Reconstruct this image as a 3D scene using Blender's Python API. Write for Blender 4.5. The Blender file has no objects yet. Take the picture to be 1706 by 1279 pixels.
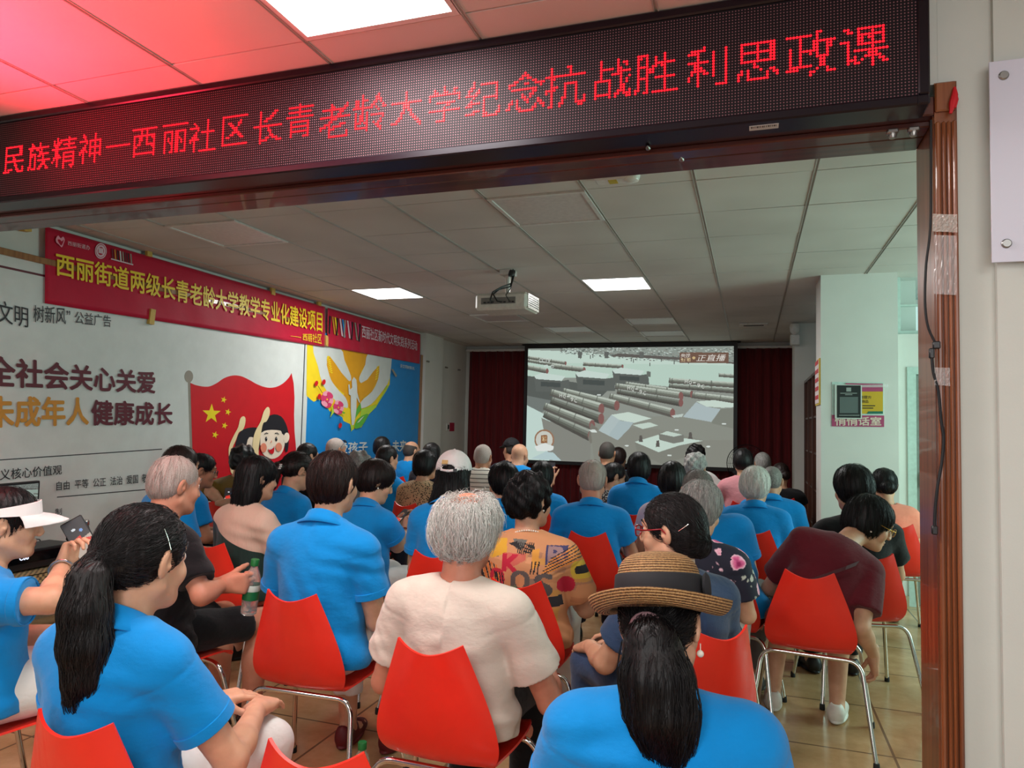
import bpy, math, random
import numpy as np
from mathutils import Vector, Matrix, kdtree

SC = bpy.context.scene
COL = SC.collection
CAMH = 1.42
CEIL = 2.75

# ------------------------------------------------------------------ camera
F_PX, YAW, PITCH, ROLL = 1190.0, 0.3243, 0.0565, 0.0228
_cy, _sy = math.cos(YAW), math.sin(YAW)
_F = np.array([-_sy * math.cos(PITCH), _cy * math.cos(PITCH), math.sin(PITCH)])
_R0 = np.array([_cy, _sy, 0.0])
_U0 = np.cross(_R0, _F)
_R = _R0 * math.cos(ROLL) + _U0 * math.sin(ROLL)
_U = -_R0 * math.sin(ROLL) + _U0 * math.cos(ROLL)
cam_data = bpy.data.cameras.new('camera')
cam = bpy.data.objects.new('camera', cam_data)
COL.objects.link(cam)
cam_data.sensor_width = 36.0
cam_data.lens = 36.0 * F_PX / 1706.0
cam_data.clip_start = 0.05
cam.matrix_world = Matrix(((_R[0], _U[0], -_F[0], 0), (_R[1], _U[1], -_F[1], 0),
                           (_R[2], _U[2], -_F[2], CAMH), (0, 0, 0, 1)))
SC.camera = cam

# ------------------------------------------------------------------ light and exposure
SC.view_settings.view_transform = 'Standard'
SC.view_settings.look = 'None'
SC.view_settings.gamma = 1.0
SC.view_settings.use_curve_mapping = False
SC.view_settings.exposure = 0.0
world = bpy.data.worlds.new('daylight')
SC.world = world
world.use_nodes = True
world.node_tree.nodes['Background'].inputs[0].default_value = (0.80, 0.90, 1.0, 1)
world.node_tree.nodes['Background'].inputs[1].default_value = 0.28


def area_light(name, loc, target, sx, sy, power, color=(1, 1, 1), spread=180):
    l = bpy.data.lights.new(name, 'AREA')
    l.shape = 'RECTANGLE'
    l.size, l.size_y = sx, sy
    l.energy = power
    l.color = color
    l.spread = math.radians(spread)
    o = bpy.data.objects.new(name, l)
    COL.objects.link(o)
    o.location = loc
    d = Vector(target) - Vector(loc)
    o.rotation_euler = d.to_track_quat('-Z', 'Y').to_euler()
    return o


# ceiling panels of the front room behind the photographer, daylight of its entrance
area_light('front_ceiling_panel_light', (-0.6, -0.6, 2.73), (-0.6, -0.6, 0), 0.58, 0.58, 34, (1.0, 0.98, 0.96))
area_light('front_ceiling_panel_light', (-2.9, 0.4, 2.73), (-2.9, 0.4, 0), 0.58, 0.58, 26, (1.0, 0.98, 0.96))
area_light('front_ceiling_panel_light', (1.5, 0.4, 2.73), (1.5, 0.4, 0), 0.58, 0.58, 18, (1.0, 0.98, 0.96))
area_light('entrance_daylight', (0.6, -2.2, 1.9), (-0.3, 1.6, 0.6), 3.0, 1.8, 62, (1.0, 0.99, 0.97))
# window of the right wing, out of the frame, and an added unseen red lamp that reddens the ceiling at the left
area_light('side_window_daylight', (3.3, 5.0, 1.6), (0.4, 5.4, 1.0), 1.8, 1.8, 85, (0.64, 1.0, 0.90))
area_light('added_red_glow', (-2.85, 1.35, 2.05), (-2.45, 1.45, 2.75), 1.3, 0.3, 36, (1.0, 0.02, 0.055), 95)


# ------------------------------------------------------------------ small helpers
def pray(u, v):
    """world direction through a pixel of the 1706 x 1279 photograph (depth 1 along the view axis)"""
    return _F + (u - 853.0) / F_PX * _R - (v - 639.5) / F_PX * _U


def at_depth(u, v, d):
    p = pray(u, v) * d
    return np.array([p[0], p[1], p[2] + CAMH])


def at_x(u, v, x):
    r = pray(u, v)
    r = r * x / r[0]
    return np.array([r[0], r[1], r[2] + CAMH])


def at_y(u, v, y):
    r = pray(u, v)
    r = r * y / r[1]
    return np.array([r[0], r[1], r[2] + CAMH])


def s2l(c):
    return tuple((x / 12.92) if x <= 0.04045 else ((x + 0.055) / 1.055) ** 2.4 for x in c)


def rgb(r, g, b):
    return s2l((r / 255.0, g / 255.0, b / 255.0))


class NT:
    """tiny node-tree helper"""

    def __init__(s, name):
        s.m = bpy.data.materials.new(name)
        s.m.use_nodes = True
        s.t = s.m.node_tree
        s.b = s.t.nodes['Principled BSDF']

    def n(s, typ, **kw):
        nd = s.t.nodes.new(typ)
        for k, v in kw.items():
            if k.startswith('i_'):
                nd.inputs[k[2:].replace('_', ' ')].default_value = v
            else:
                setattr(nd, k, v)
        return nd

    def l(s, a, b):
        s.t.links.new(a, b)

    def obj(s, scale=(1, 1, 1), kind='Object'):
        tc = s.n('ShaderNodeTexCoord')
        mp = s.n('ShaderNodeMapping')
        mp.inputs['Scale'].default_value = scale
        s.l(tc.outputs[kind], mp.inputs[0])
        return mp.outputs[0]

    def ramp(s, fac, stops):
        r = s.n('ShaderNodeValToRGB')
        el = r.color_ramp.elements
        while len(el) < len(stops):
            el.new(0.5)
        for e, (p, c) in zip(el, stops):
            e.position = p
            e.color = (*c, 1) if len(c) == 3 else c
        s.l(fac, r.inputs[0])
        return r.outputs[0]

    def noise(s, vec, scale, detail=3, rough=0.55):
        nd = s.n('ShaderNodeTexNoise')
        nd.inputs['Scale'].default_value = scale
        nd.inputs['Detail'].default_value = detail
        nd.inputs['Roughness'].default_value = rough
        if vec is not None:
            s.l(vec, nd.inputs['Vector'])
        return nd.outputs['Fac']

    def bump(s, h, strength=0.3, dist=0.01):
        b = s.n('ShaderNodeBump')
        b.inputs['Strength'].default_value = strength
        b.inputs['Distance'].default_value = dist
        s.l(h, b.inputs['Height'])
        s.l(b.outputs[0], s.b.inputs['Normal'])

    def set(s, **kw):
        names = dict(color='Base Color', rough='Roughness', metal='Metallic', spec='Specular IOR Level', trans='Transmission Weight',
                     ior='IOR', alpha='Alpha', emit='Emission Color', estr='Emission Strength', sheen='Sheen Weight', coat='Coat Weight', sss='Subsurface Weight')
        for k, v in kw.items():
            if k in ('color', 'emit'):
                v = (*v, 1) if len(v) == 3 else v
            s.b.inputs[names[k]].default_value = v
        return s


def plain(name, col, rough=0.5, var=0.08, scale=30, bump=0.0, bscale=200, **kw):
    """principled material with a little noise in tone and relief"""
    t = NT(name)
    t.set(color=col, rough=rough, **kw)
    vec = t.obj()
    f = t.noise(vec, scale)
    lo = tuple(max(0, c * (1 - var)) for c in col)
    hi = tuple(min(1, c * (1 + var)) for c in col)
    t.l(t.ramp(f, [(0.3, lo), (0.7, hi)]), t.b.inputs['Base Color'])
    if bump:
        t.bump(t.noise(vec, bscale, 2), bump, 0.004)
    return t.m


def emitter(name, col, strength):
    t = NT(name)
    t.set(color=(0, 0, 0), emit=col, estr=strength, rough=0.4)
    return t.m


def tag(o, label=None, cat=None, group=None, kind=None):
    if label:
        o['label'] = label
    if cat:
        o['category'] = cat
    if group:
        o['group'] = group
    if kind:
        o['kind'] = kind
    return o


def empty(name, loc=(0, 0, 0), rz=0.0):
    o = bpy.data.objects.new(name, None)
    o.empty_display_size = 0.1
    COL.objects.link(o)
    o.location = tuple(float(x) for x in loc)
    o.rotation_euler = (0, 0, rz)
    return o


def link(name, me, parent=None):
    o = bpy.data.objects.new(name, me)
    COL.objects.link(o)
    if parent is not None:
        o.parent = parent
    return o


class MB:
    """collects simple shapes with a material slot each, links them as one mesh object"""

    def __init__(s):
        s.v, s.f, s.mi, s.sm = [], [], [], []

    def raw(s, V, Fc, mi=0, smooth=False):
        b = len(s.v)
        s.v.extend([tuple(float(c) for c in p) for p in V])
        for f in Fc:
            s.f.append(tuple(b + int(i) for i in f))
            s.mi.append(mi)
            s.sm.append(smooth)

    def box(s, lo, hi, mi=0, M=None, bev=0.0):
        lo = np.array(lo, float)
        hi = np.array(hi, float)
        if bev > 0:
            bev = min(bev, 0.45 * float((hi - lo).min()))
            V, idx = [], {}
            for ax in range(3):
                for sx in (0, 1):
                    for sy in (0, 1):
                        for sz in (0, 1):
                            sg = (sx, sy, sz)
                            p = [hi[i] if sg[i] else lo[i] for i in range(3)]
                            for j in range(3):
                                if j != ax:
                                    p[j] += -bev if sg[j] else bev
                            idx[(ax, sg)] = len(V)
                            V.append(p)
            Fc = []
            for ax in range(3):
                a, b = [i for i in range(3) if i != ax]
                for sd in (0, 1):
                    q = []
                    for (p, r) in ((0, 0), (1, 0), (1, 1), (0, 1)):
                        sg = [0, 0, 0]
                        sg[ax], sg[a], sg[b] = sd, p, r
                        q.append(idx[(ax, tuple(sg))])
                    flip = (sd == 0) ^ (ax == 1)
                    Fc.append(q[::-1] if flip else q)
            for ax in range(3):  # edges parallel to ax
                a, b = [i for i in range(3) if i != ax]
                for sa in (0, 1):
                    for sb in (0, 1):
                        q = []
                        for (fa, e) in ((a, 0), (a, 1), (b, 1), (b, 0)):
                            sg = [0, 0, 0]
                            sg[ax], sg[a], sg[b] = e, sa, sb
                            q.append(idx[(fa, tuple(sg))])
                        Fc.append(q)
            for sx in (0, 1):
                for sy in (0, 1):
                    for sz in (0, 1):
                        Fc.append([idx[(k, (sx, sy, sz))] for k in range(3)])
            c = (lo + hi) / 2
            Va = np.array(V)
            F2 = []
            for f in Fc:
                p = Va[list(f)]
                nn = np.cross(p[1] - p[0], p[2] - p[0])
                F2.append(f if np.dot(nn, p.mean(0) - c) > 0 else f[::-1])
            Fc = F2
        else:
            V = [(x, y, z) for x in (lo[0], hi[0]) for y in (lo[1], hi[1]) for z in (lo[2], hi[2])]
            Fc = [(0, 1, 3, 2), (4, 6, 7, 5), (0, 4, 5, 1), (2, 3, 7, 6), (0, 2, 6, 4), (1, 5, 7, 3)]
        if M is not None:
            V = [tuple(M @ Vector(p)) for p in V]
        s.raw(V, Fc, mi)
        return s

    def tube(s, pts, r, mi=0, seg=10, cap=True, closed=False):
        P = np.array(pts, float)
        n = len(P)
        R = np.full(n, r) if np.isscalar(r) else np.array(r, float)
        T = np.zeros_like(P)
        for i in range(n):
            a, b = (P[(i - 1) % n], P[(i + 1) % n]) if closed else (P[max(i - 1, 0)], P[min(i + 1, n - 1)])
            T[i] = (b - a) / max(np.linalg.norm(b - a), 1e-9)
        up = np.array([0, 0, 1.0]) if abs(T[0][2]) < 0.9 else np.array([1.0, 0, 0])
        x = np.cross(up, T[0])
        x /= np.linalg.norm(x)
        V = []
        for i in range(n):
            x = x - T[i] * np.dot(x, T[i])
            x /= np.linalg.norm(x)
            y = np.cross(T[i], x)
            for k in range(seg):
                a = 2 * math.pi * k / seg
                V.append(P[i] + R[i] * (math.cos(a) * x + math.sin(a) * y))
        Fc = []
        m = n if closed else n - 1
        for i in range(m):
            for k in range(seg):
                a, b = i * seg + k, i * seg + (k + 1) % seg
                j = ((i + 1) % n) * seg
                Fc.append((a, b, j + (k + 1) % seg, j + k))
        if cap and not closed:
            Fc.append(tuple(range(seg))[::-1])
            Fc.append(tuple((n - 1) * seg + k for k in range(seg)))
        s.raw(V, Fc, mi, True)
        return s

    def lathe(s, prof, mi=0, seg=24, M=None, closed_ends=True):
        """profile of (radius, height), turned about z"""
        V, Fc = [], []
        n = len(prof)
        for (r, z) in prof:
            for k in range(seg):
                a = 2 * math.pi * k / seg
                V.append((r * math.cos(a), r * math.sin(a), z))
        for i in range(n - 1):
            for k in range(seg):
                Fc.append((i * seg + k, i * seg + (k + 1) % seg, (i + 1) * seg + (k + 1) % seg, (i + 1) * seg + k))
        if closed_ends:
            Fc.append(tuple(range(seg))[::-1])
            Fc.append(tuple((n - 1) * seg + k for k in range(seg)))
        if M is not None:
            V = [tuple(M @ Vector(p)) for p in V]
        s.raw(V, Fc, mi, True)
        return s

    def build(s, name, mats, parent=None, auto=True):
        me = bpy.data.meshes.new(name)
        me.from_pydata(s.v, [], s.f)
        for m in (mats if isinstance(mats, (list, tuple)) else [mats]):
            me.materials.append(m)
        me.polygons.foreach_set('material_index', s.mi)
        me.polygons.foreach_set('use_smooth', s.sm)
        me.update()
        if auto and any(s.sm):
            try:
                me.set_sharp_from_angle(angle=math.radians(40))
            except Exception:
                pass
        return link(name, me, parent)


def np_mesh(name, V, Q, mats, mi=None, smooth=True):
    """mesh from numpy quads or triangles"""
    me = bpy.data.meshes.new(name)
    V = np.asarray(V, np.float32)
    Q = np.asarray(Q, np.int32)
    k = Q.shape[1]
    me.vertices.add(len(V))
    me.vertices.foreach_set('co', V.ravel())
    me.loops.add(Q.size)
    me.loops.foreach_set('vertex_index', Q.ravel())
    me.polygons.add(len(Q))
    me.polygons.foreach_set('loop_start', np.arange(0, Q.size, k, dtype=np.int32))
    me.polygons.foreach_set('loop_total', np.full(len(Q), k, np.int32))
    me.polygons.foreach_set('use_smooth', np.full(len(Q), smooth))
    for m in (mats if isinstance(mats, (list, tuple)) else [mats]):
        me.materials.append(m)
    if mi is not None:
        me.polygons.foreach_set('material_index', np.asarray(mi, np.int32))
    me.update(calc_edges=True)
    me.validate()
    return me


# ------------------------------------------------------------------ lettering
_glyphs = {}


def glyph(text, off=0.0, shear=0.0):
    key = (text, off, shear)
    if key not in _glyphs:
        c = bpy.data.curves.new('lettering', 'FONT')
        c.body = text
        c.size = 1.0
        c.offset = off
        c.shear = shear
        c.resolution_u = 3
        o = bpy.data.objects.new('lettering', c)
        COL.objects.link(o)
        dg = bpy.context.evaluated_depsgraph_get()
        me = bpy.data.meshes.new_from_object(o.evaluated_get(dg))
        me.calc_loop_triangles()
        V = np.array([v.co[:2] for v in me.vertices])
        T = np.array([t.vertices[:] for t in me.loop_triangles])
        bpy.data.objects.remove(o)
        bpy.data.curves.remove(c)
        bpy.data.meshes.remove(me)
        lo, hi = V.min(0), V.max(0)
        _glyphs[key] = ((V - lo) / (hi - lo), T)
    return _glyphs[key]


def text_on(name, text, place, mat, parent=None, off=0.0, shear=0.0):
    """lettering mesh; place(s, t) gives the point for s, t in 0..1 of the text's box; off thickens the strokes (share of the letter height)"""
    V, T = glyph(text, 0.0, shear)
    p0, px_, py_ = np.array(place(0, 0)), np.array(place(1, 0)), np.array(place(0, 1))
    wd, ht = np.linalg.norm(px_ - p0), np.linalg.norm(py_ - p0)
    nn = np.cross(px_ - p0, py_ - p0)
    nn = nn / np.linalg.norm(nn)
    e = max(off - .004, 0)
    sh = [(0, 0)] if e == 0 else [(0, 0), (-e, 0), (e, 0), (0, e), (0, -e), (e * .7, e * .7), (-e * .7, e * .7), (e * .7, -e * .7), (-e * .7, -e * .7)]
    P, Q, b = [], [], 0
    for k, (a, c) in enumerate(sh):
        P += [np.array(place(s + a * ht / wd, t + c)) + nn * .00003 * k for s, t in V]
        Q.append(T + b)
        b += len(V)
    return link(name, np_mesh(name, P, np.concatenate(Q), mat, smooth=False), parent)


def quad_place(tl, tr, br, bl):
    tl, tr, br, bl = [np.array(p, float) for p in (tl, tr, br, bl)]
    return lambda s, t: (bl * (1 - s) + br * s) * (1 - t) + (tl * (1 - s) + tr * s) * t


class Canvas:
    """small painted picture for prints and screens, used as vertex colours of a fine grid"""

    def __init__(s, w, h, col):
        s.w, s.h = w, h
        s.a = np.zeros((h, w, 3), np.float32)
        s.a[:] = np.array(col, np.float32) / 255

    def _tri(s, P, col, al):
        x0, y0 = np.floor(P.min(0)).astype(int)
        x1, y1 = np.ceil(P.max(0)).astype(int) + 1
        x0, y0, x1, y1 = max(x0, 0), max(y0, 0), min(x1, s.w), min(y1, s.h)
        if x1 <= x0 or y1 <= y0:
            return
        X, Y = np.meshgrid(np.arange(x0, x1) + .5, np.arange(y0, y1) + .5)

        def e(p, q):
            return (q[0] - p[0]) * (Y - p[1]) - (q[1] - p[1]) * (X - p[0])
        A, B, C = e(P[0], P[1]), e(P[1], P[2]), e(P[2], P[0])
        m = ((A >= 0) & (B >= 0) & (C >= 0)) | ((A <= 0) & (B <= 0) & (C <= 0))
        r = s.a[y0:y1, x0:x1]
        r[m] = r[m] * (1 - al) + np.array(col, np.float32) / 255 * al

    def poly(s, pts, col, al=1.0):
        """even-odd fill, points in 0..1 (y down)"""
        P = np.array(pts, float) * [s.w, s.h]
        x0, y0 = np.maximum(np.floor(P.min(0)).astype(int), 0)
        x1, y1 = np.minimum(np.ceil(P.max(0)).astype(int) + 1, [s.w, s.h])
        if x1 <= x0 or y1 <= y0:
            return
        X, Y = np.meshgrid(np.arange(x0, x1) + .5, np.arange(y0, y1) + .5)
        m = np.zeros(X.shape, bool)
        for i in range(len(P)):
            a, b = P[i], P[(i + 1) % len(P)]
            if a[1] == b[1]:
                continue
            c = ((a[1] > Y) != (b[1] > Y)) & (X < (b[0] - a[0]) * (Y - a[1]) / (b[1] - a[1]) + a[0])
            m ^= c
        r = s.a[y0:y1, x0:x1]
        r[m] = r[m] * (1 - al) + np.array(col, np.float32) / 255 * al

    def ell(s, c, r, col, al=1.0, rot=0.0):
        t = np.linspace(0, 2 * math.pi, 28)[:-1]
        x, y = np.cos(t) * r[0], np.sin(t) * r[1]
        s.poly(np.stack([c[0] + x * math.cos(rot) - y * math.sin(rot), c[1] + x * math.sin(rot) + y * math.cos(rot)], -1), col, al)

    def text(s, t, x0, y0, x1, y1, col, off=0.0, shear=0.0, al=1.0):
        off = 0.0
        V, T = glyph(t, off, shear)
        P = np.stack([(x0 + (x1 - x0) * V[:, 0]) * s.w, (y1 + (y0 - y1) * V[:, 1]) * s.h], -1)
        for tr in T:
            s._tri(P[tr], col, al)

    def lin(s):
        a = s.a.clip(0, 1)
        return np.where(a <= .04045, a / 12.92, ((a + .055) / 1.055) ** 2.4)

    def grid(s, name, place, mat, parent=None):
        S, T = np.meshgrid((np.arange(s.w + 1)) / s.w, 1 - (np.arange(s.h + 1)) / s.h)
        V = place(S[..., None], T[..., None]).reshape(-1, 3)
        i = np.arange(s.h)[:, None] * (s.w + 1) + np.arange(s.w)[None]
        Q = np.stack([i, i + s.w + 1, i + s.w + 2, i + 1], -1).reshape(-1, 4)
        me = np_mesh(name, V, Q, mat, smooth=False)
        at = me.color_attributes.new('print', 'FLOAT_COLOR', 'CORNER')
        c = np.ones((s.h * s.w, 4, 4), np.float32)
        c[..., :3] = s.lin().reshape(-1, 1, 3)
        at.data.foreach_set('color', c.ravel())
        return link(name, me, parent)


def printed(name, rough=0.5, emit=0.0, attr='print', bump=0):
    t = NT(name)
    a = t.n('ShaderNodeVertexColor', layer_name=attr)
    t.set(rough=rough)
    if emit:
        t.set(color=(0.05, 0.05, 0.05))
        t.l(a.outputs[0], t.b.inputs['Emission Color'])
        t.b.inputs['Emission Strength'].default_value = emit
    else:
        t.l(a.outputs[0], t.b.inputs['Base Color'])
    if bump:
        t.bump(t.noise(t.obj(), 300), bump, 0.003)
    return t.m


def dot_rows(ch, n=16, ss=8):
    """a character as n x n lamps: coverage of its outline over a grid, at the offset that falls on the grid best"""
    c = bpy.data.curves.new('lettering', 'FONT')
    c.body = ch
    o = bpy.data.objects.new('lettering', c)
    COL.objects.link(o)
    me = bpy.data.meshes.new_from_object(o.evaluated_get(bpy.context.evaluated_depsgraph_get()))
    me.calc_loop_triangles()
    V = np.array([v.co[:2] for v in me.vertices])
    T = [t.vertices[:] for t in me.loop_triangles]
    bpy.data.objects.remove(o)
    mid = (V.min(0) + V.max(0)) / 2
    if V[:, 1].max() - V[:, 1].min() < .2:
        mid = np.array([.5, .38])
    best = None
    for sc in (1.0, 1.05):
        N = int(n * ss * 1.25)
        m = (N - n * ss) // 2
        P = (V - mid) / sc * n * ss + N / 2
        img = np.zeros((N, N), bool)
        for tr in T:
            a, b, d = P[list(tr)]
            lo = np.floor(np.minimum(np.minimum(a, b), d)).astype(int).clip(0, N - 1)
            hi = np.ceil(np.maximum(np.maximum(a, b), d)).astype(int).clip(0, N - 1) + 1
            X, Y = np.meshgrid(np.arange(lo[0], hi[0]) + .5, np.arange(lo[1], hi[1]) + .5)

            def e(p, q):
                return (q[0] - p[0]) * (Y - p[1]) - (q[1] - p[1]) * (X - p[0])
            A, B, D = e(a, b), e(b, d), e(d, a)
            img[lo[1]:hi[1], lo[0]:hi[0]] |= ((A >= 0) & (B >= 0) & (D >= 0)) | ((A <= 0) & (B <= 0) & (D <= 0))
        for dx in range(-7, 8, 2):
            for dy in range(-7, 8, 2):
                k = img[m + dy:m + dy + n * ss, m + dx:m + dx + n * ss].reshape(n, ss, n, ss).mean((1, 3))[::-1]
                q = k > .42
                s = np.abs(k - .42).mean() - .3 * (q[1:, 1:] & q[:-1, 1:] & q[1:, :-1] & q[:-1, :-1]).mean()
                if best is None or s > best[0]:
                    best = (s, q)
    return best[1]


# ------------------------------------------------------------------ distance-field modelling for bodies, hair and cloth
def _n(v):
    v = np.array(v, float)
    return v / max(np.linalg.norm(v), 1e-9)


def Rz(a):
    c, s = math.cos(a), math.sin(a)
    return np.array([[c, -s, 0], [s, c, 0], [0, 0, 1.0]])


def Rx(a):
    c, s = math.cos(a), math.sin(a)
    return np.array([[1.0, 0, 0], [0, c, -s], [0, s, c]])


def Ry(a):
    c, s = math.cos(a), math.sin(a)
    return np.array([[c, 0, s], [0, 1.0, 0], [-s, 0, c]])


def cap(a, b, r1, r2=None, flat=False):
    a, b = np.array(a, float), np.array(b, float)
    r2 = r1 if r2 is None else r2
    d = b - a
    L2 = max(float(d @ d), 1e-9)
    L = math.sqrt(L2)

    def f(x, y, z):
        x, y, z = x - a[0], y - a[1], z - a[2]
        t0 = (x * d[0] + y * d[1] + z * d[2]) / L2
        t = t0.clip(0, 1)
        q = np.sqrt((x - t * d[0]) ** 2 + (y - t * d[1]) ** 2 + (z - t * d[2]) ** 2) - (r1 + (r2 - r1) * t)
        if flat:
            q = np.maximum(q, (t0 - 1) * L)
        return q
    m = max(r1, r2)
    return f, np.minimum(a, b) - m, np.maximum(a, b) + m


def ell(c, r, R=None):
    c, r = np.array(c, float), np.array(r, float)

    def f(x, y, z):
        x, y, z = x - c[0], y - c[1], z - c[2]
        if R is not None:
            x, y, z = (x * R[0, 0] + y * R[1, 0] + z * R[2, 0], x * R[0, 1] + y * R[1, 1] + z * R[2, 1], x * R[0, 2] + y * R[1, 2] + z * R[2, 2])
        k0 = np.sqrt((x / r[0]) ** 2 + (y / r[1]) ** 2 + (z / r[2]) ** 2)
        k1 = np.sqrt((x / r[0] ** 2) ** 2 + (y / r[1] ** 2) ** 2 + (z / r[2] ** 2) ** 2)
        return k0 * (k0 - 1) / np.maximum(k1, 1e-6)
    if R is None:
        e = r
    else:
        e = np.sqrt(((R * r[None, :]) ** 2).sum(1))
    return f, c - e, c + e


def half(p, n):
    p, n = np.array(p, float), _n(n)

    def f(x, y, z):
        return (x - p[0]) * n[0] + (y - p[1]) * n[1] + (z - p[2]) * n[2]
    return f, None, None


def nets(D, lo, h):
    S = D < 0
    n = np.array(D.shape)
    cnt = np.zeros(n - 1, np.int8)
    offs = [(i, j, k) for i in (0, 1) for j in (0, 1) for k in (0, 1)]
    for o in offs:
        cnt += S[o[0]:n[0] - 1 + o[0], o[1]:n[1] - 1 + o[1], o[2]:n[2] - 1 + o[2]]
    act = (cnt > 0) & (cnt < 8)
    ii = np.argwhere(act)
    idx = np.full(act.shape, -1, np.int32)
    idx[act] = np.arange(len(ii))
    cv = {o: D[ii[:, 0] + o[0], ii[:, 1] + o[1], ii[:, 2] + o[2]] for o in offs}
    acc = np.zeros((len(ii), 3))
    num = np.zeros(len(ii))
    for o in offs:
        for ax in range(3):
            if o[ax] == 0:
                q = list(o)
                q[ax] = 1
                a, b = cv[o], cv[tuple(q)]
                m = (a < 0) != (b < 0)
                t = np.where(m, a / np.where(m, a - b, 1), 0)
                acc += np.where(m[:, None], np.array(o, float), 0)
                acc[:, ax] += np.where(m, t, 0)
                num += m
    V = np.array(lo) + h * (ii + acc / np.maximum(num, 1)[:, None])
    Q = []
    for ax in range(3):
        b, c = (ax + 1) % 3, (ax + 2) % 3
        sl0 = [slice(1, n[i] - 1) for i in range(3)]
        sl1 = list(sl0)
        sl0[ax] = slice(0, n[ax] - 1)
        sl1[ax] = slice(1, n[ax])
        s0, s1 = S[tuple(sl0)], S[tuple(sl1)]
        e = np.argwhere(s0 != s1)
        if not len(e):
            continue
        inside = s0[tuple(e.T)]
        g = e + 1
        g[:, ax] -= 1
        cells = []
        for (db, dc) in ((-1, -1), (0, -1), (0, 0), (-1, 0)):
            q = g.copy()
            q[:, b] += db
            q[:, c] += dc
            cells.append(idx[q[:, 0], q[:, 1], q[:, 2]])
        q = np.stack(cells, -1)
        q[~inside] = q[~inside][:, ::-1]
        Q.append(q)
    Q = np.concatenate(Q) if Q else np.zeros((0, 4), np.int32)
    return V, Q[(Q >= 0).all(1)]


def sculpt(prog, h, disp=None, lo=None, hi=None):
    """prog: list of (op, primitive, blend); op is '+', '-' or '&'"""
    L = [p[1] for p in prog if p[0] == '+']
    if lo is None:
        lo = np.min([p[1] for p in L], 0) - 3 * h
        hi = np.max([p[2] for p in L], 0) + 3 * h
    lo, hi = np.array(lo, float), np.array(hi, float)
    n = np.ceil((hi - lo) / h).astype(int) + 1
    D = np.full(n, 0.4, np.float32)
    ax = [(lo[i] + h * np.arange(n[i])).astype(np.float32) for i in range(3)]
    for op, (f, pl, ph), k in prog:
        if pl is None:
            a, b = np.zeros(3, int), n
        else:
            m = k + 3 * h
            a = np.clip(np.floor((pl - m - lo) / h).astype(int), 0, n)
            b = np.clip(np.ceil((ph + m - lo) / h).astype(int) + 1, 0, n)
            if (b <= a).any():
                continue
        sl = tuple(slice(a[i], b[i]) for i in range(3))
        d = f(ax[0][a[0]:b[0]][:, None, None], ax[1][a[1]:b[1]][None, :, None], ax[2][a[2]:b[2]][None, None, :])
        C = D[sl]
        if op == '+':
            if k > 0:
                q = np.maximum(k - np.abs(C - d), 0) / k
                D[sl] = np.minimum(C, d) - q * q * k * .25
            else:
                D[sl] = np.minimum(C, d)
        else:
            e = -d if op == '-' else d
            if k > 0:
                q = np.maximum(k - np.abs(C - e), 0) / k
                D[sl] = np.maximum(C, e) + q * q * k * .25
            else:
                D[sl] = np.maximum(C, e)
    if disp is not None:
        D += disp(ax[0][:, None, None], ax[1][None, :, None], ax[2][None, None, :])
    return nets(D, lo, h)


def vnormals(V, Q):
    N = np.zeros_like(V)
    fn = np.cross(V[Q[:, 2]] - V[Q[:, 0]], V[Q[:, 3]] - V[Q[:, 1]])
    for k in range(4):
        np.add.at(N, Q[:, k], fn)
    return N / np.maximum(np.linalg.norm(N, axis=1), 1e-9)[:, None]


def joinm(parts):
    """[(V, Q, material index or None)] -> V, Q, mi"""
    V, Q, M, b = [], [], [], 0
    for v, q, m in parts:
        V.append(v)
        Q.append(q + b)
        M.append(np.full(len(q), m) if np.isscalar(m) else m)
        b += len(v)
    return np.concatenate(V), np.concatenate(Q), np.concatenate(M)


# ------------------------------------------------------------------ hands
def hand_prog(curl=(25, 35, 25), spread=4, thumb=(35, 20), grip=0.0):
    """right hand: wrist at the origin, fingers along +y, palm facing -z, thumb on -x"""
    P = []
    xs = [-0.030, -0.010, 0.010, 0.028]
    ln = [0.072, 0.080, 0.074, 0.058]
    rr = [0.0092, 0.0095, 0.0090, 0.0080]
    for i, x in enumerate(xs):
        P.append(('+', cap((x * .55, 0.0, 0), (x, 0.082 - abs(i - 1.2) * .004, 0.002), 0.0150, 0.0125), 0.014))
    P.append(('+', ell((0, .045, -.004), (.036, .048, .014)), 0.012))
    P.append(('+', ell((-.024, .03, -.008), (.018, .032, .015)), 0.012))
    P.append(('+', cap((0, -.04, 0), (0, .01, 0), .0235, .022), 0.02))
    for i, x in enumerate(xs):
        p = np.array([x, 0.084 - abs(i - 1.2) * .004, 0.002])
        a, sp = 0.0, math.radians((i - 1.4) * spread)
        for s, fr in enumerate((.45, .31, .26)):
            a += math.radians(curl[s] * (1 + .12 * i))
            d = np.array([math.sin(sp) * math.cos(a), math.cos(sp) * math.cos(a), -math.sin(a)])
            q = p + d * ln[i] * fr
            P.append(('+', cap(p, q, rr[i] * (1 - .07 * s), rr[i] * (.93 - .09 * s)), 0.004))
            p = q
    p = np.array([-.030, .022, -.006])
    a1, a2 = math.radians(thumb[0]), math.radians(thumb[1])
    for s, l in enumerate((.036, .031, .026)):
        d = np.array([-math.sin(a1) * math.cos(a2), math.cos(a1) * math.cos(a2), -math.sin(a2)])
        q = p + d * l
        P.append(('+', cap(p, q, .0125 - .0014 * s, .0112 - .0016 * s), 0.006))
        p = q
        a1 *= .72
        a2 *= 1.15
    return P


_hands = {}


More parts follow.
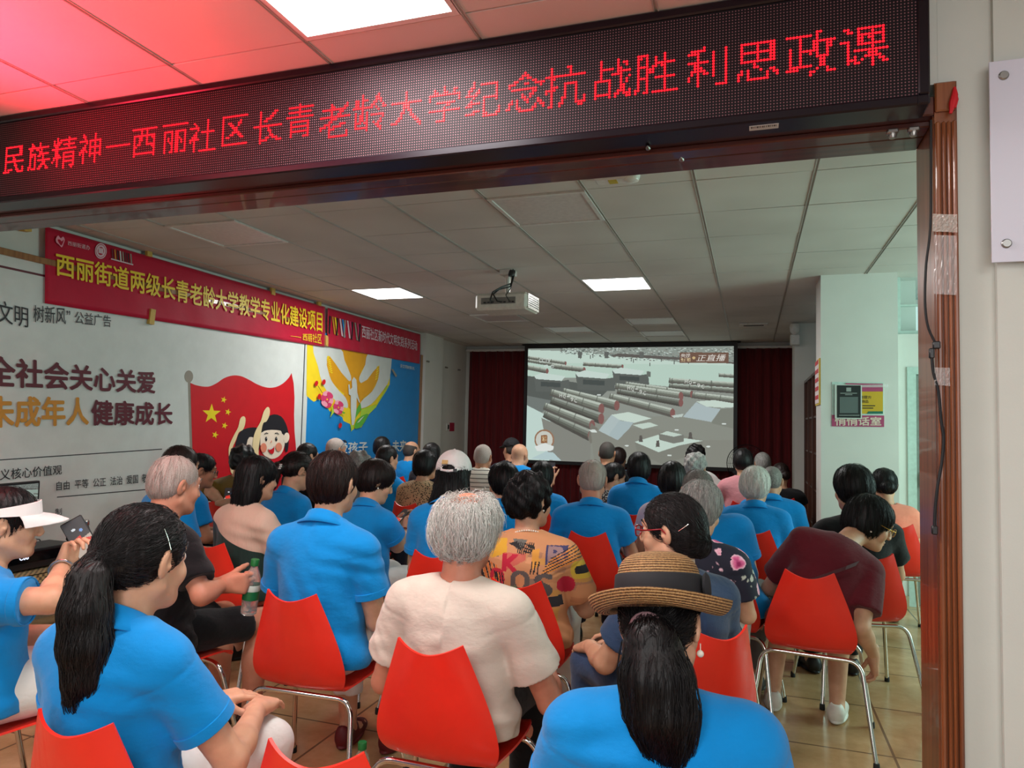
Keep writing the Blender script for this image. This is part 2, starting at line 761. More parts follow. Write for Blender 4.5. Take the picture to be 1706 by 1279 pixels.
def hand_at(pose, h, wrist, direc, normal, left=False, sc=1.0):
    key = (pose, h)
    if key not in _hands:
        kw = dict(lap=dict(curl=(18, 28, 20)), rest=dict(curl=(10, 14, 12), spread=6), grip=dict(curl=(58, 70, 44), spread=1, thumb=(40, 56)),
                  phone=dict(curl=(38, 42, 30), thumb=(40, 18)), open=dict(curl=(24, 22, 16), spread=5, thumb=(58, 8)))[pose]
        _hands[key] = sculpt(hand_prog(**kw), h)
    V, Q = _hands[key]
    V = V.copy() * sc
    if left:
        V[:, 0] *= -1
        Q = Q[:, ::-1]
    y = _n(direc)
    z = np.array(normal, float)
    z = _n(z - y * (z @ y))
    x = np.cross(y, z)
    return V @ np.stack([x, y, z]) + np.array(wrist, float), Q


# ------------------------------------------------------------------ people
def skin_mat(name, col):
    t = NT(name)
    t.set(rough=0.48, spec=0.35, sss=0.06)
    t.b.inputs['Subsurface Radius'].default_value = (0.01, 0.004, 0.002)
    f = t.noise(t.obj(), 14, 5)
    t.l(t.ramp(f, [(0.3, tuple(c * k for c, k in zip(col, (.86, .80, .78)))), (0.7, tuple(min(1, c * 1.08) for c in col))]), t.b.inputs['Base Color'])
    t.bump(t.noise(t.obj(), 320, 3), 0.12, 0.002)
    return t.m


def hair_mat(name, c0, c1, rough=0.42, stretch=(160, 160, 14)):
    t = NT(name)
    t.set(rough=rough, spec=0.28)
    v = t.obj(stretch)
    f = t.noise(v, 1.0, 4, 0.6)
    t.l(t.ramp(f, [(0.32, c0), (0.68, c1)]), t.b.inputs['Base Color'])
    t.bump(f, 0.5, 0.004)
    return t.m


def cloth_mat(name, col, rough=0.85, var=0.06, weave=900, fold=0.5):
    t = NT(name)
    t.set(rough=rough, spec=0.2, sheen=0.15)
    vec = t.obj()
    f = t.noise(vec, 9, 4)
    t.l(t.ramp(f, [(0.3, tuple(c * (1 - var) for c in col)), (0.7, tuple(min(1, c * (1 + var)) for c in col))]), t.b.inputs['Base Color'])
    nz = t.noise(t.obj((1, 1, 1.6)), 16, 3, 0.5)
    nw = t.noise(vec, weave, 1)
    ad = t.n('ShaderNodeMath', operation='MULTIPLY_ADD')
    ad.inputs[1].default_value = 0.12
    t.l(nw, ad.inputs[0])
    t.l(nz, ad.inputs[2])
    t.bump(ad.outputs[0], fold, 0.012)
    return t.m


SKIN = dict(light=skin_mat('skin_light', rgb(206, 158, 128)), mid=skin_mat('skin_tan', rgb(184, 132, 102)), ruddy=skin_mat('skin_ruddy', rgb(196, 134, 108)),
            dark=skin_mat('skin_brown', rgb(152, 104, 78)))
LIP = plain('lips', rgb(168, 96, 84), 0.4)
HAIR = dict(black=hair_mat('hair_black', (.0030, .0025, .003), (.010, .008, .0085)), brown=hair_mat('hair_dark_brown', (.006, .0035, .0035), (.026, .013, .011)),
            redbrown=hair_mat('hair_red_brown', (.008, .004, .004), (.034, .014, .011)),
            gray=hair_mat('hair_gray', (.16, .155, .15), (.50, .49, .46), 0.5), white=hair_mat('hair_white', (.44, .43, .40), (.86, .85, .80), 0.5),
            saltpepper=hair_mat('hair_salt_and_pepper', (.05, .045, .04), (.32, .30, .28), 0.5, (320, 320, 60)), stubble=hair_mat('hair_cropped_gray', (.30, .22, .185), (.52, .46, .42), 0.6, (500, 500, 300)),
            crop=hair_mat('hair_cropped_dark', (.018, .015, .014), (.085, .072, .064), 0.6, (500, 500, 300)), streaked=hair_mat('hair_black_with_gray_streaks', (.004, .0035, .004), (.024, .019, .019)))
EYEW = plain('eye_white', rgb(225, 218, 210), 0.25)
EYEB = plain('eye_dark', (.012, .008, .006), 0.15)
FAB = dict(blue=cloth_mat('blue_polo_cotton', rgb(0, 134, 208)), black=cloth_mat('black_cotton', rgb(13, 12, 15)), cream=cloth_mat('cream_cotton', rgb(206, 194, 180)),
           white=cloth_mat('white_cotton', rgb(222, 220, 216)), olive=cloth_mat('olive_cotton', rgb(112, 92, 36)), maroon=cloth_mat('maroon_cotton', rgb(88, 18, 30)),
           pink=cloth_mat('pink_cotton', rgb(218, 142, 150)), peach=cloth_mat('peach_cotton', rgb(240, 142, 118)), lilac=cloth_mat('lilac_cotton', rgb(190, 178, 196)),
           navy=cloth_mat('navy_cloth', rgb(24, 26, 40)), denim=cloth_mat('denim_cloth', rgb(46, 66, 96), weave=500), gray=cloth_mat('gray_cloth', rgb(110, 108, 106)),
           khaki=cloth_mat('khaki_cloth', rgb(168, 150, 122)))
SHOE = dict(white=plain('white_shoe_leather', rgb(222, 218, 210), 0.5), black=plain('black_shoe_leather', rgb(20, 20, 22), 0.45), red=plain('dark_red_shoe_leather', rgb(96, 14, 24), 0.5),
            brown=plain('brown_rubber', rgb(66, 40, 32), 0.6))


def head_prog(T, Rh, s, man=False):
    def E(c, r, R=None):
        return ell(T(c), np.array(r) * s, Rh if R is None else Rh @ R)

    def C(a, b, r1, r2=None):
        return cap(T(a), T(b), r1 * s, None if r2 is None else r2 * s)
    jw = 1.06 if man else 1.0
    P = [('+', E((0, -.010, .022), (.075, .093, .085)), 0),
         ('+', E((0, .030, -.035), (.058 * jw, .058, .080)), .03),
         ('+', E((0, .045, -.086), (.042 * jw, .040, .032)), .025),
         ('+', C((-.05 * jw, .0, -.065), (-.02, .062, -.098), .020, .018), .025),
         ('+', C((.05 * jw, .0, -.065), (.02, .062, -.098), .020, .018), .025),
         ('+', E((0, .076, -.104), (.018, .014, .014)), .015),
         ('+', C((-.028, .079, .018), (.028, .079, .018), .013), .02)]
    for sg in (-1, 1):
        P += [('+', E((sg * .038, .060, -.040), (.026, .022, .026)), .02),
              ('-', E((sg * .031, .099, -.004), (.019, .017, .011)), .012),
              ('+', E((sg * .031, .075, -.004), (.0150, .0118, .0090)), .004)]
    P += [('+', C((0, .087, .004), (0, .1035, -.036), .0080, .0120), .010),
          ('+', E((-.012, .099, -.042), (.009, .010, .008)), .006), ('+', E((.012, .099, -.042), (.009, .010, .008)), .006),
          ('+', E((0, .086, -.066), (.022, .011, .0065)), .006), ('+', E((0, .085, -.077), (.019, .011, .0065)), .006),
          ('-', E((0, .101, -.0715), (.022, .008, .0018)), .003)]
    for sg in (-1, 1):
        Re = Rz(sg * .35) @ Ry(sg * .12) @ Rx(-.12)
        P += [('+', E((sg * .079, -.014, -.012), (.0085, .020, .033), Re), .006),
              ('-', E((sg * .088, -.006, -.008), (.0075, .0105, .020), Re), .003),
              ('+', E((sg * .082, -.004, -.018), (.005, .006, .008), Re), .003)]
    return P


def hair_prog(style, T, Rh, s, tail=None):
    def E(c, r, R=None):
        return ell(T(c), np.array(r) * s, Rh if R is None else Rh @ R)

    def C(a, b, r1, r2=None):
        return cap(T(a), T(b), r1 * s, None if r2 is None else r2 * s)

    def face(y=.115, z=-.075, r=(.088, .080, .125), k=.012):
        return ('-', E((0, y, z), r), k)

    def ears(r=.030, y=-.002):
        return [('-', E((sg * .090, y, -.024), (.026, r * .9, r * 1.25)), .010) for sg in (-1, 1)]

    def below(z, k=.01, y0=None, tilt=0.25):
        return ('&', half(T((0, 0, z)), Rh @ np.array([0, tilt, -1.0])), k)
    if style == 'short':
        P = [('+', E((0, -.013, .024), (.083, .103, .094)), 0), ('+', E((0, -.045, -.02), (.071, .062, .066)), .03), face(), *ears(), below(-.072)]
    elif style == 'crop':
        P = [('+', E((0, -.012, .023), (.0785, .0965, .0885)), 0), ('+', E((0, -.045, -.02), (.066, .056, .058)), .03), face(.105, -.06, (.09, .072, .115)), *ears(.032), below(-.060)]
    elif style == 'bald':
        P = [('+', E((0, -.012, .020), (.0775, .0955, .0800)), 0), ('+', E((0, -.045, -.02), (.066, .056, .058)), .03), face(.085, -.04, (.12, .098, .13)), *ears(.032), below(-.058),
             ('-', E((0, .01, .115), (.085, .10, .065)), .02)]
    elif style == 'thin':   # long thinning crown
        P = [('+', E((0, -.014, .020), (.085, .102, .092)), 0), ('+', E((0, -.052, -.018), (.078, .062, .066)), .03), face(.11, -.05, (.09, .085, .12)), *ears(.028, .004), below(-.070, tilt=.1),
             ('-', E((0, -.045, .120), (.064, .074, .060)), .02)]
    elif style == 'bob':
        P = [('+', E((0, -.014, .026), (.088, .108, .096)), 0), ('+', E((0, -.030, -.030), (.090, .085, .085)), .03), face(.125, -.085, (.082, .098, .125)), below(-.098, tilt=.15)]
    elif style == 'shortbob':
        P = [('+', E((0, -.014, .026), (.089, .110, .097)), 0), ('+', E((0, -.040, -.015), (.087, .080, .080)), .03), face(.118, -.075, (.086, .092, .125)),
             *[('-', E((sg * .094, .012, -.035), (.026, .026, .036)), .01) for sg in (-1, 1)], below(-.080, tilt=.3)]
    elif style == 'curly':
        P = [('+', E((0, -.018, .030), (.092, .112, .098)), 0), ('+', E((0, -.060, -.020), (.080, .068, .070)), .03), face(.115, -.075, (.088, .082, .125)), *ears(.026), below(-.082, tilt=.2)]
    elif style == 'bun':
        P = [('+', E((0, -.013, .024), (.081, .101, .091)), 0), ('+', E((0, -.045, -.015), (.068, .058, .056)), .03), face(.11, -.07, (.088, .078, .125)), *ears(.032), below(-.062),
             ('+', E((0, -.118, -.022), (.050, .040, .044)), .012)]
    elif style == 'lowbun':
        P = [('+', E((0, -.013, .024), (.084, .104, .093)), 0), ('+', E((0, -.055, -.025), (.074, .062, .066)), .03), face(.11, -.07, (.090, .078, .125)), *ears(.030), below(-.085),
             ('+', E((0, -.100, -.052), (.040, .030, .038)), .012)]
    elif style == 'long':
        P = [('+', E((0, -.014, .026), (.088, .108, .096)), 0), ('+', E((0, -.050, -.070), (.092, .068, .110)), .035), ('+', E((0, -.074, -.150), (.086, .042, .120)), .03),
             face(.125, -.095, (.080, .102, .140)), ('-', E((0, .060, -.19), (.09, .085, .09)), .02)]
    elif style == 'verylong':
        P = [('+', E((0, -.014, .026), (.086, .106, .094)), 0), ('+', E((0, -.050, -.070), (.095, .064, .110)), .035), ('+', E((0, -.082, -.180), (.115, .040, .130)), .03),
             face(.125, -.095, (.080, .102, .140)), ('-', E((0, .060, -.22), (.12, .085, .10)), .02)]
    elif style == 'pony':
        P = [('+', E((0, -.013, .024), (.082, .102, .091)), 0), ('+', E((0, -.050, -.010), (.066, .060, .056)), .03), face(.11, -.07, (.088, .078, .125)), *ears(.034, .002), below(-.062)]
    else:
        P = []
    if tail:
        p0 = np.array(tail[0][:3])
        P.append(('+', C(p0 * .75, p0, .022, .020), .012))
        for a, b in zip(tail[:-1], tail[1:]):
            P.append(('+', C(a[:3], b[:3], a[3], b[3]), .016))
    return P


def strands(V, Q, n, flow, length, rng, rad=0.0009, lift=0.003, curl=0.3, steps=6):
    """fine loose strands lying on a hair surface"""
    N = vnormals(V, Q)
    kd = kdtree.KDTree(len(V))
    for i, p in enumerate(V):
        kd.insert(p, i)
    kd.balance()
    pick = rng.integers(0, len(V), n)
    outV, outQ = [], []
    b = 0
    for i in pick:
        p = V[i] + N[i] * lift * rng.random()
        nn = N[i]
        pts = [p]
        L = length * (.5 + rng.random())
        wob = rng.normal(0, curl, 3)
        off = lift * (.2 + 1.2 * rng.random())
        for k in range(steps):
            d = flow(p) + wob * .5 + rng.normal(0, curl * .3, 3)
            d = d - nn * (d @ nn)
            d = d / max(np.linalg.norm(d), 1e-6)
            p = p + d * L / steps
            co, j, dist = kd.find(p)
            nn = N[j]
            q = np.array(co)
            if dist < .02:
                p = p + nn * (off - (p - q) @ nn)
            pts.append(p)
        P = np.array(pts)
        T = np.gradient(P, axis=0)
        T /= np.maximum(np.linalg.norm(T, axis=1), 1e-9)[:, None]
        A = np.cross(T, nn)
        A /= np.maximum(np.linalg.norm(A, axis=1), 1e-9)[:, None]
        B = np.cross(T, A)
        taper = np.linspace(1, .25, steps + 1)[:, None] * rad
        ring = np.stack([P + A * taper, P - A * taper * .5 + B * taper * .8, P - A * taper * .5 - B * taper * .8], 1).reshape(-1, 3)
        outV.append(ring)
        k = np.arange(steps)[:, None] * 3 + np.arange(3)[None]
        k2 = np.arange(steps)[:, None] * 3 + (np.arange(3)[None] + 1) % 3
        outQ.append(np.stack([k, k2, k2 + 3, k + 3], -1).reshape(-1, 4) + b)
        b += len(ring)
    return np.concatenate(outV), np.concatenate(outQ)


_shoe = {}


def shoe_mesh(kind, col):
    key = (kind, col)
    if key not in _shoe:
        m = SHOE[col]
        if kind == 'sandal':
            mb = MB()
            V, n = [], 20
            out = [(.042 * math.cos(a) * (1.0 if math.sin(a) > 0 else .85), .125 * math.sin(a) + .06) for a in np.linspace(0, 2 * math.pi, n + 1)[:-1]]
            mb.raw([(x, y, 0.0) for x, y in out] + [(x, y, .022) for x, y in out],
                   [tuple(range(n))[::-1], tuple(range(n, 2 * n))] + [(i, (i + 1) % n, n + (i + 1) % n, n + i) for i in range(n)])
            mb.tube([(-.046, .07, .015), (-.045, .085, .055), (0, .11, .078), (.045, .085, .055), (.046, .07, .015)], .010)
            mb.tube([(-.045, .09, .03), (0, .135, .062), (.045, .10, .03)], .008)
            o = mb.build('sandal', m)
            me = o.data
            bpy.data.objects.remove(o)
        else:
            P = [('+', cap((0, -.045, .035), (0, .09, .032), .037, .038), 0), ('+', ell((0, .12, .030), (.040, .055, .028)), .02), ('+', ell((0, -.05, .055), (.036, .034, .045)), .02),
                 ('+', cap((0, -.03, .06), (0, .03, .062), .033, .028), .02), ('&', half((0, 0, 0.0), (0, 0, -1)), 0)]
            if kind == 'flat':
                P.append(('-', ell((0, .0, .085), (.030, .060, .030)), .006))
            else:
                P.append(('-', ell((0, -.035, .112), (.028, .036, .030)), .004))
            P += [('+', ell((0, .035, .010), (.046, .128, .012)), .004), ('&', half((0, 0, 0.0), (0, 0, -1)), 0)]
            V, Q = sculpt(P, .006)
            me = np_mesh('shoe', V, Q, m)
        _shoe[key] = me
    return _shoe[key]


PEOPLE = {}


def person(key, label, u, v, d, fb=0, fh=0, pit=6, roll=0, hair='short', hcol='black', top='blue', kind='polo', skin='light', man=False, w=1.0, sb=.155, hs=.97,
           hx=0.0, hy=.05, arms=None, hands=None, sleeve=.62, pants='navy', plen=1.0, shoe=('shoe', 'black'), eyes=False, tail=None, seat=.535, legs=None, strand=0, paint=None,
           fold=.0030, hem=.49, nstrand_flow='down', dz=0.0, kz=None, wide_hem=0.0, lipstick=False, shoulders=None, topmat=None, res=None, neck=.168):
    rng = np.random.default_rng(sum(map(ord, key)) * 7 + 3)
    fb, fh = math.radians(fb), math.radians(fh)
    Hw = at_depth(u, v, d)
    Hw[2] += dz
    Rb = Rz(fb)
    root_xy = Hw[:2] - (Rb @ np.array([hx, hy, 0]))[:2]
    Hd = np.array([hx, hy, Hw[2]])
    near = d < 3.6
    mid = d < 5.2
    hb = .009 if near else (.013 if mid else .016)
    hh = .0045 if near else (.006 if mid else .008)
    hc = (.0055 if d < 2.6 else .0070) if near else (.011 if mid else .014)
    Rh = Rz(fh - fb) @ Ry(math.radians(roll)) @ Rx(-math.radians(pit))

    def T(c):
        return Hd + Rh @ (np.array(c, float) * hs)
    # spine
    P = np.array([0, -.005, seat])

    def J(q):
        if isinstance(q, str):
            return Rb.T @ {'cam_right': _R, 'cam_back': -_F}[q]
        if q is not None and q[0] == 'px':
            return Rb.T @ (at_depth(q[1], q[2], q[3]) - np.array([root_xy[0], root_xy[1], 0]))
        return np.array(q, float)
    N = np.array([hx * .72, hy * .80 - .045, Hd[2] - neck * hs]) if kz is None else J(kz)
    up = _n(N - P)
    rt = _n(np.cross(np.array([0, 1.0, 0.25]) if abs(up[1]) < .9 else np.array([0, .2, 1.0]), up))
    if shoulders is not None:
        rt = _n(shoulders)
    fw = np.cross(up, rt)
    L = np.linalg.norm(N - P)
    Rt = np.stack([rt, fw, up], 1)

    def sp(t, f=0.0, r=0.0):
        return P + (N - P) * t - fw * .028 * math.sin(math.pi * min(max(t, 0), 1)) + fw * f + rt * r
    k = L / .42

    def torso(g):
        q = [('+', ell(P + np.array([0, .0, .0]), (.170 * w + g, .118 * w + g, .100 + g)), 0),
             ('+', ell(sp(.30, .018), (.160 * w + g, .116 * w + g, .16 * k + g), Rt), .06),
             ('+', ell(sp(.66, .004), (.152 * w + g, .104 * w + g, .17 * k + g), Rt), .06),
             ('+', cap(sp(.835, .0, -sb + .02), sp(.835, .0, sb - .02), .058 * w + g, None), .05),
             ('+', cap(sp(.985), sp(.88, 0, -sb * .72), .040 + g, .048 + g), .05), ('+', cap(sp(.985), sp(.88, 0, sb * .72), .040 + g, .048 + g), .05)]
        if not man:
            q += [('+', ell(sp(.58, .085, sx * .065), (.060 * w + g, .045 + g, .058 + g)), .04) for sx in (-1, 1)]
        return q
    S = {-1: sp(.835, .0, -sb), 1: sp(.835, .0, sb)}
    # arms
    A = {}
    for sg, nm in ((-1, 'L'), (1, 'R')):
        e = (arms or {}).get(nm)
        if e is None:
            E = S[sg] + np.array([sg * .045, .05, -.245 * max(.85, k)])
            E[2] = max(E[2], .60)
            W = np.array([sg * .055, max(.27, hy + .12), .625])
        else:
            E, W = J(e[0]), J(e[1])
        A[sg] = (S[sg], E, W)
    # legs
    G = {}
    for sg, nm in ((-1, 'L'), (1, 'R')):
        e = (legs or {}).get(nm)
        if e is None:
            K, F = np.array([sg * .12, .40, .515]), np.array([sg * .115, .385, .085])
        else:
            K, F = np.array(e[0], float), np.array(e[1], float)
        G[sg] = (np.array([sg * .088, .02, seat + .005]), K, F)
    nb = sp(1.02)
    nh = T((0, -.022, -.055))
    neckp = [('+', cap(nb - up * .05, nh, .058 * hs * (1.06 if man else .98), .052 * hs * (1.08 if man else .98)), .03)]
    # body: torso and limbs
    bp = torso(-.010)
    for sg in (-1, 1):
        s_, e_, w_ = A[sg]
        bp += [('+', cap(s_, e_, .046 * w, .038 * w), .03), ('+', cap(e_, e_ + (w_ - e_) * .35, .038 * w, .037 * w), .012), ('+', cap(e_ + (w_ - e_) * .3, w_, .037 * w, .0245), .015)]
        h_, k_, f_ = G[sg]
        bp += [('+', cap(h_, k_, .080 * w, .056), .03), ('+', cap(k_, k_ + (f_ - k_) * .4 + np.array([0, -.012, 0]), .052, .051), .02), ('+', cap(k_ + (f_ - k_) * .35 + np.array([0, -.01, 0]), f_, .054, .036), .02),
               ('+', cap(f_ + np.array([0, -.03, -.03]), f_ + np.array([0, .12, -.052]), .036, .026), .02), ('&', half((0, 0, .008), (0, 0, -1)), 0)]
    bp += neckp
    bV, bQ = sculpt(bp, hb)
    hp = head_prog(T, Rh, hs, man) + neckp + [('&', half(nb - up * .045, -up), .0)]
    hV, hQ = sculpt(hp, hh)
    parts = [(bV, bQ, 0)]
    loc = (hV - Hd) @ Rh / hs
    c = loc[hQ].mean(1)
    lip = ((np.abs(c[:, 0]) < .019 - .9 * np.abs(c[:, 2] + .0715)) & (c[:, 1] > .085) & (np.abs(c[:, 2] + .0715) < .0090))
    parts.append((hV, hQ, np.where(lip, 1, 0)))
    hd = hands or {}
    for sg, nm in ((-1, 'L'), (1, 'R')):
        s_, e_, w_ = A[sg]
        pose, direc, normal = hd.get(nm, ('lap', None, None))
        direc = None if direc is None else J(direc)
        normal = None if normal is None else J(normal)
        if direc is None:
            direc = _n(w_ - e_) + np.array([-sg * .25, .45, -.10])
        if normal is None:
            normal = np.array([sg * .25, 0, 1.0])
        V, Q = hand_at(pose, .005 if near else (.0065 if mid else .009), w_, direc, normal, left=(sg < 0), sc=.95 if not man else 1.04)
        parts.append((V, Q, 0))
    V, Q, M = joinm(parts)
    body = link('person', np_mesh('person', V, Q, [SKIN[skin], LIP], M))
    body.location = (root_xy[0], root_xy[1], 0)
    body.rotation_euler = (0, 0, fb)
    tag(body, label, 'person', 'audience seated on the red chairs')
    # eyes
    if eyes:
        hp = []
        for sg in (-1, 1):
            mb = MB()
            cc = T((sg * .031, .0765, -.004))
            Mx = Matrix.Translation(Vector(cc)) @ Matrix([list(r) for r in Rh]).to_4x4() @ Matrix.Rotation(-math.pi / 2, 4, 'X')
            r = .0132 * hs
            prof = [(r * math.sin(a), r * math.cos(a)) for a in np.linspace(math.pi - .01, .01, 12)]
            mb.lathe(prof, 0, 16, Mx)
            for i, pf in enumerate(prof[-3:]):
                pass
            n0 = len(prof) - 1
            for fi in range(len(mb.f)):
                if fi // 16 >= n0 - 4 and fi < n0 * 16:
                    mb.mi[fi] = 1
            mb.build('eye', [EYEW, EYEB], body)
            hp.append(('+', cap(T((sg * .016, .092, .022)), T((sg * .034, .090, .028)), .0030 * hs, .0032 * hs), 0))
            hp.append(('+', cap(T((sg * .034, .090, .028)), T((sg * .050, .076, .020)), .0032 * hs, .0018 * hs), .002))
        eV, eQ = sculpt(hp, .003)
        link('eyebrows', np_mesh('eyebrows', eV, eQ, HAIR['black' if hcol not in ('gray', 'white', 'stubble') else 'saltpepper']), body)
    # hair
    if hair:
        hz = .0055 if near else (.008 if mid else .0095)
        ph = rng.random(6) * 6.28
        am = {'curly': .0065, 'crop': .0006, 'bald': .0006, 'thin': .003}.get(hair, .0026)

        def dsp(x, y, z):
            if hair == 'curly':
                return am * (np.sin(95 * x + 30 * z + ph[0]) * np.sin(88 * z + 24 * y + ph[1]) + np.sin(84 * y + 36 * x + ph[2]))
            a = np.arctan2(x - Hd[0], -(y - Hd[1]) + .02)
            return am * (np.sin(26 * a + 14 * (z - Hd[2]) + ph[0]) * .6 + np.sin(47 * a - 22 * (z - Hd[2]) + ph[1]) * .4)
        V, Q = sculpt(hair_prog(hair, T, Rh, hs, tail), hz, dsp)
        if strand:
            if nstrand_flow == 'down':
                fl = lambda p: np.array([0, -.15, -1.0]) + (p - T((0, -.03, .09))) * 3.0
            elif nstrand_flow == 'swirl':
                fl = lambda p: np.array([.25, -.1, -.45]) + (p - T((0.01, -.035, .10))) * 7.0
            else:
                tie = T(tail[0][:3]) if tail else T((0, -.11, -.03))

                def fl(p, tie=tie):
                    q = tie - p
                    dd = np.linalg.norm(q)
                    below = (tail is not None) and (p[2] < tie[2] - .01 or dd < .03) and p[1] < tie[1] + .02
                    return np.array([0, -.1, -1.0]) if below else q / max(dd, .001)
            sV, sQ = strands(V, Q, strand, fl, .10 if hair not in ('thin', 'bald', 'crop') else .06, rng, .0010, .018 if hair == 'thin' else .0045, .75 if hair == 'thin' else .28)
            V, Q, _ = joinm([(V, Q, 0), (sV, sQ, 0)])
        link('hair', np_mesh('hair', V, Q, HAIR[hcol]), body)
    # top
    g = .010
    tp = torso(g)
    tp += [('+', ell(P + np.array([0, 0, -.02]), (.176 * w + g + wide_hem, .124 * w + g + wide_hem, .10 + g)), .06)]
    tp += [('&', half((0, 0, hem), (0, 0, -1)), .006)]
    cuffs = []
    for sg in (-1, 1):
        s_, e_, w_ = A[sg]
        dr = _n(e_ - s_)
        if kind == 'sleeveless':
            continue
        en = s_ + (e_ - s_) * sleeve
        r1, r2 = .060 * w + .006, .060 * w + .008
        if kind == 'tee':
            r2 += .008
        tp += [('+', cap(s_ + dr * .0, en, r1, r2, flat=True), .022)]
        cuffs.append((en, dr, r2))
    nr = .060 if kind != 'polo' else .064
    tp += [('-', cap(nb - up * .012, nb + (nh - nb) * .9 + up * .05, nr * hs, nr * hs), .012)]
    ph = rng.random(8) * 6.28
    fa = fold

    def dsp(x, y, z):
        a = 40 * z + 10 * np.sin(8 * x + ph[0]) + 7 * np.sin(9 * y + ph[1])
        b = 22 * x + 26 * z * np.sign(x) + 6 * np.sin(14 * z + ph[2])
        ww = .5 + .5 * np.sin(11 * x + 7 * z + ph[3])
        low = np.clip((sp(.85)[2] - z) / .25, .15, 1.2)
        q = fa * (np.sin(a) * ww * low + .8 * np.sin(b + ph[4]) * (1 - ww))
        if near:
            c1 = 95 * z + 26 * x * np.sign(x) + 9 * np.sin(17 * x + ph[6]) + 6 * np.sin(21 * y + ph[7])
            q = q + fa * .38 * np.sin(c1) * np.clip(np.sin(9 * x + 13 * z + ph[1]) + .1, 0, 1) * low
            for sg in (-1, 1):
                s_, e_, w_ = A[sg]
                dr = _n(e_ - s_)
                tt = (x - s_[0]) * dr[0] + (y - s_[1]) * dr[1] + (z - s_[2]) * dr[2]
                rad = np.sqrt(np.maximum((x - s_[0] - tt * dr[0]) ** 2 + (y - s_[1] - tt * dr[1]) ** 2 + (z - s_[2] - tt * dr[2]) ** 2, 0))
                side = np.clip((sg * (x - sp(.7)[0]) - sb * .55) / .05, 0, 1)
                q = q + .0022 * np.exp(-((tt - .012 + .10 * np.clip(-(sg * (x - s_[0])), -.05, .1)) / .0045) ** 2) * side * (rad < .13)
        return q
    V, Q = sculpt(tp, res or hc, dsp)
    mat = topmat or FAB[top]
    me = np_mesh('shirt', V, Q, mat)
    shirt = link({'polo': 'polo_shirt', 'tee': 'shirt', 'sleeveless': 'sleeveless_top'}[kind], me, body)
    if paint:
        paint(me, V, Q)
    if kind == 'polo' and d < 6.0:
        ax = _n(nh - nb)
        xx = _n(rt - ax * (rt @ ax))
        yy = np.cross(ax, xx)
        base = nb + up * .018
        prof = [(.063, -.026), (.0615, .024), (.0640, .033), (.0685, .031), (.0775, .004), (.0880, -.018)]
        V, Fq = [], []
        na = 36
        angs = np.linspace(math.radians(-157), math.radians(157), na)
        for a in angs:
            fr = (1 - math.cos(a)) / 2  # 0 at the back, 1 at the front
            for (r, z) in prof:
                r2 = r * (1.0 + (.20 * abs(math.sin(a)) ** 2 if z < 0 and r > .07 else 0))
                V.append(base + xx * (r2 * 1.04 * math.sin(a)) - yy * (r2 * math.cos(a)) + ax * (z * (1 - .35 * fr) - .030 * fr))
        npf = len(prof)
        for i in range(na - 1):
            for j in range(npf - 1):
                Fq.append((i * npf + j, (i + 1) * npf + j, (i + 1) * npf + j + 1, i * npf + j + 1))
        co = link('collar', np_mesh('collar', V, Fq, mat), shirt)
        so = co.modifiers.new('cloth', 'SOLIDIFY')
        so.thickness = .0035
        so.offset = 0
    if kind in ('polo', 'tee') and d < 4.2 and kind == 'polo':
        for en, dr, r2 in cuffs:
            mb = MB()
            aa = _n(np.cross(dr, (0.1, 1, 0.2)))
            bb = np.cross(dr, aa)
            ring = []
            for i in range(28):
                t = 2 * math.pi * i / 28
                ring.append(aa * math.cos(t) + bb * math.sin(t))
            sec = [(-.026, .0012), (-.024, .0030), (.0, .0030), (.002, .0008), (-.001, -.003), (-.024, -.003)]
            V = [en + dr * zz + rr_ * (r2 + ro) for rr_ in ring for (zz, ro) in sec]
            n6 = len(sec)
            Fc = [(i * n6 + j, ((i + 1) % 28) * n6 + j, ((i + 1) % 28) * n6 + (j + 1) % n6, i * n6 + (j + 1) % n6) for i in range(28) for j in range(n6)]
            mb.raw(V, Fc, 0, True)
            mb.build('cuff', mat, shirt)
    # trousers
    pp = [('+', ell(P + np.array([0, 0, -.005]), (.172 * w, .120 * w, .098)), 0)]
    for sg in (-1, 1):
        h_, k_, f_ = G[sg]
        pp += [('+', cap(h_, k_, .088 * w, .070), .03)]
        if plen > .5:
            en = k_ + (f_ - k_) * ((plen - .5) / .5 * .94)
            pp += [('+', cap(k_, en, .070, .064, flat=True), .02)]
        else:
            pass
    if plen <= .5:
        cut = .06 + plen * .7
        pp += [('&', half((0, cut, 0), (0, 1, 0)), .004)]
    V, Q = sculpt(pp, hb, lambda x, y, z: .0025 * np.sin(34 * y + 9 * np.sin(11 * x + ph[5]) + 8 * z))
    link('trousers' if plen > .6 else 'shorts', np_mesh('trousers', V, Q, FAB[pants]), body)
    # shoes
    for sg in (-1, 1):
        f_ = G[sg][2]
        so = link('sandal' if shoe[0] == 'sandal' else 'shoe', shoe_mesh(*shoe), body)
        so.location = (f_[0], f_[1] + .0, 0.001)
        so.rotation_euler = (0, 0, -sg * .12)
    info = dict(root=np.array([root_xy[0], root_xy[1], 0.0]), fb=fb, T=T, Rh=Rh, Rb=Rb, hs=hs, body=body, shirt=shirt, sp=sp, A=A, S=S, fw=fw, rt=rt, up=up, Hd=Hd, nb=nb, nh=nh, mat=mat)
    PEOPLE[key] = info
    return info


def to_world(info, p):
    return info['root'] + info['Rb'] @ np.array(p, float)


# ------------------------------------------------------------------ the setting
TILE = 0.6
GX0, GY0 = -0.894, 0.276     # a corner of the ceiling grid
XL, YB = -4.69, 11.45        # left wall, back wall
YO = 2.36                    # front face of the wall with the wide opening

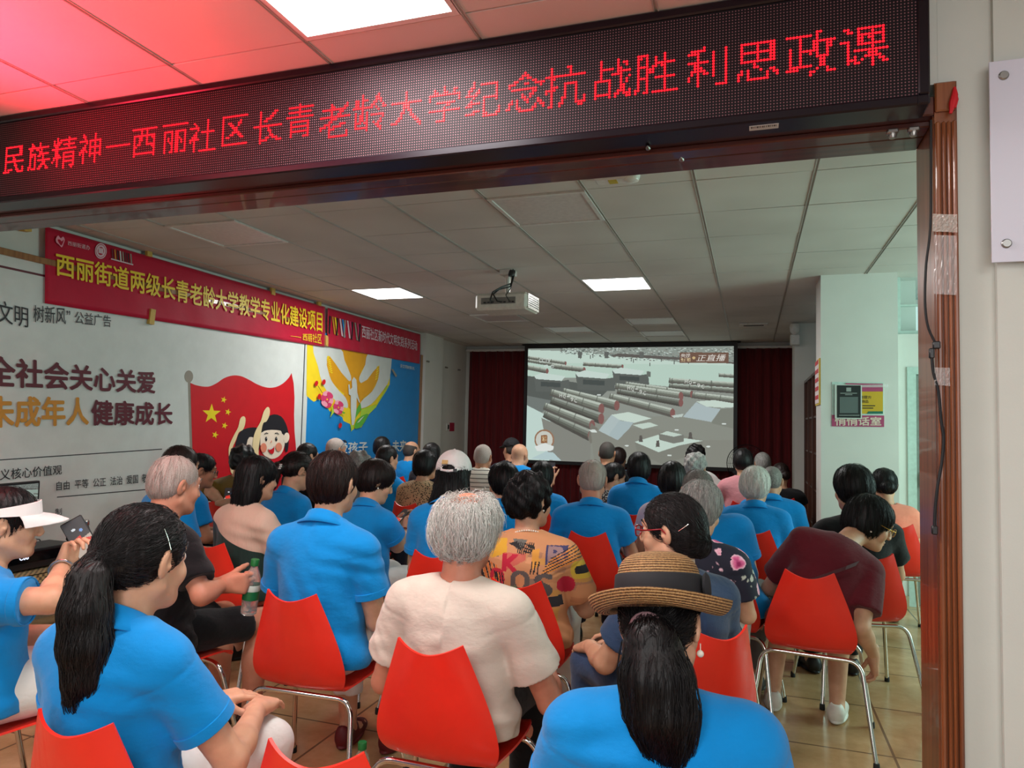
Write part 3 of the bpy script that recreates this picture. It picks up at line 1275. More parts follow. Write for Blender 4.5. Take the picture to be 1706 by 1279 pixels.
M_WALL = plain('white_wall_paint', rgb(214, 214, 208), 0.75, 0.03, 3, 0.08, 90)
M_FLOOR = None
t = NT('glazed_floor_tiles')
t.set(rough=0.16, spec=0.5)
vec = t.obj()
br = t.n('ShaderNodeTexBrick', offset=0.0, squash=1.0)
br.inputs['Scale'].default_value = 1.0
br.inputs['Mortar Size'].default_value = 0.006
br.inputs['Mortar Smooth'].default_value = 0.1
br.inputs['Brick Width'].default_value = 0.6
br.inputs['Row Height'].default_value = 0.6
t.l(vec, br.inputs['Vector'])
f1 = t.noise(t.obj((2.2, 2.2, 2.2)), 1.6, 8, 0.65)
c1 = t.ramp(f1, [(0.30, rgb(158, 124, 84)), (0.55, rgb(186, 152, 110)), (0.78, rgb(206, 178, 138))])
t.l(c1, br.inputs['Color1'])
t.l(c1, br.inputs['Color2'])
br.inputs['Mortar'].default_value = (*rgb(112, 88, 64), 1)
t.l(br.outputs['Color'], t.b.inputs['Base Color'])
t.l(t.ramp(f1, [(0.2, (.14,) * 3), (0.8, (.26,) * 3)]), t.b.inputs['Roughness'])
M_FLOOR = t.m

t = NT('perforated_ceiling_tile')
t.set(rough=0.7, spec=0.25)
vec = t.obj()
f = t.noise(vec, 1.1, 2)
t.l(t.ramp(f, [(0.3, rgb(196, 192, 186)), (0.7, rgb(212, 209, 203))]), t.b.inputs['Base Color'])
wv = t.n('ShaderNodeTexVoronoi', feature='F1', distance='CHEBYCHEV')
wv.inputs['Scale'].default_value = 70
wv.inputs['Randomness'].default_value = 0
t.l(vec, wv.inputs['Vector'])
t.bump(wv.outputs['Distance'], 0.35, 0.003)
M_TILE = t.m
M_TBAR = plain('ceiling_bar_metal', rgb(176, 172, 166), 0.4)
M_VOID = plain('dark_void_above_ceiling', rgb(52, 44, 40), 0.9)


def struct(name, o):
    o.name = name
    o['kind'] = 'structure'
    return o


mb = MB()
mb.box((-5.6, -3.2, -0.12), (4.4, YB + .3, 0))
struct('floor', mb.build('floor', M_FLOOR))

# ceiling: separate tiles with dark joints; light panels sit in the cells left open
LIT = {(-1, 10): 'r', (-5, 10): 'l', (-1, 2): 'n'}
UNLIT = {(-5, 6), (-1, 6), (-1, 14), (-1, 16), (-4, 13), (-3, 15)}
rng = random.Random(4)
mb = MB()
ic0, ic1 = -7, 7
for i in range(ic0, ic1):
    for j in range(-6, 19):
        x0, y0 = GX0 + i * TILE, GY0 + j * TILE
        x1, y1 = x0 + TILE, y0 + TILE
        if (i, j) in LIT or (i, j) in UNLIT:
            continue
        x0, x1 = max(x0, XL - .05), min(x1, 3.3)
        if x1 - x0 < .03:
            continue
        gx, gy = .004, .004
        dz = [rng.uniform(-.002, .002) for _ in range(4)]
        V = [(x0 + gx, y0 + gy, CEIL + dz[0]), (x1 - gx, y0 + gy, CEIL + dz[1]), (x1 - gx, y1 - gy, CEIL + dz[2]), (x0 + gx, y1 - gy, CEIL + dz[3])]
        V += [(a, b, c + .015) for a, b, c in V]
        mb.raw(V, [(3, 2, 1, 0), (4, 5, 6, 7), (0, 1, 5, 4), (1, 2, 6, 5), (2, 3, 7, 6), (3, 0, 4, 7)])
struct('ceiling', mb.build('ceiling', M_TILE))
mb = MB()
mb.box((-5.6, -3.2, CEIL + .03), (4.4, YB + .3, CEIL + .16))
struct('ceiling_slab', mb.build('ceiling', M_VOID))
mb = MB()
for i in range(ic0 + 1, ic1):
    x = GX0 + i * TILE
    for dx in (-.009, .006):
        mb.box((x + dx, -3.0, CEIL - .004), (x + dx + .003, YB, CEIL + .02))
    mb.box((x - .0055, -3.0, CEIL + .004), (x + .0055, YB, CEIL + .02))
struct('trim_1', mb.build('trim_1', M_TBAR))

# walls
mb = MB()
mb.box((XL - .2, -3.2, 0), (XL, YB + .3, CEIL + .03))
struct('wall_left', mb.build('wall_left', M_WALL))
mb = MB()
mb.box((XL - .01, 9.62, 0), (XL + .09, 10.25, CEIL + .01))
struct('column', mb.build('column', M_WALL))
mb = MB()
mb.box((XL - .2, YB, 0), (1.6, YB + .2, CEIL + .03))
struct('wall_back', mb.build('wall_back', M_WALL))
mb = MB()
mb.box((1.13, 6.95, 0), (1.35, YB + .2, CEIL + .03))
struct('wall_right', mb.build('wall_right', M_WALL))
mb = MB()
mb.box((0.555, 6.55, 0), (1.14, 7.02, CEIL + .005))
struct('column', mb.build('column', M_WALL))
mb = MB()
mb.box((0.50, 9.45, 0), (1.2, 9.95, CEIL + .005))
struct('column', mb.build('column', M_WALL))
# wall beside the column with the window and the door
WY = 6.72
mb = MB()
mb.box((1.13, WY, 2.255), (1.165, WY + .22, CEIL + .03))
mb.box((2.25, WY, 1.975), (4.4, WY + .22, CEIL + .03))
mb.box((1.13, WY, 1.975), (2.25, WY + .22, 2.255))
mb.box((1.13, WY, 0), (1.235, WY + .22, 1.975))
mb.box((2.16, WY, 0), (4.4, WY + .22, 1.975))
struct('wall_right_far', mb.build('wall_right_far', M_WALL))
M_GLASS = NT('clear_glass').set(color=(.8, .95, .92), rough=0.03, alpha=.14, spec=.6).m
M_ALU = plain('pale_aluminium', rgb(196, 214, 208), 0.4, metal=0.2)
win = struct('window_1', MB().box((1.165, WY + .05, 2.255), (1.20, WY + .11, CEIL)).box((2.215, WY + .05, 2.255), (2.25, WY + .11, CEIL)).box((1.2, WY + .05, 2.255), (2.215, WY + .11, 2.29)).box((1.2, WY + .05, 2.50), (2.215, WY + .10, 2.515))
             .build('window_1', M_ALU))
mb = MB()
mb.box((1.2, WY + .075, 2.29), (2.215, WY + .08, CEIL))
mb.build('window_pane', M_GLASS, win)
# balcony grille and an outside wall with its daylight put in as glow
M_OUT = emitter('glowing_outside_wall', rgb(206, 246, 242), 0.95)
mb = MB()
mb.box((0.9, WY + 1.6, 1.2), (4.4, WY + 1.65, 4.6))
ow = struct('outside_wall', mb.build('wall_outside', M_OUT))
mb = MB()
for k in range(24):
    x = 1.2 + k * .075
    mb.tube([(x, WY + .62, 2.66), (x, WY + .62, 3.6)], .006, 0, 6)
mb.tube([(1.0, WY + .6, 2.655), (3.2, WY + .6, 2.655)], .012, 0, 6)
for x in (1.31, 2.0):
    mb.tube([(x + .22 * (s - 1) * -.5 + .0, WY + .6, 2.3) if False else (x + .16 * math.sin(a) * (1 if s else -1), WY + .6, 2.64 + .42 * math.cos(a) - .05) for s in (1,) for a in np.linspace(-1.45, 1.45, 15)], .011, 0, 6)
mb.tube([(1.30, WY + .6, 2.3), (1.30, WY + .6, 2.655)], .014, 0, 6)
mb.build('window_grille', plain('grille_metal', rgb(120, 150, 150), .5), win)
dr = MB()
dr.box((1.235, WY - .012, 0), (1.30, WY + .1, 1.975)).box((2.095, WY - .012, 0), (2.16, WY + .1, 1.975)).box((1.3, WY - .012, 1.915), (2.095, WY + .1, 1.975))
door = struct('door_1', dr.build('door_1', plain('door_frame_paint', rgb(186, 206, 198), .5)))
mb = MB()
mb.box((1.302, WY + .02, .01), (2.093, WY + .06, 1.913), bev=.004)
mb.box((1.40, WY + .012, 1.05), (1.99, WY + .024, 1.80), bev=.005)
mb.box((1.40, WY + .012, .15), (1.99, WY + .024, .93), bev=.005)
mb.build('door_leaf', plain('brushed_steel', rgb(150, 160, 154), .35, metal=.75), door)
mb = MB()
mb.box((1.335, WY - .015, .98), (1.355, WY + .02, 1.10), bev=.004)
mb.tube([(1.345, WY - .01, 1.06), (1.345, WY - .05, 1.06), (1.45, WY - .05, 1.06)], .009)
mb.build('door_handle', plain('handle_steel', rgb(180, 180, 178), .3, metal=.9), door)

# the wall with the wide opening: right-hand part and the beam above
mb = MB()
mb.box((.522, YO, 0), (.67, YO + .2, CEIL + .03))
mb.box((.66, YO - .02, 0), (4.4, YO + .2, CEIL + .03))
mb.box((.44, YO + .001, 2.46), (.60, YO + .19, CEIL + .03))
struct('wall_front', mb.build('wall_front', plain('white_wall_paint_dimmed', rgb(200, 203, 196), 0.75, 0.03, 3, 0.08, 90)))  # same white paint, darkened to offset the strong front light
mb = MB()
mb.box((XL - .1, YO + .012, 2.36), (.44, YO + .19, CEIL + .03))
struct('beam', mb.build('beam', M_WALL))


def wood_mat(name, c0, c1, c2, rough=.32, sc=(38, 38, 1.3)):
    t = NT(name)
    t.set(rough=rough, coat=.25)
    v = t.obj(sc)
    f = t.noise(v, 1.0, 6, .62)
    t.l(t.ramp(f, [(.28, c0), (.5, c1), (.75, c2)]), t.b.inputs['Base Color'])
    t.bump(f, .15, .003)
    return t.m


M_WOODV = wood_mat('reddish_wood_upright', rgb(84, 40, 20), rgb(128, 70, 38), rgb(152, 92, 54))
M_WOODH = wood_mat('reddish_wood_lintel', rgb(48, 18, 15), rgb(74, 30, 22), rgb(90, 40, 28), sc=(1.3, 38, 38))
# door casing: jamb lining and fluted face
mb = MB()
mb.box((.506, YO - .006, 0), (.522, YO + .215, 2.36))
mb.box((.508, YO - .018, 0), (.566, YO - .002, 2.455))
for a, b in ((.508, .5215), (.5255, .5345), (.5385, .5475), (.5515, .564)):
    mb.box((a, YO - .030, 0), (b, YO - .016, 2.335), bev=.004)
mb.box((.508, YO - .030, 2.365), (.564, YO - .016, 2.452), bev=.004)
struct('trim_2', mb.build('trim_2', M_WOODV))
mb = MB()
z0 = 2.340
mb.box((XL, YO - .010, z0 + .018), (.508, YO + .215, z0 + .045))
mb.box((XL, YO - .024, z0 + .018), (.508, YO - .008, z0 + .075), bev=.004)
mb.box((XL, YO + .02, z0 + .0), (.506, YO + .095, z0 + .020), bev=.004)
mb.box((XL, YO + .10, z0 + .0), (.506, YO + .212, z0 + .020), bev=.004)
struct('trim_3', mb.build('trim_3', M_WOODH))
mb = MB()
mb.box((XL, 2.6, 0), (XL + .014, 9.6, .09))
mb.box((1.11, WY - .016, 0), (1.235, WY, .085))
mb.box((.548, 6.534, 0), (1.146, 6.55, .085))
struct('baseboard_left', mb.build('baseboard_left', plain('baseboard_tile', rgb(176, 160, 136), .3)))

# ------------------------------------------------------------------ ceiling fixtures
M_PANEL = emitter('lit_light_panel', (1.0, .985, .97), 9.0)
M_PANEL_NEAR = emitter('lit_light_panel_near', (1.0, .985, .97), 11.0)
M_FRAME = plain('white_lamp_frame', rgb(214, 212, 208), .4)
M_UNLIT = plain('unlit_light_panel', rgb(206, 200, 196), .35)


def ceiling_panel(i, j, mat, label, drop=0.0, group=None):
    x0, y0 = GX0 + i * TILE, GY0 + j * TILE
    r = empty('ceiling_light', (x0 + .3, y0 + .3, CEIL))
    tag(r, label, 'ceiling light', group or 'square ceiling light panels')
    mb = MB()
    a, b = .296, .272
    for lo, hi in (((-a, -a), (a, -b)), ((-a, b), (a, a)), ((-a, -b), (-b, b)), ((b, -b), (a, b))):
        mb.box((lo[0], lo[1], -.004 - drop), (hi[0], hi[1], .012))
    mb.build('frame', M_FRAME, r)
    mb = MB()
    mb.box((-b, -b, .000 - drop * .5), (b, b, .008))
    mb.build('diffuser', mat, r)


ceiling_panel(-1, 10, M_PANEL, 'lit square ceiling light panel to the right of the projector')
ceiling_panel(-5, 10, M_PANEL, 'lit square ceiling light panel above the red banners on the left')
ceiling_panel(-1, 2, M_PANEL_NEAR, 'large bright ceiling light panel in front of the red letter display')
ceiling_panel(-5, 6, M_UNLIT, 'unlit ceiling panel near the first red banner and the beam', .006)
ceiling_panel(-1, 6, M_UNLIT, 'unlit ceiling panel in front of the projector', .006)
ceiling_panel(-1, 14, M_UNLIT, 'unlit ceiling panel above the middle of the projection screen, nearer one', .006)
ceiling_panel(-1, 16, M_UNLIT, 'unlit ceiling panel directly above the top edge of the projection screen', .006)
ceiling_panel(-4, 13, M_UNLIT, 'unlit ceiling panel behind the lit panel over the banners', .006)
ceiling_panel(-3, 15, M_UNLIT, 'unlit ceiling panel above the dark red curtain', .006)
for (i, j, e) in ((-1, 10, 30), (-5, 10, 26), (-1, 2, 26)):
    l = area_light('ceiling_panel_light', (GX0 + i * TILE + .3, GY0 + j * TILE + .3, CEIL - .012), (GX0 + i * TILE + .3, GY0 + j * TILE + .3, 0), .52, .52, e, (1, .985, .96))

# emergency lamp on the ceiling
r = empty('emergency_lamp', (-.68, 3.70, CEIL))
tag(r, 'white emergency lamp with a yellow label on the ceiling behind the beam', 'lamp')
MB().box((-.12, -.05, -.03), (.06, .05, 0), bev=.012).build('housing', M_FRAME, r)
mb = MB()
mb.lathe([(.045, 0), (.045, -.015), (.038, -.034), (.015, -.042)], 0, 20, Matrix.Translation((.075, 0, 0)))
mb.build('lamp_cover', plain('clear_cover', rgb(226, 226, 220), .2), r)
MB().box((-.045, -.03, -.032), (.0, .03, -.029)).build('yellow_label', plain('yellow_label_paper', rgb(196, 170, 40), .5), r)
r = empty('air_vent', (0.02, 9.42, CEIL))
tag(r, 'narrow white air vent with a dark slot in the ceiling near the right curtain', 'vent')
MB().box((-.17, -.09, -.02), (.17, .09, 0.002), bev=.006).build('frame', M_FRAME, r)
MB().box((-.12, -.03, -.023), (.12, .03, -.019)).build('slot', M_VOID, r)

# projector on its ceiling mount
M_PROJ = plain('projector_shell', rgb(206, 202, 190), .4)
M_DARK = plain('dark_plastic', rgb(26, 26, 28), .4)
PX, PY, PZ = -2.0, 5.78, 2.455
r = empty('projector', (PX, PY, PZ), math.radians(-2))
tag(r, 'white projector hanging upside down from the ceiling in front of the screen', 'projector')
mb = MB()
w2, d2, h2 = .235, .17, .072
mb.box((-w2, -d2, -h2), (w2, d2, h2), bev=.022)
mb.build('housing', M_PROJ, r)
mb = MB()
mb.box((-.175, -d2 - .004, -.025), (.135, -d2 + .004, .030))
mb.build('connector_panel', plain('connector_panel_grey', rgb(120, 116, 110), .5), r)
for k, x in enumerate((-.15, -.115, -.085, .0, .03, .075, .105)):
    MB().box((x, -d2 - .010, -.018 + .004 * (k % 2)), (x + .02, -d2 - .002, -.006)).build('socket', M_DARK, r)
mb = MB()
for k in range(6):
    z = -.048 + k * .018
    mb.box((w2 - .002, -d2 + .03, z), (w2 + .006, d2 - .05, z + .006))
mb.box((w2 - .004, -d2 + .022, -.056), (w2 + .007, -d2 + .030, .056)).box((w2 - .004, d2 - .05, -.056), (w2 + .007, d2 - .042, .056)).box((w2 - .004, -d2 + .022, .052), (w2 + .007, d2 - .042, .06)).box((w2 - .004, -d2 + .022, -.06), (w2 + .007, d2 - .042, -.052))
mb.build('vent_grille', M_PROJ, r)
MB().box((w2 - .003, -d2 + .026, -.054), (w2 + .001, d2 - .046, .054)).build('vent_recess', M_DARK, r)
mb = MB()
mb.lathe([(.055, 0), (.055, .03), (.046, .03), (.044, .006)], 0, 24, Matrix.Translation((-.09, d2 - .004, 0)) @ Matrix.Rotation(-math.pi / 2, 4, 'X'))
mb.build('lens', M_DARK, r)
mb = MB()
mb.tube([(0, 0, h2), (0, 0, CEIL - PZ)], .022)
mb.box((-.07, -.07, h2 - .002), (.07, .07, h2 + .014), bev=.004)
mb.box((-.06, -.06, CEIL - PZ - .05), (.06, .06, CEIL - PZ), bev=.006)
mb.build('ceiling_mount', plain('mount_metal', rgb(200, 198, 192), .4, metal=.3), r)
mb = MB()
mb.tube([(.06, -.02, CEIL - PZ - .01), (.065, -.09, .16), (.0, -.15, .12), (-.06, -d2 - .03, .07), (-.075, -d2 - .045, .0), (-.06, -d2 - .012, -.012)], .007, 0, 8)
mb.tube([(.065, -.02, CEIL - PZ - .01), (.06, -.10, .13), (-.02, -.16, .10), (-.05, -d2 - .04, .05), (-.01, -d2 - .05, -.01), (.01, -d2 - .012, -.012)], .007, 0, 8)
mb.tube([(.07, -.02, CEIL - PZ - .02), (.075, -.12, .12), (.06, -d2 - .03, .04), (.085, -d2 - .012, -.008)], .004, 0, 8)
mb.lathe([(.026, 0), (.03, .02), (.024, .05), (.012, .07)], 0, 14, Matrix.Translation((.045, -.04, CEIL - PZ - .065)))
mb.build('cables', M_DARK, r)

# ------------------------------------------------------------------ red letter display over the opening
LY = 2.23
t = NT('lamp_board_face')
t.set(color=rgb(20, 8, 14), rough=.62, spec=.22)
vec = t.obj()
sx = t.n('ShaderNodeSeparateXYZ')
t.l(vec, sx.inputs[0])


def cell(out):
    m = t.n('ShaderNodeMath', operation='FRACT')
    k = t.n('ShaderNodeMath', operation='MULTIPLY')
    k.inputs[1].default_value = 1 / .0093
    t.l(out, k.inputs[0])
    t.l(k.outputs[0], m.inputs[0])
    s_ = t.n('ShaderNodeMath', operation='SUBTRACT')
    s_.inputs[1].default_value = .5
    t.l(m.outputs[0], s_.inputs[0])
    q = t.n('ShaderNodeMath', operation='POWER')
    q.inputs[1].default_value = 2
    ab = t.n('ShaderNodeMath', operation='ABSOLUTE')
    t.l(s_.outputs[0], ab.inputs[0])
    t.l(ab.outputs[0], q.inputs[0])
    return q.outputs[0]


ad = t.n('ShaderNodeMath', operation='ADD')
t.l(cell(sx.outputs[0]), ad.inputs[0])
t.l(cell(sx.outputs[2]), ad.inputs[1])
t.l(t.ramp(ad.outputs[0], [(.03, rgb(132, 88, 94)), (.055, rgb(16, 6, 11))]), t.b.inputs['Base Color'])
M_LFACE = t.m
M_LFRAME = plain('black_anodised_frame', rgb(24, 14, 24), .28, metal=.4)
M_LLIT = emitter('lit_red_lamp', (1.0, .004, .010), 5.0)
x0, x1 = -4.60, .475
zb, zt = 2.350, 2.748
r = empty('lamp_display', (0, LY, 0))
tag(r, 'long black display board with glowing red dot letters fixed over the opening', 'sign')
mb = MB()
fr = .030
mb.box((x0, 0, zb), (x1, .105, zb + fr), bev=.005).box((x0, 0, zt - fr), (x1, .105, zt), bev=.005)
mb.box((x0, 0, zb + fr), (x0 + fr, .105, zt - fr), bev=.004).box((x1 - fr, 0, zb + fr), (x1, .105, zt - fr), bev=.004)
for sx_ in (x1 - fr - .002,):
    mb.box((sx_, -.003, zb), (sx_ + .002, .01, zb + fr))
mb.box((x0 + .01, .02, zb + .01), (x1 - .01, .10, zt - .01))
mb.build('frame', M_LFRAME, r)
mb = MB()
mb.box((x0 + fr, .010, zb + fr), (x1 - fr, .022, zt - fr))
mb.build('lamp_panel', M_LFACE, r)
PIT = .0093
for ci, ch in enumerate('民族精神一西丽社区长青老龄大学纪念抗战胜利思政课'):
    mb = MB()
    lamps = dot_rows(ch)
    bx = .2325 - (23 - ci) * .1488
    bz = 2.6133
    for row in range(16):
        for c in range(16):
            if lamps[row, c]:
                cx, cz = bx + (c + .5) * PIT, bz - (row + .5) * PIT
                a = [(cx + .0040 * math.cos(k * math.pi / 3), .0095, cz + .0040 * math.sin(k * math.pi / 3)) for k in range(6)]
                b = [(cx + .0022 * math.cos(k * math.pi / 3), .0068, cz + .0022 * math.sin(k * math.pi / 3)) for k in range(6)]
                mb.raw(a + b, [tuple(range(6, 12))] + [(k, (k + 1) % 6, 6 + (k + 1) % 6, 6 + k) for k in range(6)], 0)
    mb.build('lit_character', M_LLIT, r)
MB().box((-.01, .028, zb - .0015), (.075, .062, zb + .002)).build('barcode_sticker', plain('sticker_paper', rgb(206, 200, 200), .6), r)
mb = MB()
for k in range(14):
    mb.box((-.005 + k * .0055, .032, zb - .002), (-.005 + k * .0055 + (.002 if k % 3 else .0035), .045, zb - .0012))
mb.build('barcode', plain('barcode_ink', rgb(60, 50, 54), .6), r)


# ------------------------------------------------------------------ printed boards and banners on the left wall
XW = -4.655


def W(u, v, dx=0.0):
    return at_x(u, v, XW + dx)


def smooth_pts(pts, n=4, closed=True):
    P = np.array(pts, float)
    m = len(P)
    out = []
    for i in range(m if closed else m - 1):
        p0, p1, p2, p3 = P[(i - 1) % m] if closed or i > 0 else P[0], P[i], P[(i + 1) % m], P[(i + 2) % m] if closed or i + 2 < m else P[-1]
        for k in range(n):
            t = k / n
            out.append(.5 * (2 * p1 + (p2 - p0) * t + (2 * p0 - 5 * p1 + 4 * p2 - p3) * t * t + (3 * p1 - p0 - 3 * p2 + p3) * t ** 3))
    if not closed:
        out.append(P[-1])
    return np.array(out)


def ear_fill(P2):
    """triangulate a simple polygon"""
    from mathutils.geometry import tessellate_polygon
    return [tuple(t) for t in tessellate_polygon([[Vector((p[0], p[1], 0)) for p in P2]])]


class Print:
    """flat printed artwork: shapes given in picture pixels, laid on the wall plane where they stand"""

    def __init__(s, ox=0, oy=0, sc=1.0):
        s.mb, s.m, s.o, s.lay = MB(), [], (ox, oy, sc), 0

    def px(s, p):
        return (s.o[0] + p[0] / s.o[2], s.o[1] + p[1] / s.o[2])

    def poly(s, pts, mat, smooth=0, lay=None):
        P = smooth_pts(pts, smooth) if smooth else np.array(pts, float)
        s.lay += 1
        if mat not in s.m:
            s.m.append(mat)
        d = .0006 * s.lay
        V = [W(*s.px(p), dx=d) for p in P]
        T = ear_fill([(v[1], v[2]) for v in V])
        T2 = []
        for a, b, c in T:
            nn = np.cross(V[b] - V[a], V[c] - V[a])
            T2.append((a, b, c) if nn[0] > 0 else (a, c, b))
        s.mb.raw(V, T2, s.m.index(mat))

    def ell(s, c, r, mat, rot=0):
        t = np.linspace(0, 2 * math.pi, 25)[:-1]
        x, y = np.cos(t) * r[0], np.sin(t) * r[1]
        s.poly(np.stack([c[0] + x * math.cos(rot) - y * math.sin(rot), c[1] + x * math.sin(rot) + y * math.cos(rot)], -1), mat)

    def star(s, c, r, mat, rot=0, sq=.92):
        pts = []
        for k in range(10):
            a = -math.pi / 2 + k * math.pi / 5 + rot
            q = r if k % 2 == 0 else r * .40
            pts.append((c[0] + q * math.cos(a) * sq, c[1] + q * math.sin(a)))
        s.poly(pts, mat)

    def line(s, a, b, w, mat):
        a, b = np.array(a, float), np.array(b, float)
        n = np.array([-(b - a)[1], (b - a)[0]])
        n = n / np.linalg.norm(n) * w / 2
        s.poly([a + n, b + n, b - n, a - n], mat)

    def build(s, name, parent):
        return s.mb.build(name, s.m, parent)


def ink(name, r, g, b, rough=.45):
    return plain(name, rgb(r, g, b), rough, .04, 8)


I_WHITE = ink('print_white', 212, 216, 212)
I_MAROON = ink('print_maroon', 98, 30, 44)
I_ORANGE = ink('print_orange', 204, 140, 48)
I_RED = ink('print_red', 206, 16, 30)
I_YELLOW = ink('print_yellow', 240, 214, 30)
I_BLACK = ink('print_black', 30, 28, 34)
I_SKIN = ink('print_skin', 240, 216, 166)
I_FACE = ink('print_face', 242, 222, 200)
I_CHEEK = ink('print_cheek', 232, 138, 108)
I_GREY = ink('print_grey', 150, 142, 130)
I_BLUE = ink('print_blue', 14, 134, 206)
I_GOLD = ink('print_gold', 228, 160, 20)
I_BRIGHT = ink('print_bright_yellow', 244, 212, 36)
I_PINK = ink('print_pink', 222, 60, 110)
I_LPINK = ink('print_light_pink', 244, 160, 180)
I_GREEN = ink('print_green', 92, 176, 56)
I_LGREEN = ink('print_light_green', 178, 214, 60)
I_BANNER = cloth_mat('banner_crimson_cloth', rgb(186, 16, 52), .5, .05, 900, .12)
M_BROWN = wood_mat('brown_board_trim', rgb(120, 76, 40), rgb(150, 102, 58), rgb(166, 120, 76))

# white board
Y0, Y1 = 2.75, W(505, 640)[1]
zt1 = 2.452
bd = empty('poster_board', (XW, Y0, .5))
tag(bd, 'large white poster board with maroon and orange writing and a red flag print', 'poster board')


def rel(o, par):
    o.parent = par
    o.location = -Vector(par.location)
    return o


def bx(name, lo, hi, mat, par, bev=0):
    return rel(MB().box(lo, hi, bev=bev).build(name, mat), par)


bx('panel', (XL + .021, Y0, .5), (XW, Y1, zt1), I_WHITE, bd)
bx('top_trim', (XL + .021, Y0, zt1), (XW + .02, Y1 - .01, zt1 + .045), M_BROWN, bd, .004)
bx('border_line', (XW, Y0, zt1 - .085), (XW + .0015, 3.75, zt1 - .070), I_MAROON, bd)
bx('side_gap', (XW - .002, Y1 - .004, .5), (XW + .004, Y1 + .008, zt1), I_BLACK, bd)
A = Print(300, 620, 7.105)
A.poly([(92, 118), (125, 118), (160, 1300), (128, 1300)], I_GREY)
A.ell((103, 50), (52, 72), I_GREY)
A.poly([(122, 125)] + [tuple(p) for p in smooth_pts([(122, 125), (200, 155), (330, 170), (430, 130), (520, 70), (620, 38), (720, 45), (820, 90), (920, 145), (1030, 180), (1130, 175), (1220, 130), (1290, 60), (1320, 8)], 4, False)] +
       [(1345, 130), (1355, 300), (1350, 500), (1355, 700), (1370, 860), (1400, 1500), (165, 1500)], I_RED)
A.star((372, 492), 122, I_YELLOW, .03)
for c, q in (((517, 325), 42), ((567, 470), 42), ((527, 630), 42), ((415, 740), 46)):
    A.star(c, q, I_YELLOW, .3)
A.poly([(655, 900), (670, 800), (700, 720), (760, 672), (860, 652), (930, 670), (960, 760), (900, 1000), (700, 1100)], I_BLACK, 3)
A.poly([(575, 950), (590, 850), (640, 740), (688, 650), (712, 550), (748, 520), (775, 545), (768, 620), (742, 682), (695, 712), (662, 800), (618, 900), (600, 1000), (640, 1180), (600, 1180)], I_SKIN, 3)
A.poly([(800, 800), (860, 770), (900, 800), (930, 960), (900, 1100), (760, 1100)], I_FACE, 3)
A.poly([(950, 760), (965, 690), (1080, 665), (1205, 690), (1240, 790), (1228, 900), (1180, 985), (1090, 1025), (1000, 985), (955, 900)], I_FACE, 3)
A.ell((1258, 775), (36, 66), I_FACE, .15)
A.poly([(955, 715), (975, 620), (1030, 535), (1110, 497), (1195, 520), (1250, 600), (1280, 700), (1288, 800), (1275, 930), (1245, 930), (1236, 760), (1205, 725), (1190, 690), (1080, 680), (1000, 692)], I_BLACK, 2)
A.ell((1258, 775), (34, 62), I_FACE, .15)
A.poly([(868, 780), (895, 690), (955, 580), (988, 470), (1030, 412), (1060, 430), (1058, 510), (1022, 582), (985, 602), (962, 700), (945, 800), (930, 960), (985, 1150), (900, 1150), (860, 900)], I_SKIN, 3)
for x in (1020, 1140):
    A.ell((x, 790), (13, 28), I_BLACK)
    A.ell((x + 5, 778), (4, 8), I_WHITE)
A.poly([(995, 730), (1020, 712), (1045, 722), (1042, 730), (1020, 722), (1000, 738)], I_BLACK)
A.poly([(1122, 718), (1150, 712), (1176, 732), (1170, 738), (1148, 722), (1124, 728)], I_BLACK)
A.ell((990, 893), (36, 56), I_CHEEK)
A.ell((1170, 885), (37, 52), I_CHEEK)
A.poly([(1045, 908), (1085, 895), (1115, 868), (1112, 945), (1088, 968), (1060, 948)], I_RED, 2)
A.poly([(1048, 905), (1085, 893), (1113, 868), (1108, 890), (1085, 908), (1056, 918)], I_WHITE)
A.poly([(1074, 830), (1084, 800), (1088, 832)], I_CHEEK)
B = Print()
B.line((-60, 770), (270, 748), 1.6, I_BLACK)
B.line((95, 828), (420, 800), 1.5, I_BLACK)
for q in (A, B):
    rel(q.build('printed_artwork', None), bd)


def wtext(name, txt, tl, tr, br, bl, mat, par, off=.012, dx=.009):
    return rel(text_on(name, txt, quad_place(W(*tl, dx=dx), W(*tr, dx=dx), W(*br, dx=dx), W(*bl, dx=dx)), mat, None, off), par)


wtext('lettering', '“讲文明', (-46, 488), (47, 512), (47, 546), (-46, 530), I_BLACK, bd, .008)
wtext('lettering', '树新风”', (56, 508), (117, 513), (117, 541), (56, 536), I_BLACK, bd, .008)
wtext('lettering', '公益广告', (125, 518), (185, 526), (185, 545), (125, 539), I_BLACK, bd, .008)
wtext('lettering', '全社会关心关爱', (-23, 592), (258, 620), (258, 655), (-23, 642), I_MAROON, bd, .034)
wtext('lettering', '未成年人', (-22, 660), (147, 663), (147, 707), (-22, 712), I_ORANGE, bd, .034)
wtext('lettering', '健康成长', (153, 666), (287, 672), (287, 707), (153, 708), I_MAROON, bd, .034)
wtext('lettering', '社会主义核心价值观', (-60, 786), (103, 774), (103, 790), (-60, 806), I_BLACK, bd, .010)
wtext('lettering', '自由  平等  公正  法治  爱国  敬业  诚信  友善', (94, 802), (302, 784), (302, 798), (94, 817), I_BLACK, bd, .010)
wtext('lettering', '制', (92, 847), (103, 846), (103, 857), (92, 858), I_BLACK, bd, .004)

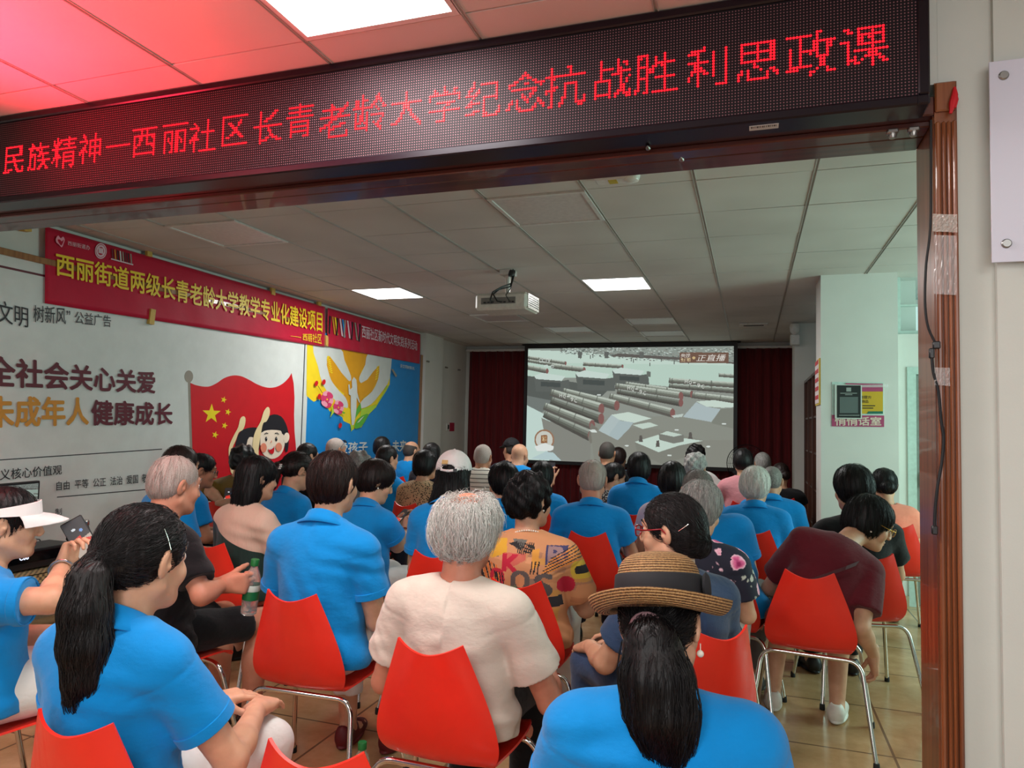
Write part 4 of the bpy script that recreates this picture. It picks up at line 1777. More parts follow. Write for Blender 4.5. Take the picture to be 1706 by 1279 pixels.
# blue board
bb = empty('poster_board', (XW, Y1, .5))
tag(bb, 'large blue poster board with a white winged figure in a yellow field and flowers', 'poster board')
Y2 = W(699, 640)[1]
zb1 = 2.42
bx('panel', (XL + .021, Y1 + .09, .5), (XW, Y2, zb1), I_BLUE, bb)
bx('white_edge', (XL + .021, Y1 + .008, .5), (XW - .002, Y1 + .09, zb1), I_WHITE, bb)
bx('side_trim', (XL + .021, Y2, .5), (XW + .014, Y2 + .075, zb1), M_BROWN, bb, .003)
A = Print(500, 560, 6.09)
A.poly([(72, 40), (960, 60), (930, 230), (915, 370), (908, 490), (870, 560), (830, 620), (780, 700), (700, 790), (655, 870), (620, 925), (560, 930), (520, 960), (508, 890), (440, 860), (428, 820), (370, 790), (300, 760), (260, 700), (230, 660), (180, 640), (140, 665), (105, 640), (64, 600)], I_BRIGHT)
A.poly([(400, 130), (720, 175), (660, 290), (600, 420), (640, 640), (560, 760), (470, 700), (440, 600), (515, 420), (440, 220)], I_GOLD, 2)
A.poly([(130, 60), (395, 100), (450, 240), (515, 400), (512, 452), (470, 440), (420, 370), (300, 200), (270, 240), (300, 400), (330, 470), (400, 560), (460, 620), (485, 690), (475, 730), (400, 690), (310, 600), (230, 490), (180, 300)], I_WHITE, 2)
A.poly([(300, 205), (345, 260), (420, 370), (500, 460), (512, 600), (460, 590), (395, 540), (330, 470), (298, 400), (270, 290), (275, 240)], I_GOLD)
for k in range(7):
    y = 225 + k * 22
    A.poly([(262 + k * 3, y - 12), (310 + k * 4, y + 10), (300 + k * 4, y + 22)], I_BRIGHT)
A.poly([(705, 150), (940, 190), (930, 225), (918, 370), (888, 480), (800, 600), (720, 690), (620, 733), (610, 680), (650, 630), (730, 560), (790, 440), (803, 310), (740, 360), (680, 440), (620, 475), (597, 440), (610, 390), (660, 290)], I_WHITE, 2)
A.poly([(803, 300), (800, 380), (788, 440), (730, 560), (640, 630), (600, 640), (580, 500), (620, 475), (680, 440), (740, 360)], I_GOLD)
for k in range(6):
    y = 300 + k * 24
    A.poly([(812 - k * 2, y - 8), (775 - k * 3, y + 12), (782 - k * 3, y + 26)], I_BRIGHT)
A.poly([(620, 740), (780, 690), (880, 500), (900, 500), (770, 720), (690, 800), (600, 880)], I_LGREEN, 1)
A.poly([(545, 412), (570, 440), (578, 500), (580, 570), (607, 668), (600, 675), (575, 620), (570, 780), (545, 900), (525, 900), (514, 740), (514, 600), (495, 590), (488, 490), (503, 488), (508, 540), (528, 520), (524, 450)], I_WHITE)
A.poly([(612, 675), (622, 740), (560, 832), (572, 740)], I_GREEN)
A.poly([(550, 930), (575, 850), (640, 800), (695, 790), (650, 880), (600, 930)], I_GREEN, 2)
A.poly([(575, 880), (620, 830), (650, 808), (600, 870)], I_WHITE)
A.poly([(520, 968), (514, 898), (548, 905)], I_LGREEN)
for c, q in (((275, 640), 62), ((390, 722), 52)):
    for k in range(6):
        a = k * math.pi / 3 + .3
        A.ell((c[0] + q * .62 * math.cos(a), c[1] + q * 1.0 * math.sin(a)), (q * .40, q * .62), I_PINK if k % 2 else I_LPINK, a)
    A.ell(c, (q * .4, q * .5), I_PINK)
    A.ell(c, (q * .12, q * .16), I_BRIGHT)
for c in ((166, 478), (242, 465), (196, 610), (408, 905)):
    A.ell(c, (17, 28), I_RED, .2)
A.line((180, 500), (225, 575), 5, I_BLACK)
A.line((405, 830), (408, 890), 4, I_BLACK)
A.poly([(305, 825), (345, 770), (330, 690), (320, 770)], I_LGREEN)
A.poly([(425, 760), (460, 775), (440, 790)], I_GREEN)
A.poly([(925, 330), (945, 335), (985, 400), (970, 415)], I_GREY)
rel(A.build('printed_artwork', None), bb)


def btext(txt, tl, tr, br, bl, mat, off, q=(500, 560, 6.09)):
    f = lambda p: (q[0] + p[0] / q[2], q[1] + p[1] / q[2])
    return wtext('lettering', txt, f(tl), f(tr), f(br), f(bl), mat, bb, off, .045)


btext('关爱', (262, 1085), (480, 1078), (480, 1188), (262, 1200), I_WHITE, .03)
btext('孩子', (488, 1075), (684, 1068), (684, 1172), (488, 1182), I_WHITE, .03)
btext('未来', (935, 1060), (1080, 1055), (1080, 1175), (935, 1170), I_WHITE, .03)
btext('讲文明树新风', (1015, 278), (1160, 312), (1160, 345), (1015, 318), I_WHITE, .01)

# ------------------------------------------------------------------ banners
M_TAPE = plain('yellow_masking_tape', rgb(204, 168, 84), .6)
M_CLEARTAPE = NT('clear_sticky_tape').set(color=(.9, .9, .9), rough=.12, alpha=.28, spec=.8).m
I_YEL2 = ink('banner_yellow_letters', 240, 206, 40)
I_PALE = ink('banner_pale_letters', 226, 196, 206)


def banner(label, tl, tr, br, bl, seed, zmax=2.715):
    c = [W(*p, dx=.012) for p in (tl, tr, br, bl)]
    for p in c[:2]:
        p[2] = min(p[2], zmax)
    r = empty('banner', c[3])
    tag(r, label, 'banner', 'crimson cloth banners on the left wall')
    pl = quad_place(*c)
    rg = np.random.default_rng(seed)
    ph = rg.random(4) * 6
    nx, ny = 90, 14
    S, T = np.meshgrid(np.linspace(0, 1, nx + 1), np.linspace(0, 1, ny + 1))
    Pt = pl(S[..., None], T[..., None])
    wv = .005 * np.sin(23 * S + ph[0] + 2 * T) + .003 * np.sin(61 * S + 3 * T + ph[1])
    Pt[..., 0] += .006 + wv * (.4 + .6 * (1 - T))
    i = np.arange(ny)[:, None] * (nx + 1) + np.arange(nx)[None]
    Q = np.stack([i, i + 1, i + nx + 2, i + nx + 1], -1).reshape(-1, 4)
    o = rel(link('cloth', np_mesh('cloth', Pt.reshape(-1, 3), Q, I_BANNER)), r)
    so = o.modifiers.new('thickness', 'SOLIDIFY')
    so.thickness = .002
    return r


b1 = banner('long crimson banner with large yellow writing and three small emblems', (75, 375), (541, 503), (541, 578), (74, 505), 1)
b2 = banner('shorter crimson banner with pale writing and coloured stripes above the blue poster', (546, 507), (700, 548), (699, 606), (544, 577), 2)
wtext('lettering', '西丽街道两级长青老龄大学教学专业化建设项目', (94, 420), (537, 520), (537, 553), (94, 458), I_YEL2, b1, .022, .030)
wtext('lettering', '—— 西丽社区', (484, 555), (536, 556), (536, 573), (484, 562), I_YEL2, b1, .012, .030)
wtext('lettering', '西丽社区新时代文明实践系列活动', (603, 541), (695, 568), (695, 584), (603, 562), I_PALE, b2, .018, .030)
A = Print()
A.lay = 45
t_ = np.linspace(0, 2 * math.pi, 25)
for rr, m in ((1.0, I_PALE), (.86, I_BANNER), (.78, I_PALE), (.52, I_BANNER)):
    A.ell((168, 418), (9.8 * rr, 13 * rr), m)
A.poly([(164, 412), (172, 414), (172, 423), (164, 421)], I_PALE)
A.poly([(93, 398), (97, 392), (101, 397), (105, 394), (108, 399), (106, 406), (103, 412), (98, 407), (94, 404)], I_LPINK, 2)
A.poly([(96, 399), (100, 399), (103, 402), (106, 399), (105, 404), (102, 409), (98, 404)], I_BANNER, 2)
for k, m in enumerate((I_MAROON, I_ORANGE, I_BLACK, I_WHITE, I_GREY, I_MAROON, I_BLACK, I_GREY)):
    u = 186 + k * 4.4
    v = 414 + k * 1.2
    A.poly([(u, v), (u + 2.2, v + .6), (u + 3.6, v + 18), (u + 1.4, v + 17.4)], m)
A.line((185, 431), (222, 441), 2.0, I_PALE)
rel(A.build('emblem', None), b1)
wtext('lettering', '西丽街道办', (113, 401), (150, 409), (150, 417), (113, 408), I_PALE, b1, .0, .032)
A = Print()
A.lay = 45
for k, m in enumerate((I_BLACK, I_ORANGE, I_YELLOW, I_BLACK, I_PALE, I_BLUE, I_GREY, I_PALE, I_PINK, I_BLACK, I_GREY, I_PINK, I_BLACK)):
    u = 549 + k * 4.15
    v = 526 + k * 1.1
    lean = 3.6 if k % 3 else -1.5
    A.poly([(u, v), (u + 2.4, v + .6), (u + 2.4 + lean, v + 30), (u + lean, v + 29.4)], m)
rel(A.build('emblem', None), b2)
for k, (u, v, a, b, w_) in enumerate(((250, 416, -3, 10, 4), (456, 482, -3, 8, 3), (533, 502, -2, 6, 2.5), (256, 525, -3, 14, 4), (47, 380, -3, 4, 6), (545, 570, -4, 5, 2))):
    pl = quad_place(W(u - w_, v - 8 + a, .034), W(u + w_, v - 8 + a + 2, .034), W(u + w_ - (3 if k == 3 else 0), v + b + 2, .034), W(u - w_ - (3 if k == 3 else 0), v + b, .034))
    P4 = [pl(0, 0), pl(1, 0), pl(1, 1), pl(0, 1)]
    Vb = P4 + [p - np.array([.028 if k != 4 else .05, 0, 0]) for p in P4]
    mb = MB()
    mb.raw(Vb, [(0, 1, 2, 3), (7, 6, 5, 4), (0, 4, 5, 1), (1, 5, 6, 2), (2, 6, 7, 3), (3, 7, 4, 0)])
    o = mb.build('tape_strip', M_TAPE)
    tag(o, ['yellow tape strip over the top edge of the long crimson banner, near the emblems', 'yellow tape strip on the top edge of the long banner past its middle', 'yellow tape strip at the top right corner of the long crimson banner',
            'yellow tape strip hanging from the lower edge of the long banner', 'short yellow tape strip on the wall left of the long banner', 'small yellow tape strip between the two crimson banners'][k], 'tape', 'yellow tape strips')

# switch with a small red card on the side wall
sp_ = at_x(750, 711, XL)
r = empty('light_switch', (XL, sp_[1], sp_[2]))
tag(r, 'white wall switch beside a small red card near the dark curtain', 'switch')
MB().box((0, -.16, -.06), (.012, -.05, .06), bev=.003).build('plate', M_FRAME, r)
MB().box((.010, -.13, -.035), (.018, -.08, .035), bev=.003).build('rocker', M_DARK, r)
MB().box((0, -.03, -.07), (.006, .16, .07)).build('red_card', ink('red_card', 170, 40, 70), r)
M_NAIL = plain('wall_bracket', rgb(120, 116, 108), .5)
for k, (u, v) in enumerate(((712, 602), (743, 612), (764, 616))):
    p = at_x(u, v, XL + (.09 if k == 0 else 0))
    o = MB().box((p[0] - .01, p[1] - .04, p[2] - .012), (p[0] + .02, p[1] + .04, p[2] + .012), bev=.003).build('wall_clip', M_NAIL)
    tag(o, ['small wall clip on the white pillar beside the blue poster', 'small wall clip on the wall between the pillar and the curtain', 'small wall clip closest to the dark curtain'][k], 'clip')

# ------------------------------------------------------------------ curtains, projection screen
t = NT('dark_red_velvet')
t.set(rough=.85, sheen=.1)
v = t.obj((40, 40, 2))
f = t.noise(v, 1, 3)
t.l(t.ramp(f, [(.3, rgb(84, 6, 14)), (.7, rgb(112, 12, 22))]), t.b.inputs['Base Color'])
M_CURT = t.m
t = NT('curtain_lining')


def curtain(x0, x1, y, z0, z1, label, seed):
    rg = np.random.default_rng(seed)
    n = int((x1 - x0) / .012)
    xs = np.linspace(x0, x1, n)
    ph = np.cumsum(rg.normal(0, .12, n)) + xs * 2 * math.pi / .15
    zs = np.linspace(z0, z1, 9)
    V = []
    for z in zs:
        am = .022 + .012 * (z1 - z) / (z1 - z0)
        for i in range(n):
            V.append((xs[i], y + am * math.sin(ph[i]) + .008 * math.sin(2.3 * ph[i] + z), z))
    V = np.array(V)
    i = np.arange(8)[:, None] * n + np.arange(n - 1)[None]
    Q = np.stack([i, i + 1, i + n + 1, i + n], -1).reshape(-1, 4)
    o = link('curtain', np_mesh('curtain', V, Q, M_CURT))
    so = o.modifiers.new('thickness', 'SOLIDIFY')
    so.thickness = .004
    tag(o, label, 'curtain', 'dark red curtains on the end wall')


curtain(-4.60, -1.92, 11.36, .03, 2.655, 'dark red curtain to the left of and behind the projection screen', 3)
curtain(-1.90, .62, 11.36, .03, 2.655, 'dark red curtain to the right of and behind the projection screen', 4)
o = MB().box((-4.66, 11.33, 2.65), (.68, 11.40, 2.69), bev=.006).build('curtain_rail', M_FRAME)
tag(o, 'white curtain rail under the ceiling on the end wall', 'curtain rail')

SYY = 11.2
tl, tr, br_, bl_ = [at_y(*p, SYY) for p in ((878, 581), (1222, 576), (1222, 782), (878, 763))]
sx0, sx1 = (tl[0] + bl_[0]) / 2, (tr[0] + br_[0]) / 2
sz1, sz0 = (tl[2] + tr[2]) / 2, (bl_[2] + br_[2]) / 2
scr = empty('projection_screen', ((sx0 + sx1) / 2, SYY, sz0))
tag(scr, 'large projection screen showing rows of green trucks carrying tubes', 'projection screen')
b = .055
bx('frame', (sx0 - b, SYY - .012, sz1), (sx1 + b, SYY + .03, sz1 + b), M_DARK, scr)
bx('frame', (sx0 - b, SYY - .012, sz0 - b), (sx1 + b, SYY + .03, sz0), M_DARK, scr)
bx('frame', (sx0 - b, SYY - .012, sz0), (sx0, SYY + .03, sz1), M_DARK, scr)
bx('frame', (sx1, SYY - .012, sz0), (sx1 + b, SYY + .03, sz1), M_DARK, scr)
bx('backing', (sx0, SYY + .004, sz0), (sx1, SYY + .02, sz1), M_FRAME, scr)
bx('case', (sx0 - .1, SYY - .04, sz1 + b), (sx1 + .1, SYY + .06, min(sz1 + b + .09, CEIL - .005)), M_DARK, scr, .01)


def paint_screen(C, small=False):
    """the broadcast on the screen: trucks with tubes on a pale square (coordinates of a zoomed view)"""
    def q(p):
        x, y = p
        yt, yb = 75 - (x - 40) * .017, 912 + (x - 30) * .0525
        return ((x - 38) / 1577.0, (y - yt) / (yb - yt))

    def P(pts, col, al=1):
        C.poly([q(p) for p in pts], col, al)
    rg = random.Random(5)
    P([(30, 40), (1640, 40), (1640, 300), (30, 300)], (206, 228, 216))
    P([(30, 60), (1640, 40), (1640, 185), (1250, 178), (900, 130), (700, 125), (480, 95), (30, 85)], (150, 160, 152))
    for k in range(700):
        x = rg.uniform(300, 1630)
        y = rg.uniform(60, 80 + 80 * min(1, x / 900))
        c = rg.choice([(120, 130, 124), (190, 206, 198), (210, 224, 216), (96, 104, 100), (150, 150, 142)])
        P([(x, y), (x + 14, y + 1), (x + 13, y + 6), (x - 1, y + 5)], c)
    P([(700, 130), (1260, 160), (1640, 190), (1640, 178), (1260, 140), (760, 108)], (100, 96, 92))
    P([(30, 180), (1640, 200), (1640, 1010), (30, 930)], (196, 222, 208))
    P([(30, 290), (700, 300), (1010, 350), (1640, 420), (1640, 1010), (400, 960), (30, 560)], (150, 156, 148))
    P([(30, 500), (180, 570), (300, 700), (260, 960), (30, 930)], (205, 228, 220))
    P([(30, 280), (420, 330), (700, 380), (640, 440), (200, 470), (30, 470)], (92, 98, 94))
    P([(30, 430), (300, 480), (160, 560), (30, 500)], (120, 128, 124))
    P([(160, 600), (560, 760), (900, 980), (240, 960)], (140, 142, 134))
    P([(560, 620), (1640, 560), (1640, 1010), (560, 1010)], (146, 150, 140))

    def tube(a, b, r0, r1, dark=0):
        a, b = np.array(a, float), np.array(b, float)
        d = (b - a) / np.linalg.norm(b - a)
        n_ = np.array([-d[1], d[0]])
        for lo, hi, c in ((-1, -.55, (196, 206, 194)), (-.55, -.1, (150, 158, 146)), (-.1, .4, (116, 120, 110)), (.4, 1.0, (96, 94, 88))):
            c = tuple(int(v * (1 - dark)) for v in c)
            P([a + n_ * r0 * lo, b + n_ * r1 * lo, b + n_ * r1 * hi, a + n_ * r0 * hi], c)
        for f in (.0, .04, .30, .62, .97):
            p0 = a + (b - a) * f
            p1 = a + (b - a) * (f + .018)
            rr = r0 + (r1 - r0) * f
            P([p0 - n_ * rr * 1.06, p1 - n_ * rr * 1.06, p1 + n_ * rr, p0 + n_ * rr], (88, 92, 84), .6)
        C.ell(q(b), (r1 * .55 / 1577, r1 * 1.0 / 880), (140, 96, 92))
    # far row
    for y in (140, 165):
        tube((30, y), (350, y + 45), 12, 14)
    tube((30, 215), (200, 245), 18, 20)
    tube((230, 205), (500, 235), 18, 20)
    tube((490, 190), (800, 210), 14, 15)

    def cab(o, s):
        x, y = o
        P([(x, y), (x + 70 * s, y - 22 * s), (x + 260 * s, y + 5 * s), (x + 230 * s, y + 40 * s), (x + 20 * s, y + 25 * s)], (212, 230, 222))
        P([(x, y), (x + 20 * s, y + 25 * s), (x + 230 * s, y + 40 * s), (x + 290 * s, y + 30 * s), (x + 300 * s, y + 130 * s), (x + 20 * s, y + 120 * s)], (98, 104, 100))
        P([(x + 60 * s, y + 45 * s), (x + 220 * s, y + 55 * s), (x + 220 * s, y + 90 * s), (x + 60 * s, y + 80 * s)], (74, 82, 80))
    cab((90, 280), 1.0)
    cab((430, 262), 1.05)
    cab((720, 238), .95)
    P([(985, 245), (1015, 250), (1012, 290), (985, 285)], (110, 116, 110))
    # middle tubes
    tube((1150, 318), (1640, 355), 20, 22)
    tube((1150, 358), (1640, 400), 18, 22, .1)
    tube((1510, 275), (1640, 285), 14, 15)
    tube((820, 345), (1320, 425), 20, 26)
    tube((745, 360), (1240, 440), 24, 32)
    tube((760, 400), (1240, 490), 20, 30, .18)
    tube((700, 440), (1180, 570), 26, 34)
    tube((1320, 430), (1640, 475), 24, 28)
    tube((330, 395), (760, 510), 22, 38)
    tube((230, 405), (640, 535), 26, 42)
    tube((235, 465), (640, 610), 28, 42, .18)
    tube((180, 510), (570, 660), 28, 42)
    tube((180, 570), (560, 740), 26, 42, .15)
    P([(560, 640), (620, 690), (620, 760), (560, 800), (540, 760)], (128, 126, 116))
    # near cabs
    P([(560, 700), (640, 690), (770, 775), (860, 680), (1060, 690), (1400, 780), (1640, 780), (1640, 1010), (600, 1010)], (142, 144, 134))
    P([(720, 580), (840, 660), (770, 775), (620, 700)], (186, 202, 202))
    P([(720, 580), (850, 560), (1025, 610), (890, 645), (780, 620)], (212, 230, 218))
    P([(885, 660), (1010, 640), (1075, 665), (960, 692)], (206, 224, 212))
    P([(780, 625), (890, 640), (855, 690), (770, 775), (700, 735)], (178, 196, 198))
    P([(545, 695), (590, 690), (612, 715), (570, 715)], (226, 236, 230))
    P([(1350, 480), (1480, 470), (1640, 500), (1640, 525), (1540, 530), (1420, 520)], (212, 230, 218))
    P([(1350, 485), (1420, 520), (1525, 540), (1460, 640), (1255, 600)], (182, 198, 200))
    P([(1170, 590), (1260, 575), (1250, 600), (1190, 605)], (200, 214, 206))
    P([(1525, 540), (1640, 530), (1640, 700), (1460, 650)], (134, 138, 128))
    P([(900, 790), (1080, 735), (1400, 785), (1230, 820), (1080, 870)], (208, 228, 216))
    P([(900, 790), (1080, 870), (1230, 820), (1400, 788), (1390, 880), (1100, 960), (920, 870)], (134, 136, 126))
    P([(1080, 730), (1140, 705), (1262, 740), (1262, 790), (1190, 805), (1085, 775)], (128, 130, 122))
    P([(1090, 730), (1140, 708), (1255, 738), (1190, 752)], (204, 222, 210))
    for x, y in ((1072, 800), (1310, 740), (945, 760)):
        P([(x - 14, y + 30), (x - 8, y - 20), (x + 10, y - 20), (x + 16, y + 30)], (96, 92, 88))
    for x, y in ((840, 818), (1440, 830), (1550, 655), (620, 428), (1160, 895), (1210, 700)):
        C.ell(q((x, y)), (.010, .007), (224, 234, 228))
    for k in range(9):
        x, y = rg.uniform(450, 1300), rg.uniform(110, 190)
        P([(x, y), (x + 8, y), (x + 7, y + 30), (x + 1, y + 30)], (96, 100, 96))
    for x in (445, 655, 925):
        P([(x, 95), (x + 36, 97), (x + 34, 145), (x + 4, 145)], (104, 108, 104))
    if small:
        return
    for (x, y) in ((300, 415), (835, 360), (1262, 310)):
        for k, ch in enumerate('HQ-9C'):
            s_ = .95
            dx, dy = k * 32 * s_ + 4, k * 10.5 * s_
            p0, p1 = q((x + dx, y + dy)), q((x + dx + 20, y + dy + 30))
            C.text(ch, p0[0], p0[1], p1[0], p1[1] if ch != '-' else p0[1] + .008, (232, 236, 228), .02)
    # station mark, caption plate, round emblem
    P([(1228, 100), (1580, 97), (1578, 182), (1228, 180)], (120, 92, 78))

    def tx(s, x0, y0, x1, y1, col, off=.01, shear=0):
        p0, p1 = q((x0, y0)), q((x1, y1))
        C.text(s, p0[0], p0[1], p1[0], p1[1], col, off, shear)
    tx('央视', 1237, 108, 1305, 138, (236, 230, 220))
    tx('新闻', 1237, 143, 1305, 172, (236, 214, 170))
    C.ell(q((1331, 141)), (.007, .012), (216, 190, 140))
    tx('正直播', 1350, 116, 1560, 166, (240, 236, 228), .03, .25)
    tx('CCTV', 130, 150, 225, 180, (226, 236, 230), .02)
    tx('综 合', 172, 196, 258, 220, (226, 236, 230), .01)
    C.ell(q((187, 765)), (.052, .092), (160, 120, 92))
    C.ell(q((187, 765)), (.044, .078), (212, 214, 204))
    P([(160, 730), (210, 730), (214, 790), (160, 790)], (150, 100, 62))
    P([(108, 815), (190, 790), (265, 815), (262, 840), (240, 850), (130, 850)], (236, 242, 238))
    tx('阅兵', 168, 738, 208, 780, (236, 214, 170), .02)
    P([(80, 905), (200, 855), (262, 862), (330, 925)], (190, 214, 216))


C = Canvas(480, 270, (160, 166, 156))
paint_screen(C)
M_SCREEN = printed('lit_projection_picture', .8, .80)
rel(C.grid('picture', quad_place((sx0, SYY + .002, sz1), (sx1, SYY + .002, sz1), (sx1, SYY + .002, sz0), (sx0, SYY + .002, sz0)), M_SCREEN), scr)

# ------------------------------------------------------------------ right-hand side: bookcases, notices, camera
M_SHELF = wood_mat('dark_red_brown_shelf_wood', rgb(54, 26, 16), rgb(82, 42, 26), rgb(100, 54, 34), .4)
for k, (y0, y1, lab) in enumerate(((7.06, 8.22, 'tall dark brown bookcase directly behind the notice column'), (8.24, 9.43, 'tall dark brown bookcase further back beside the curtain'))):
    r = empty('bookcase', (.80, (y0 + y1) / 2, 0))
    tag(r, lab, 'bookcase', 'tall dark brown bookcases')
    hy_ = (y1 - y0) / 2
    f0, f1, H_ = -.19, .30, 2.03
    mb = MB()
    mb.box((f0, -hy_, 0), (f1, -hy_ + .022, H_)).box((f0, hy_ - .022, 0), (f1, hy_, H_)).box((f0, -hy_, H_ - .03), (f1, hy_, H_)).box((f1 - .012, -hy_, 0), (f1, hy_, H_)).box((f0 + .02, -hy_, 0), (f1, hy_, .07))
    mb.box((f0, -.011, .07), (f1, .011, H_))
    mb.build('carcass', M_SHELF, r)
    for z in (.42, .80, 1.18, 1.56):
        MB().box((f0 + .015, -hy_ + .02, z), (f1 - .01, hy_ - .02, z + .02)).build('shelf', M_SHELF, r)
# red notice on the side of the column
a0, a1 = at_y(1366, 600, 6.78), at_y(1366, 675, 6.78)
r = empty('notice', (.555, 6.62, a1[2]))
tag(r, 'narrow white and red notice board on the left side of the column', 'notice')
MB().box((-.012, -.05, 0), (.0, .34, a0[2] - a1[2]), bev=.002).build('board', ink('notice_yellow_edge', 222, 190, 60), r)
MB().box((-.015, -.035, .015), (-.011, .325, a0[2] - a1[2] - .015)).build('sheet', ink('notice_paper', 236, 220, 220), r)
mb = MB()
for k in range(5):
    z = .05 + k * .075
    mb.box((-.017, -.01, z), (-.0148, .29, z + .035))
mb.build('red_print', ink('notice_red', 206, 40, 60), r)


def CF(u, v, d=0.0):
    return at_y(u, v, 6.55 - d)


def flat(name, px4, mat, par, d, th=.003):
    P4 = [CF(*p, d=d) for p in px4]
    Vb = P4 + [p + np.array([0, th, 0]) for p in P4]
    mb = MB()
    mb.raw(Vb, [(3, 2, 1, 0), (4, 5, 6, 7), (0, 1, 5, 4), (1, 2, 6, 5), (2, 3, 7, 6), (3, 0, 4, 7)])
    return rel(mb.build(name, mat), par)


def ct(txt, x0, y0, x1, y1, mat, par, d, off=.01):
    return rel(text_on('lettering', txt, quad_place(CF(x0, y0, d), CF(x1, y0, d), CF(x1, y1, d), CF(x0, y1, d)), mat, None, off), par)


I_NPINK = ink('notice_pink', 172, 70, 110)
I_NYEL = ink('notice_yellow', 206, 168, 40)
I_NBLACK = ink('notice_black', 24, 34, 34)
I_NGREEN = ink('notice_green', 24, 110, 84)
c0 = CF(1386, 711)
hold = empty('notice_holder', c0)
tag(hold, 'clear acrylic notice holder with a yellow sheet and pink heading on the column', 'notice holder')
flat('acrylic_back', [(1386, 636), (1472, 637), (1472, 692), (1386, 691)], plain('acrylic', rgb(196, 220, 212), .15), hold, .004)
flat('yellow_sheet', [(1409, 638), (1471, 639), (1471, 689), (1409, 689)], I_NYEL, hold, .009)
flat('pink_heading', [(1409, 638), (1471, 639), (1471, 652), (1409, 652)], I_NPINK, hold, .011)
flat('green_strip', [(1447, 685), (1471, 685), (1471, 689), (1444, 689)], I_NGREEN, hold, .011)
ct('整理方', 1432, 659, 1452, 664, I_BLACK, hold, .013)
ct('物品', 1435, 666, 1447, 671, I_BLACK, hold, .013)
for k, y in enumerate((675, 679)):
    flat('print_line', [(1437, y), (1458 - k * 3, y), (1458 - k * 3, y + 1.4), (1437, y + 1.4)], I_BLACK, hold, .012)
flat('tape', [(1434, 641), (1480, 640), (1481, 645), (1434, 645)], M_CLEARTAPE, hold, .030)
o = empty('notice_strip', CF(1386, 712))
tag(o, 'crimson pink strip with cream writing under the acrylic notice holder', 'notice')
flat('strip', [(1386, 691), (1473, 692), (1473, 711), (1386, 710)], I_NPINK, o, .006)
ct('悄悄话室', 1391, 694.5, 1468, 708.5, ink('strip_cream', 226, 206, 190), o, .008, .03)
o = empty('notice_card', CF(1394, 698))
tag(o, 'black portrait card with a pale border fixed over the notice holder', 'notice')
flat('card', [(1391, 640), (1436, 641), (1436, 698), (1391, 697)], ink('card_border', 206, 216, 208), o, .018)
flat('black_sheet', [(1394.5, 641.5), (1434, 642), (1434, 696), (1394.5, 695.5)], I_NBLACK, o, .020)
flat('pale_square', [(1399, 661), (1429.5, 661), (1429.5, 688), (1399, 688)], ink('card_grey_square', 92, 104, 102), o, .022)
flat('emblem', [(1410, 645.5), (1418, 645.5), (1418, 652), (1410, 652)], ink('card_emblem', 150, 160, 156), o, .022)
for k, (a, b, y) in enumerate(((1400, 1428, 654.3), (1408, 1420, 656.8), (1398, 1432, 691.0))):
    flat('print_line', [(a, y), (b, y), (b, y + 1.1), (a, y + 1.1)], ink('card_line', 150, 160, 156), o, .022)
# small surveillance camera at the second column
p = at_y(1324, 553, 9.35)
r = empty('surveillance_camera', p)
tag(r, 'small white surveillance camera on the far column beside the right curtain', 'camera')
mb = MB()
mb.lathe([(.05, .10), (.06, .06), (.05, .0), (.02, -.03)], 0, 18)
mb.build('dome', M_FRAME, r)
MB().box((-.05, -.03, -.16), (.06, .10, -.03), bev=.01).build('junction_box', M_FRAME, r)
MB().box((-.01, .02, -.04), (.03, .12, .10), bev=.008).build('bracket', M_FRAME, r)

# ------------------------------------------------------------------ things on the casing and the near wall
r = empty('acrylic_sign', (.64, YO - .02, 1.905))
tag(r, 'pale lilac acrylic sign board on stand-off screws on the near white wall', 'sign')
XS0, zs0, zs1 = .637, 1.907, 2.487
MB().box((0, -.030, 0), (.95, -.024, zs1 - zs0), bev=.001).build('board', NT('pale_lilac_acrylic').set(color=rgb(206, 206, 220), rough=.35, spec=.4).m, r)
for x in (.035, .915):
    for z in (.052, zs1 - zs0 - .045):
        mb = MB()
        mb.lathe([(.010, 0), (.010, .024), (.013, .026), (.013, .034), (.010, .037)], 0, 18, Matrix.Translation((x, 0, z)) @ Matrix.Rotation(math.pi / 2, 4, 'X'))
        mb.build('standoff_screw', plain('steel_screw', rgb(150, 150, 148), .35, metal=.8), r)
MB().box((.090, -.0325, .395), (.86, -.0302, .50)).build('pink_print', ink('sign_pink', 232, 84, 120), r)
o = MB()
o.tube([(.557, YO - .036, 2.428), (.556, YO - .040, 2.405), (.550, YO - .042, 2.38), (.545, YO - .040, 2.35)], [.004, .009, .010, .004], 0, 8)
o.tube([(.558, YO - .036, 2.425), (.560, YO - .040, 2.39), (.556, YO - .042, 2.365)], [.003, .006, .003], 0, 8)
o = o.build('red_ribbon', plain('red_ribbon', rgb(200, 20, 34), .5))
tag(o, 'small red ribbon tied to a nail on the door casing', 'ribbon')
mb = MB()
cab_px = [(1551, 200), (1551, 290), (1550, 380), (1543, 440), (1541, 500), (1545, 540), (1555, 565), (1560, 572)]
mb.tube(smooth_pts([at_y(u, v, YO - .036) for u, v in cab_px], 4, False), .0035, 0, 8)
p = at_y(1560, 574, YO - .036)
mb.box(p - [.010, .006, .012], p + [.010, .006, .010], bev=.003)
o = mb.build('cable', M_DARK)
tag(o, 'upper black cable hanging down the casing to a loose plug', 'cable', 'black cables on the door casing')
mb = MB()
cab_px = [(1552, 590), (1555, 620), (1563, 650), (1568, 700), (1572, 730), (1569, 770), (1562, 810), (1558, 850), (1557, 880)]
mb.tube(smooth_pts([at_y(u, v, YO - .036) for u, v in cab_px], 4, False), .0042, 0, 8)
p = at_y(1552, 588, YO - .036)
mb.box(p - [.007, .006, .016], p + [.007, .006, .014], bev=.003)
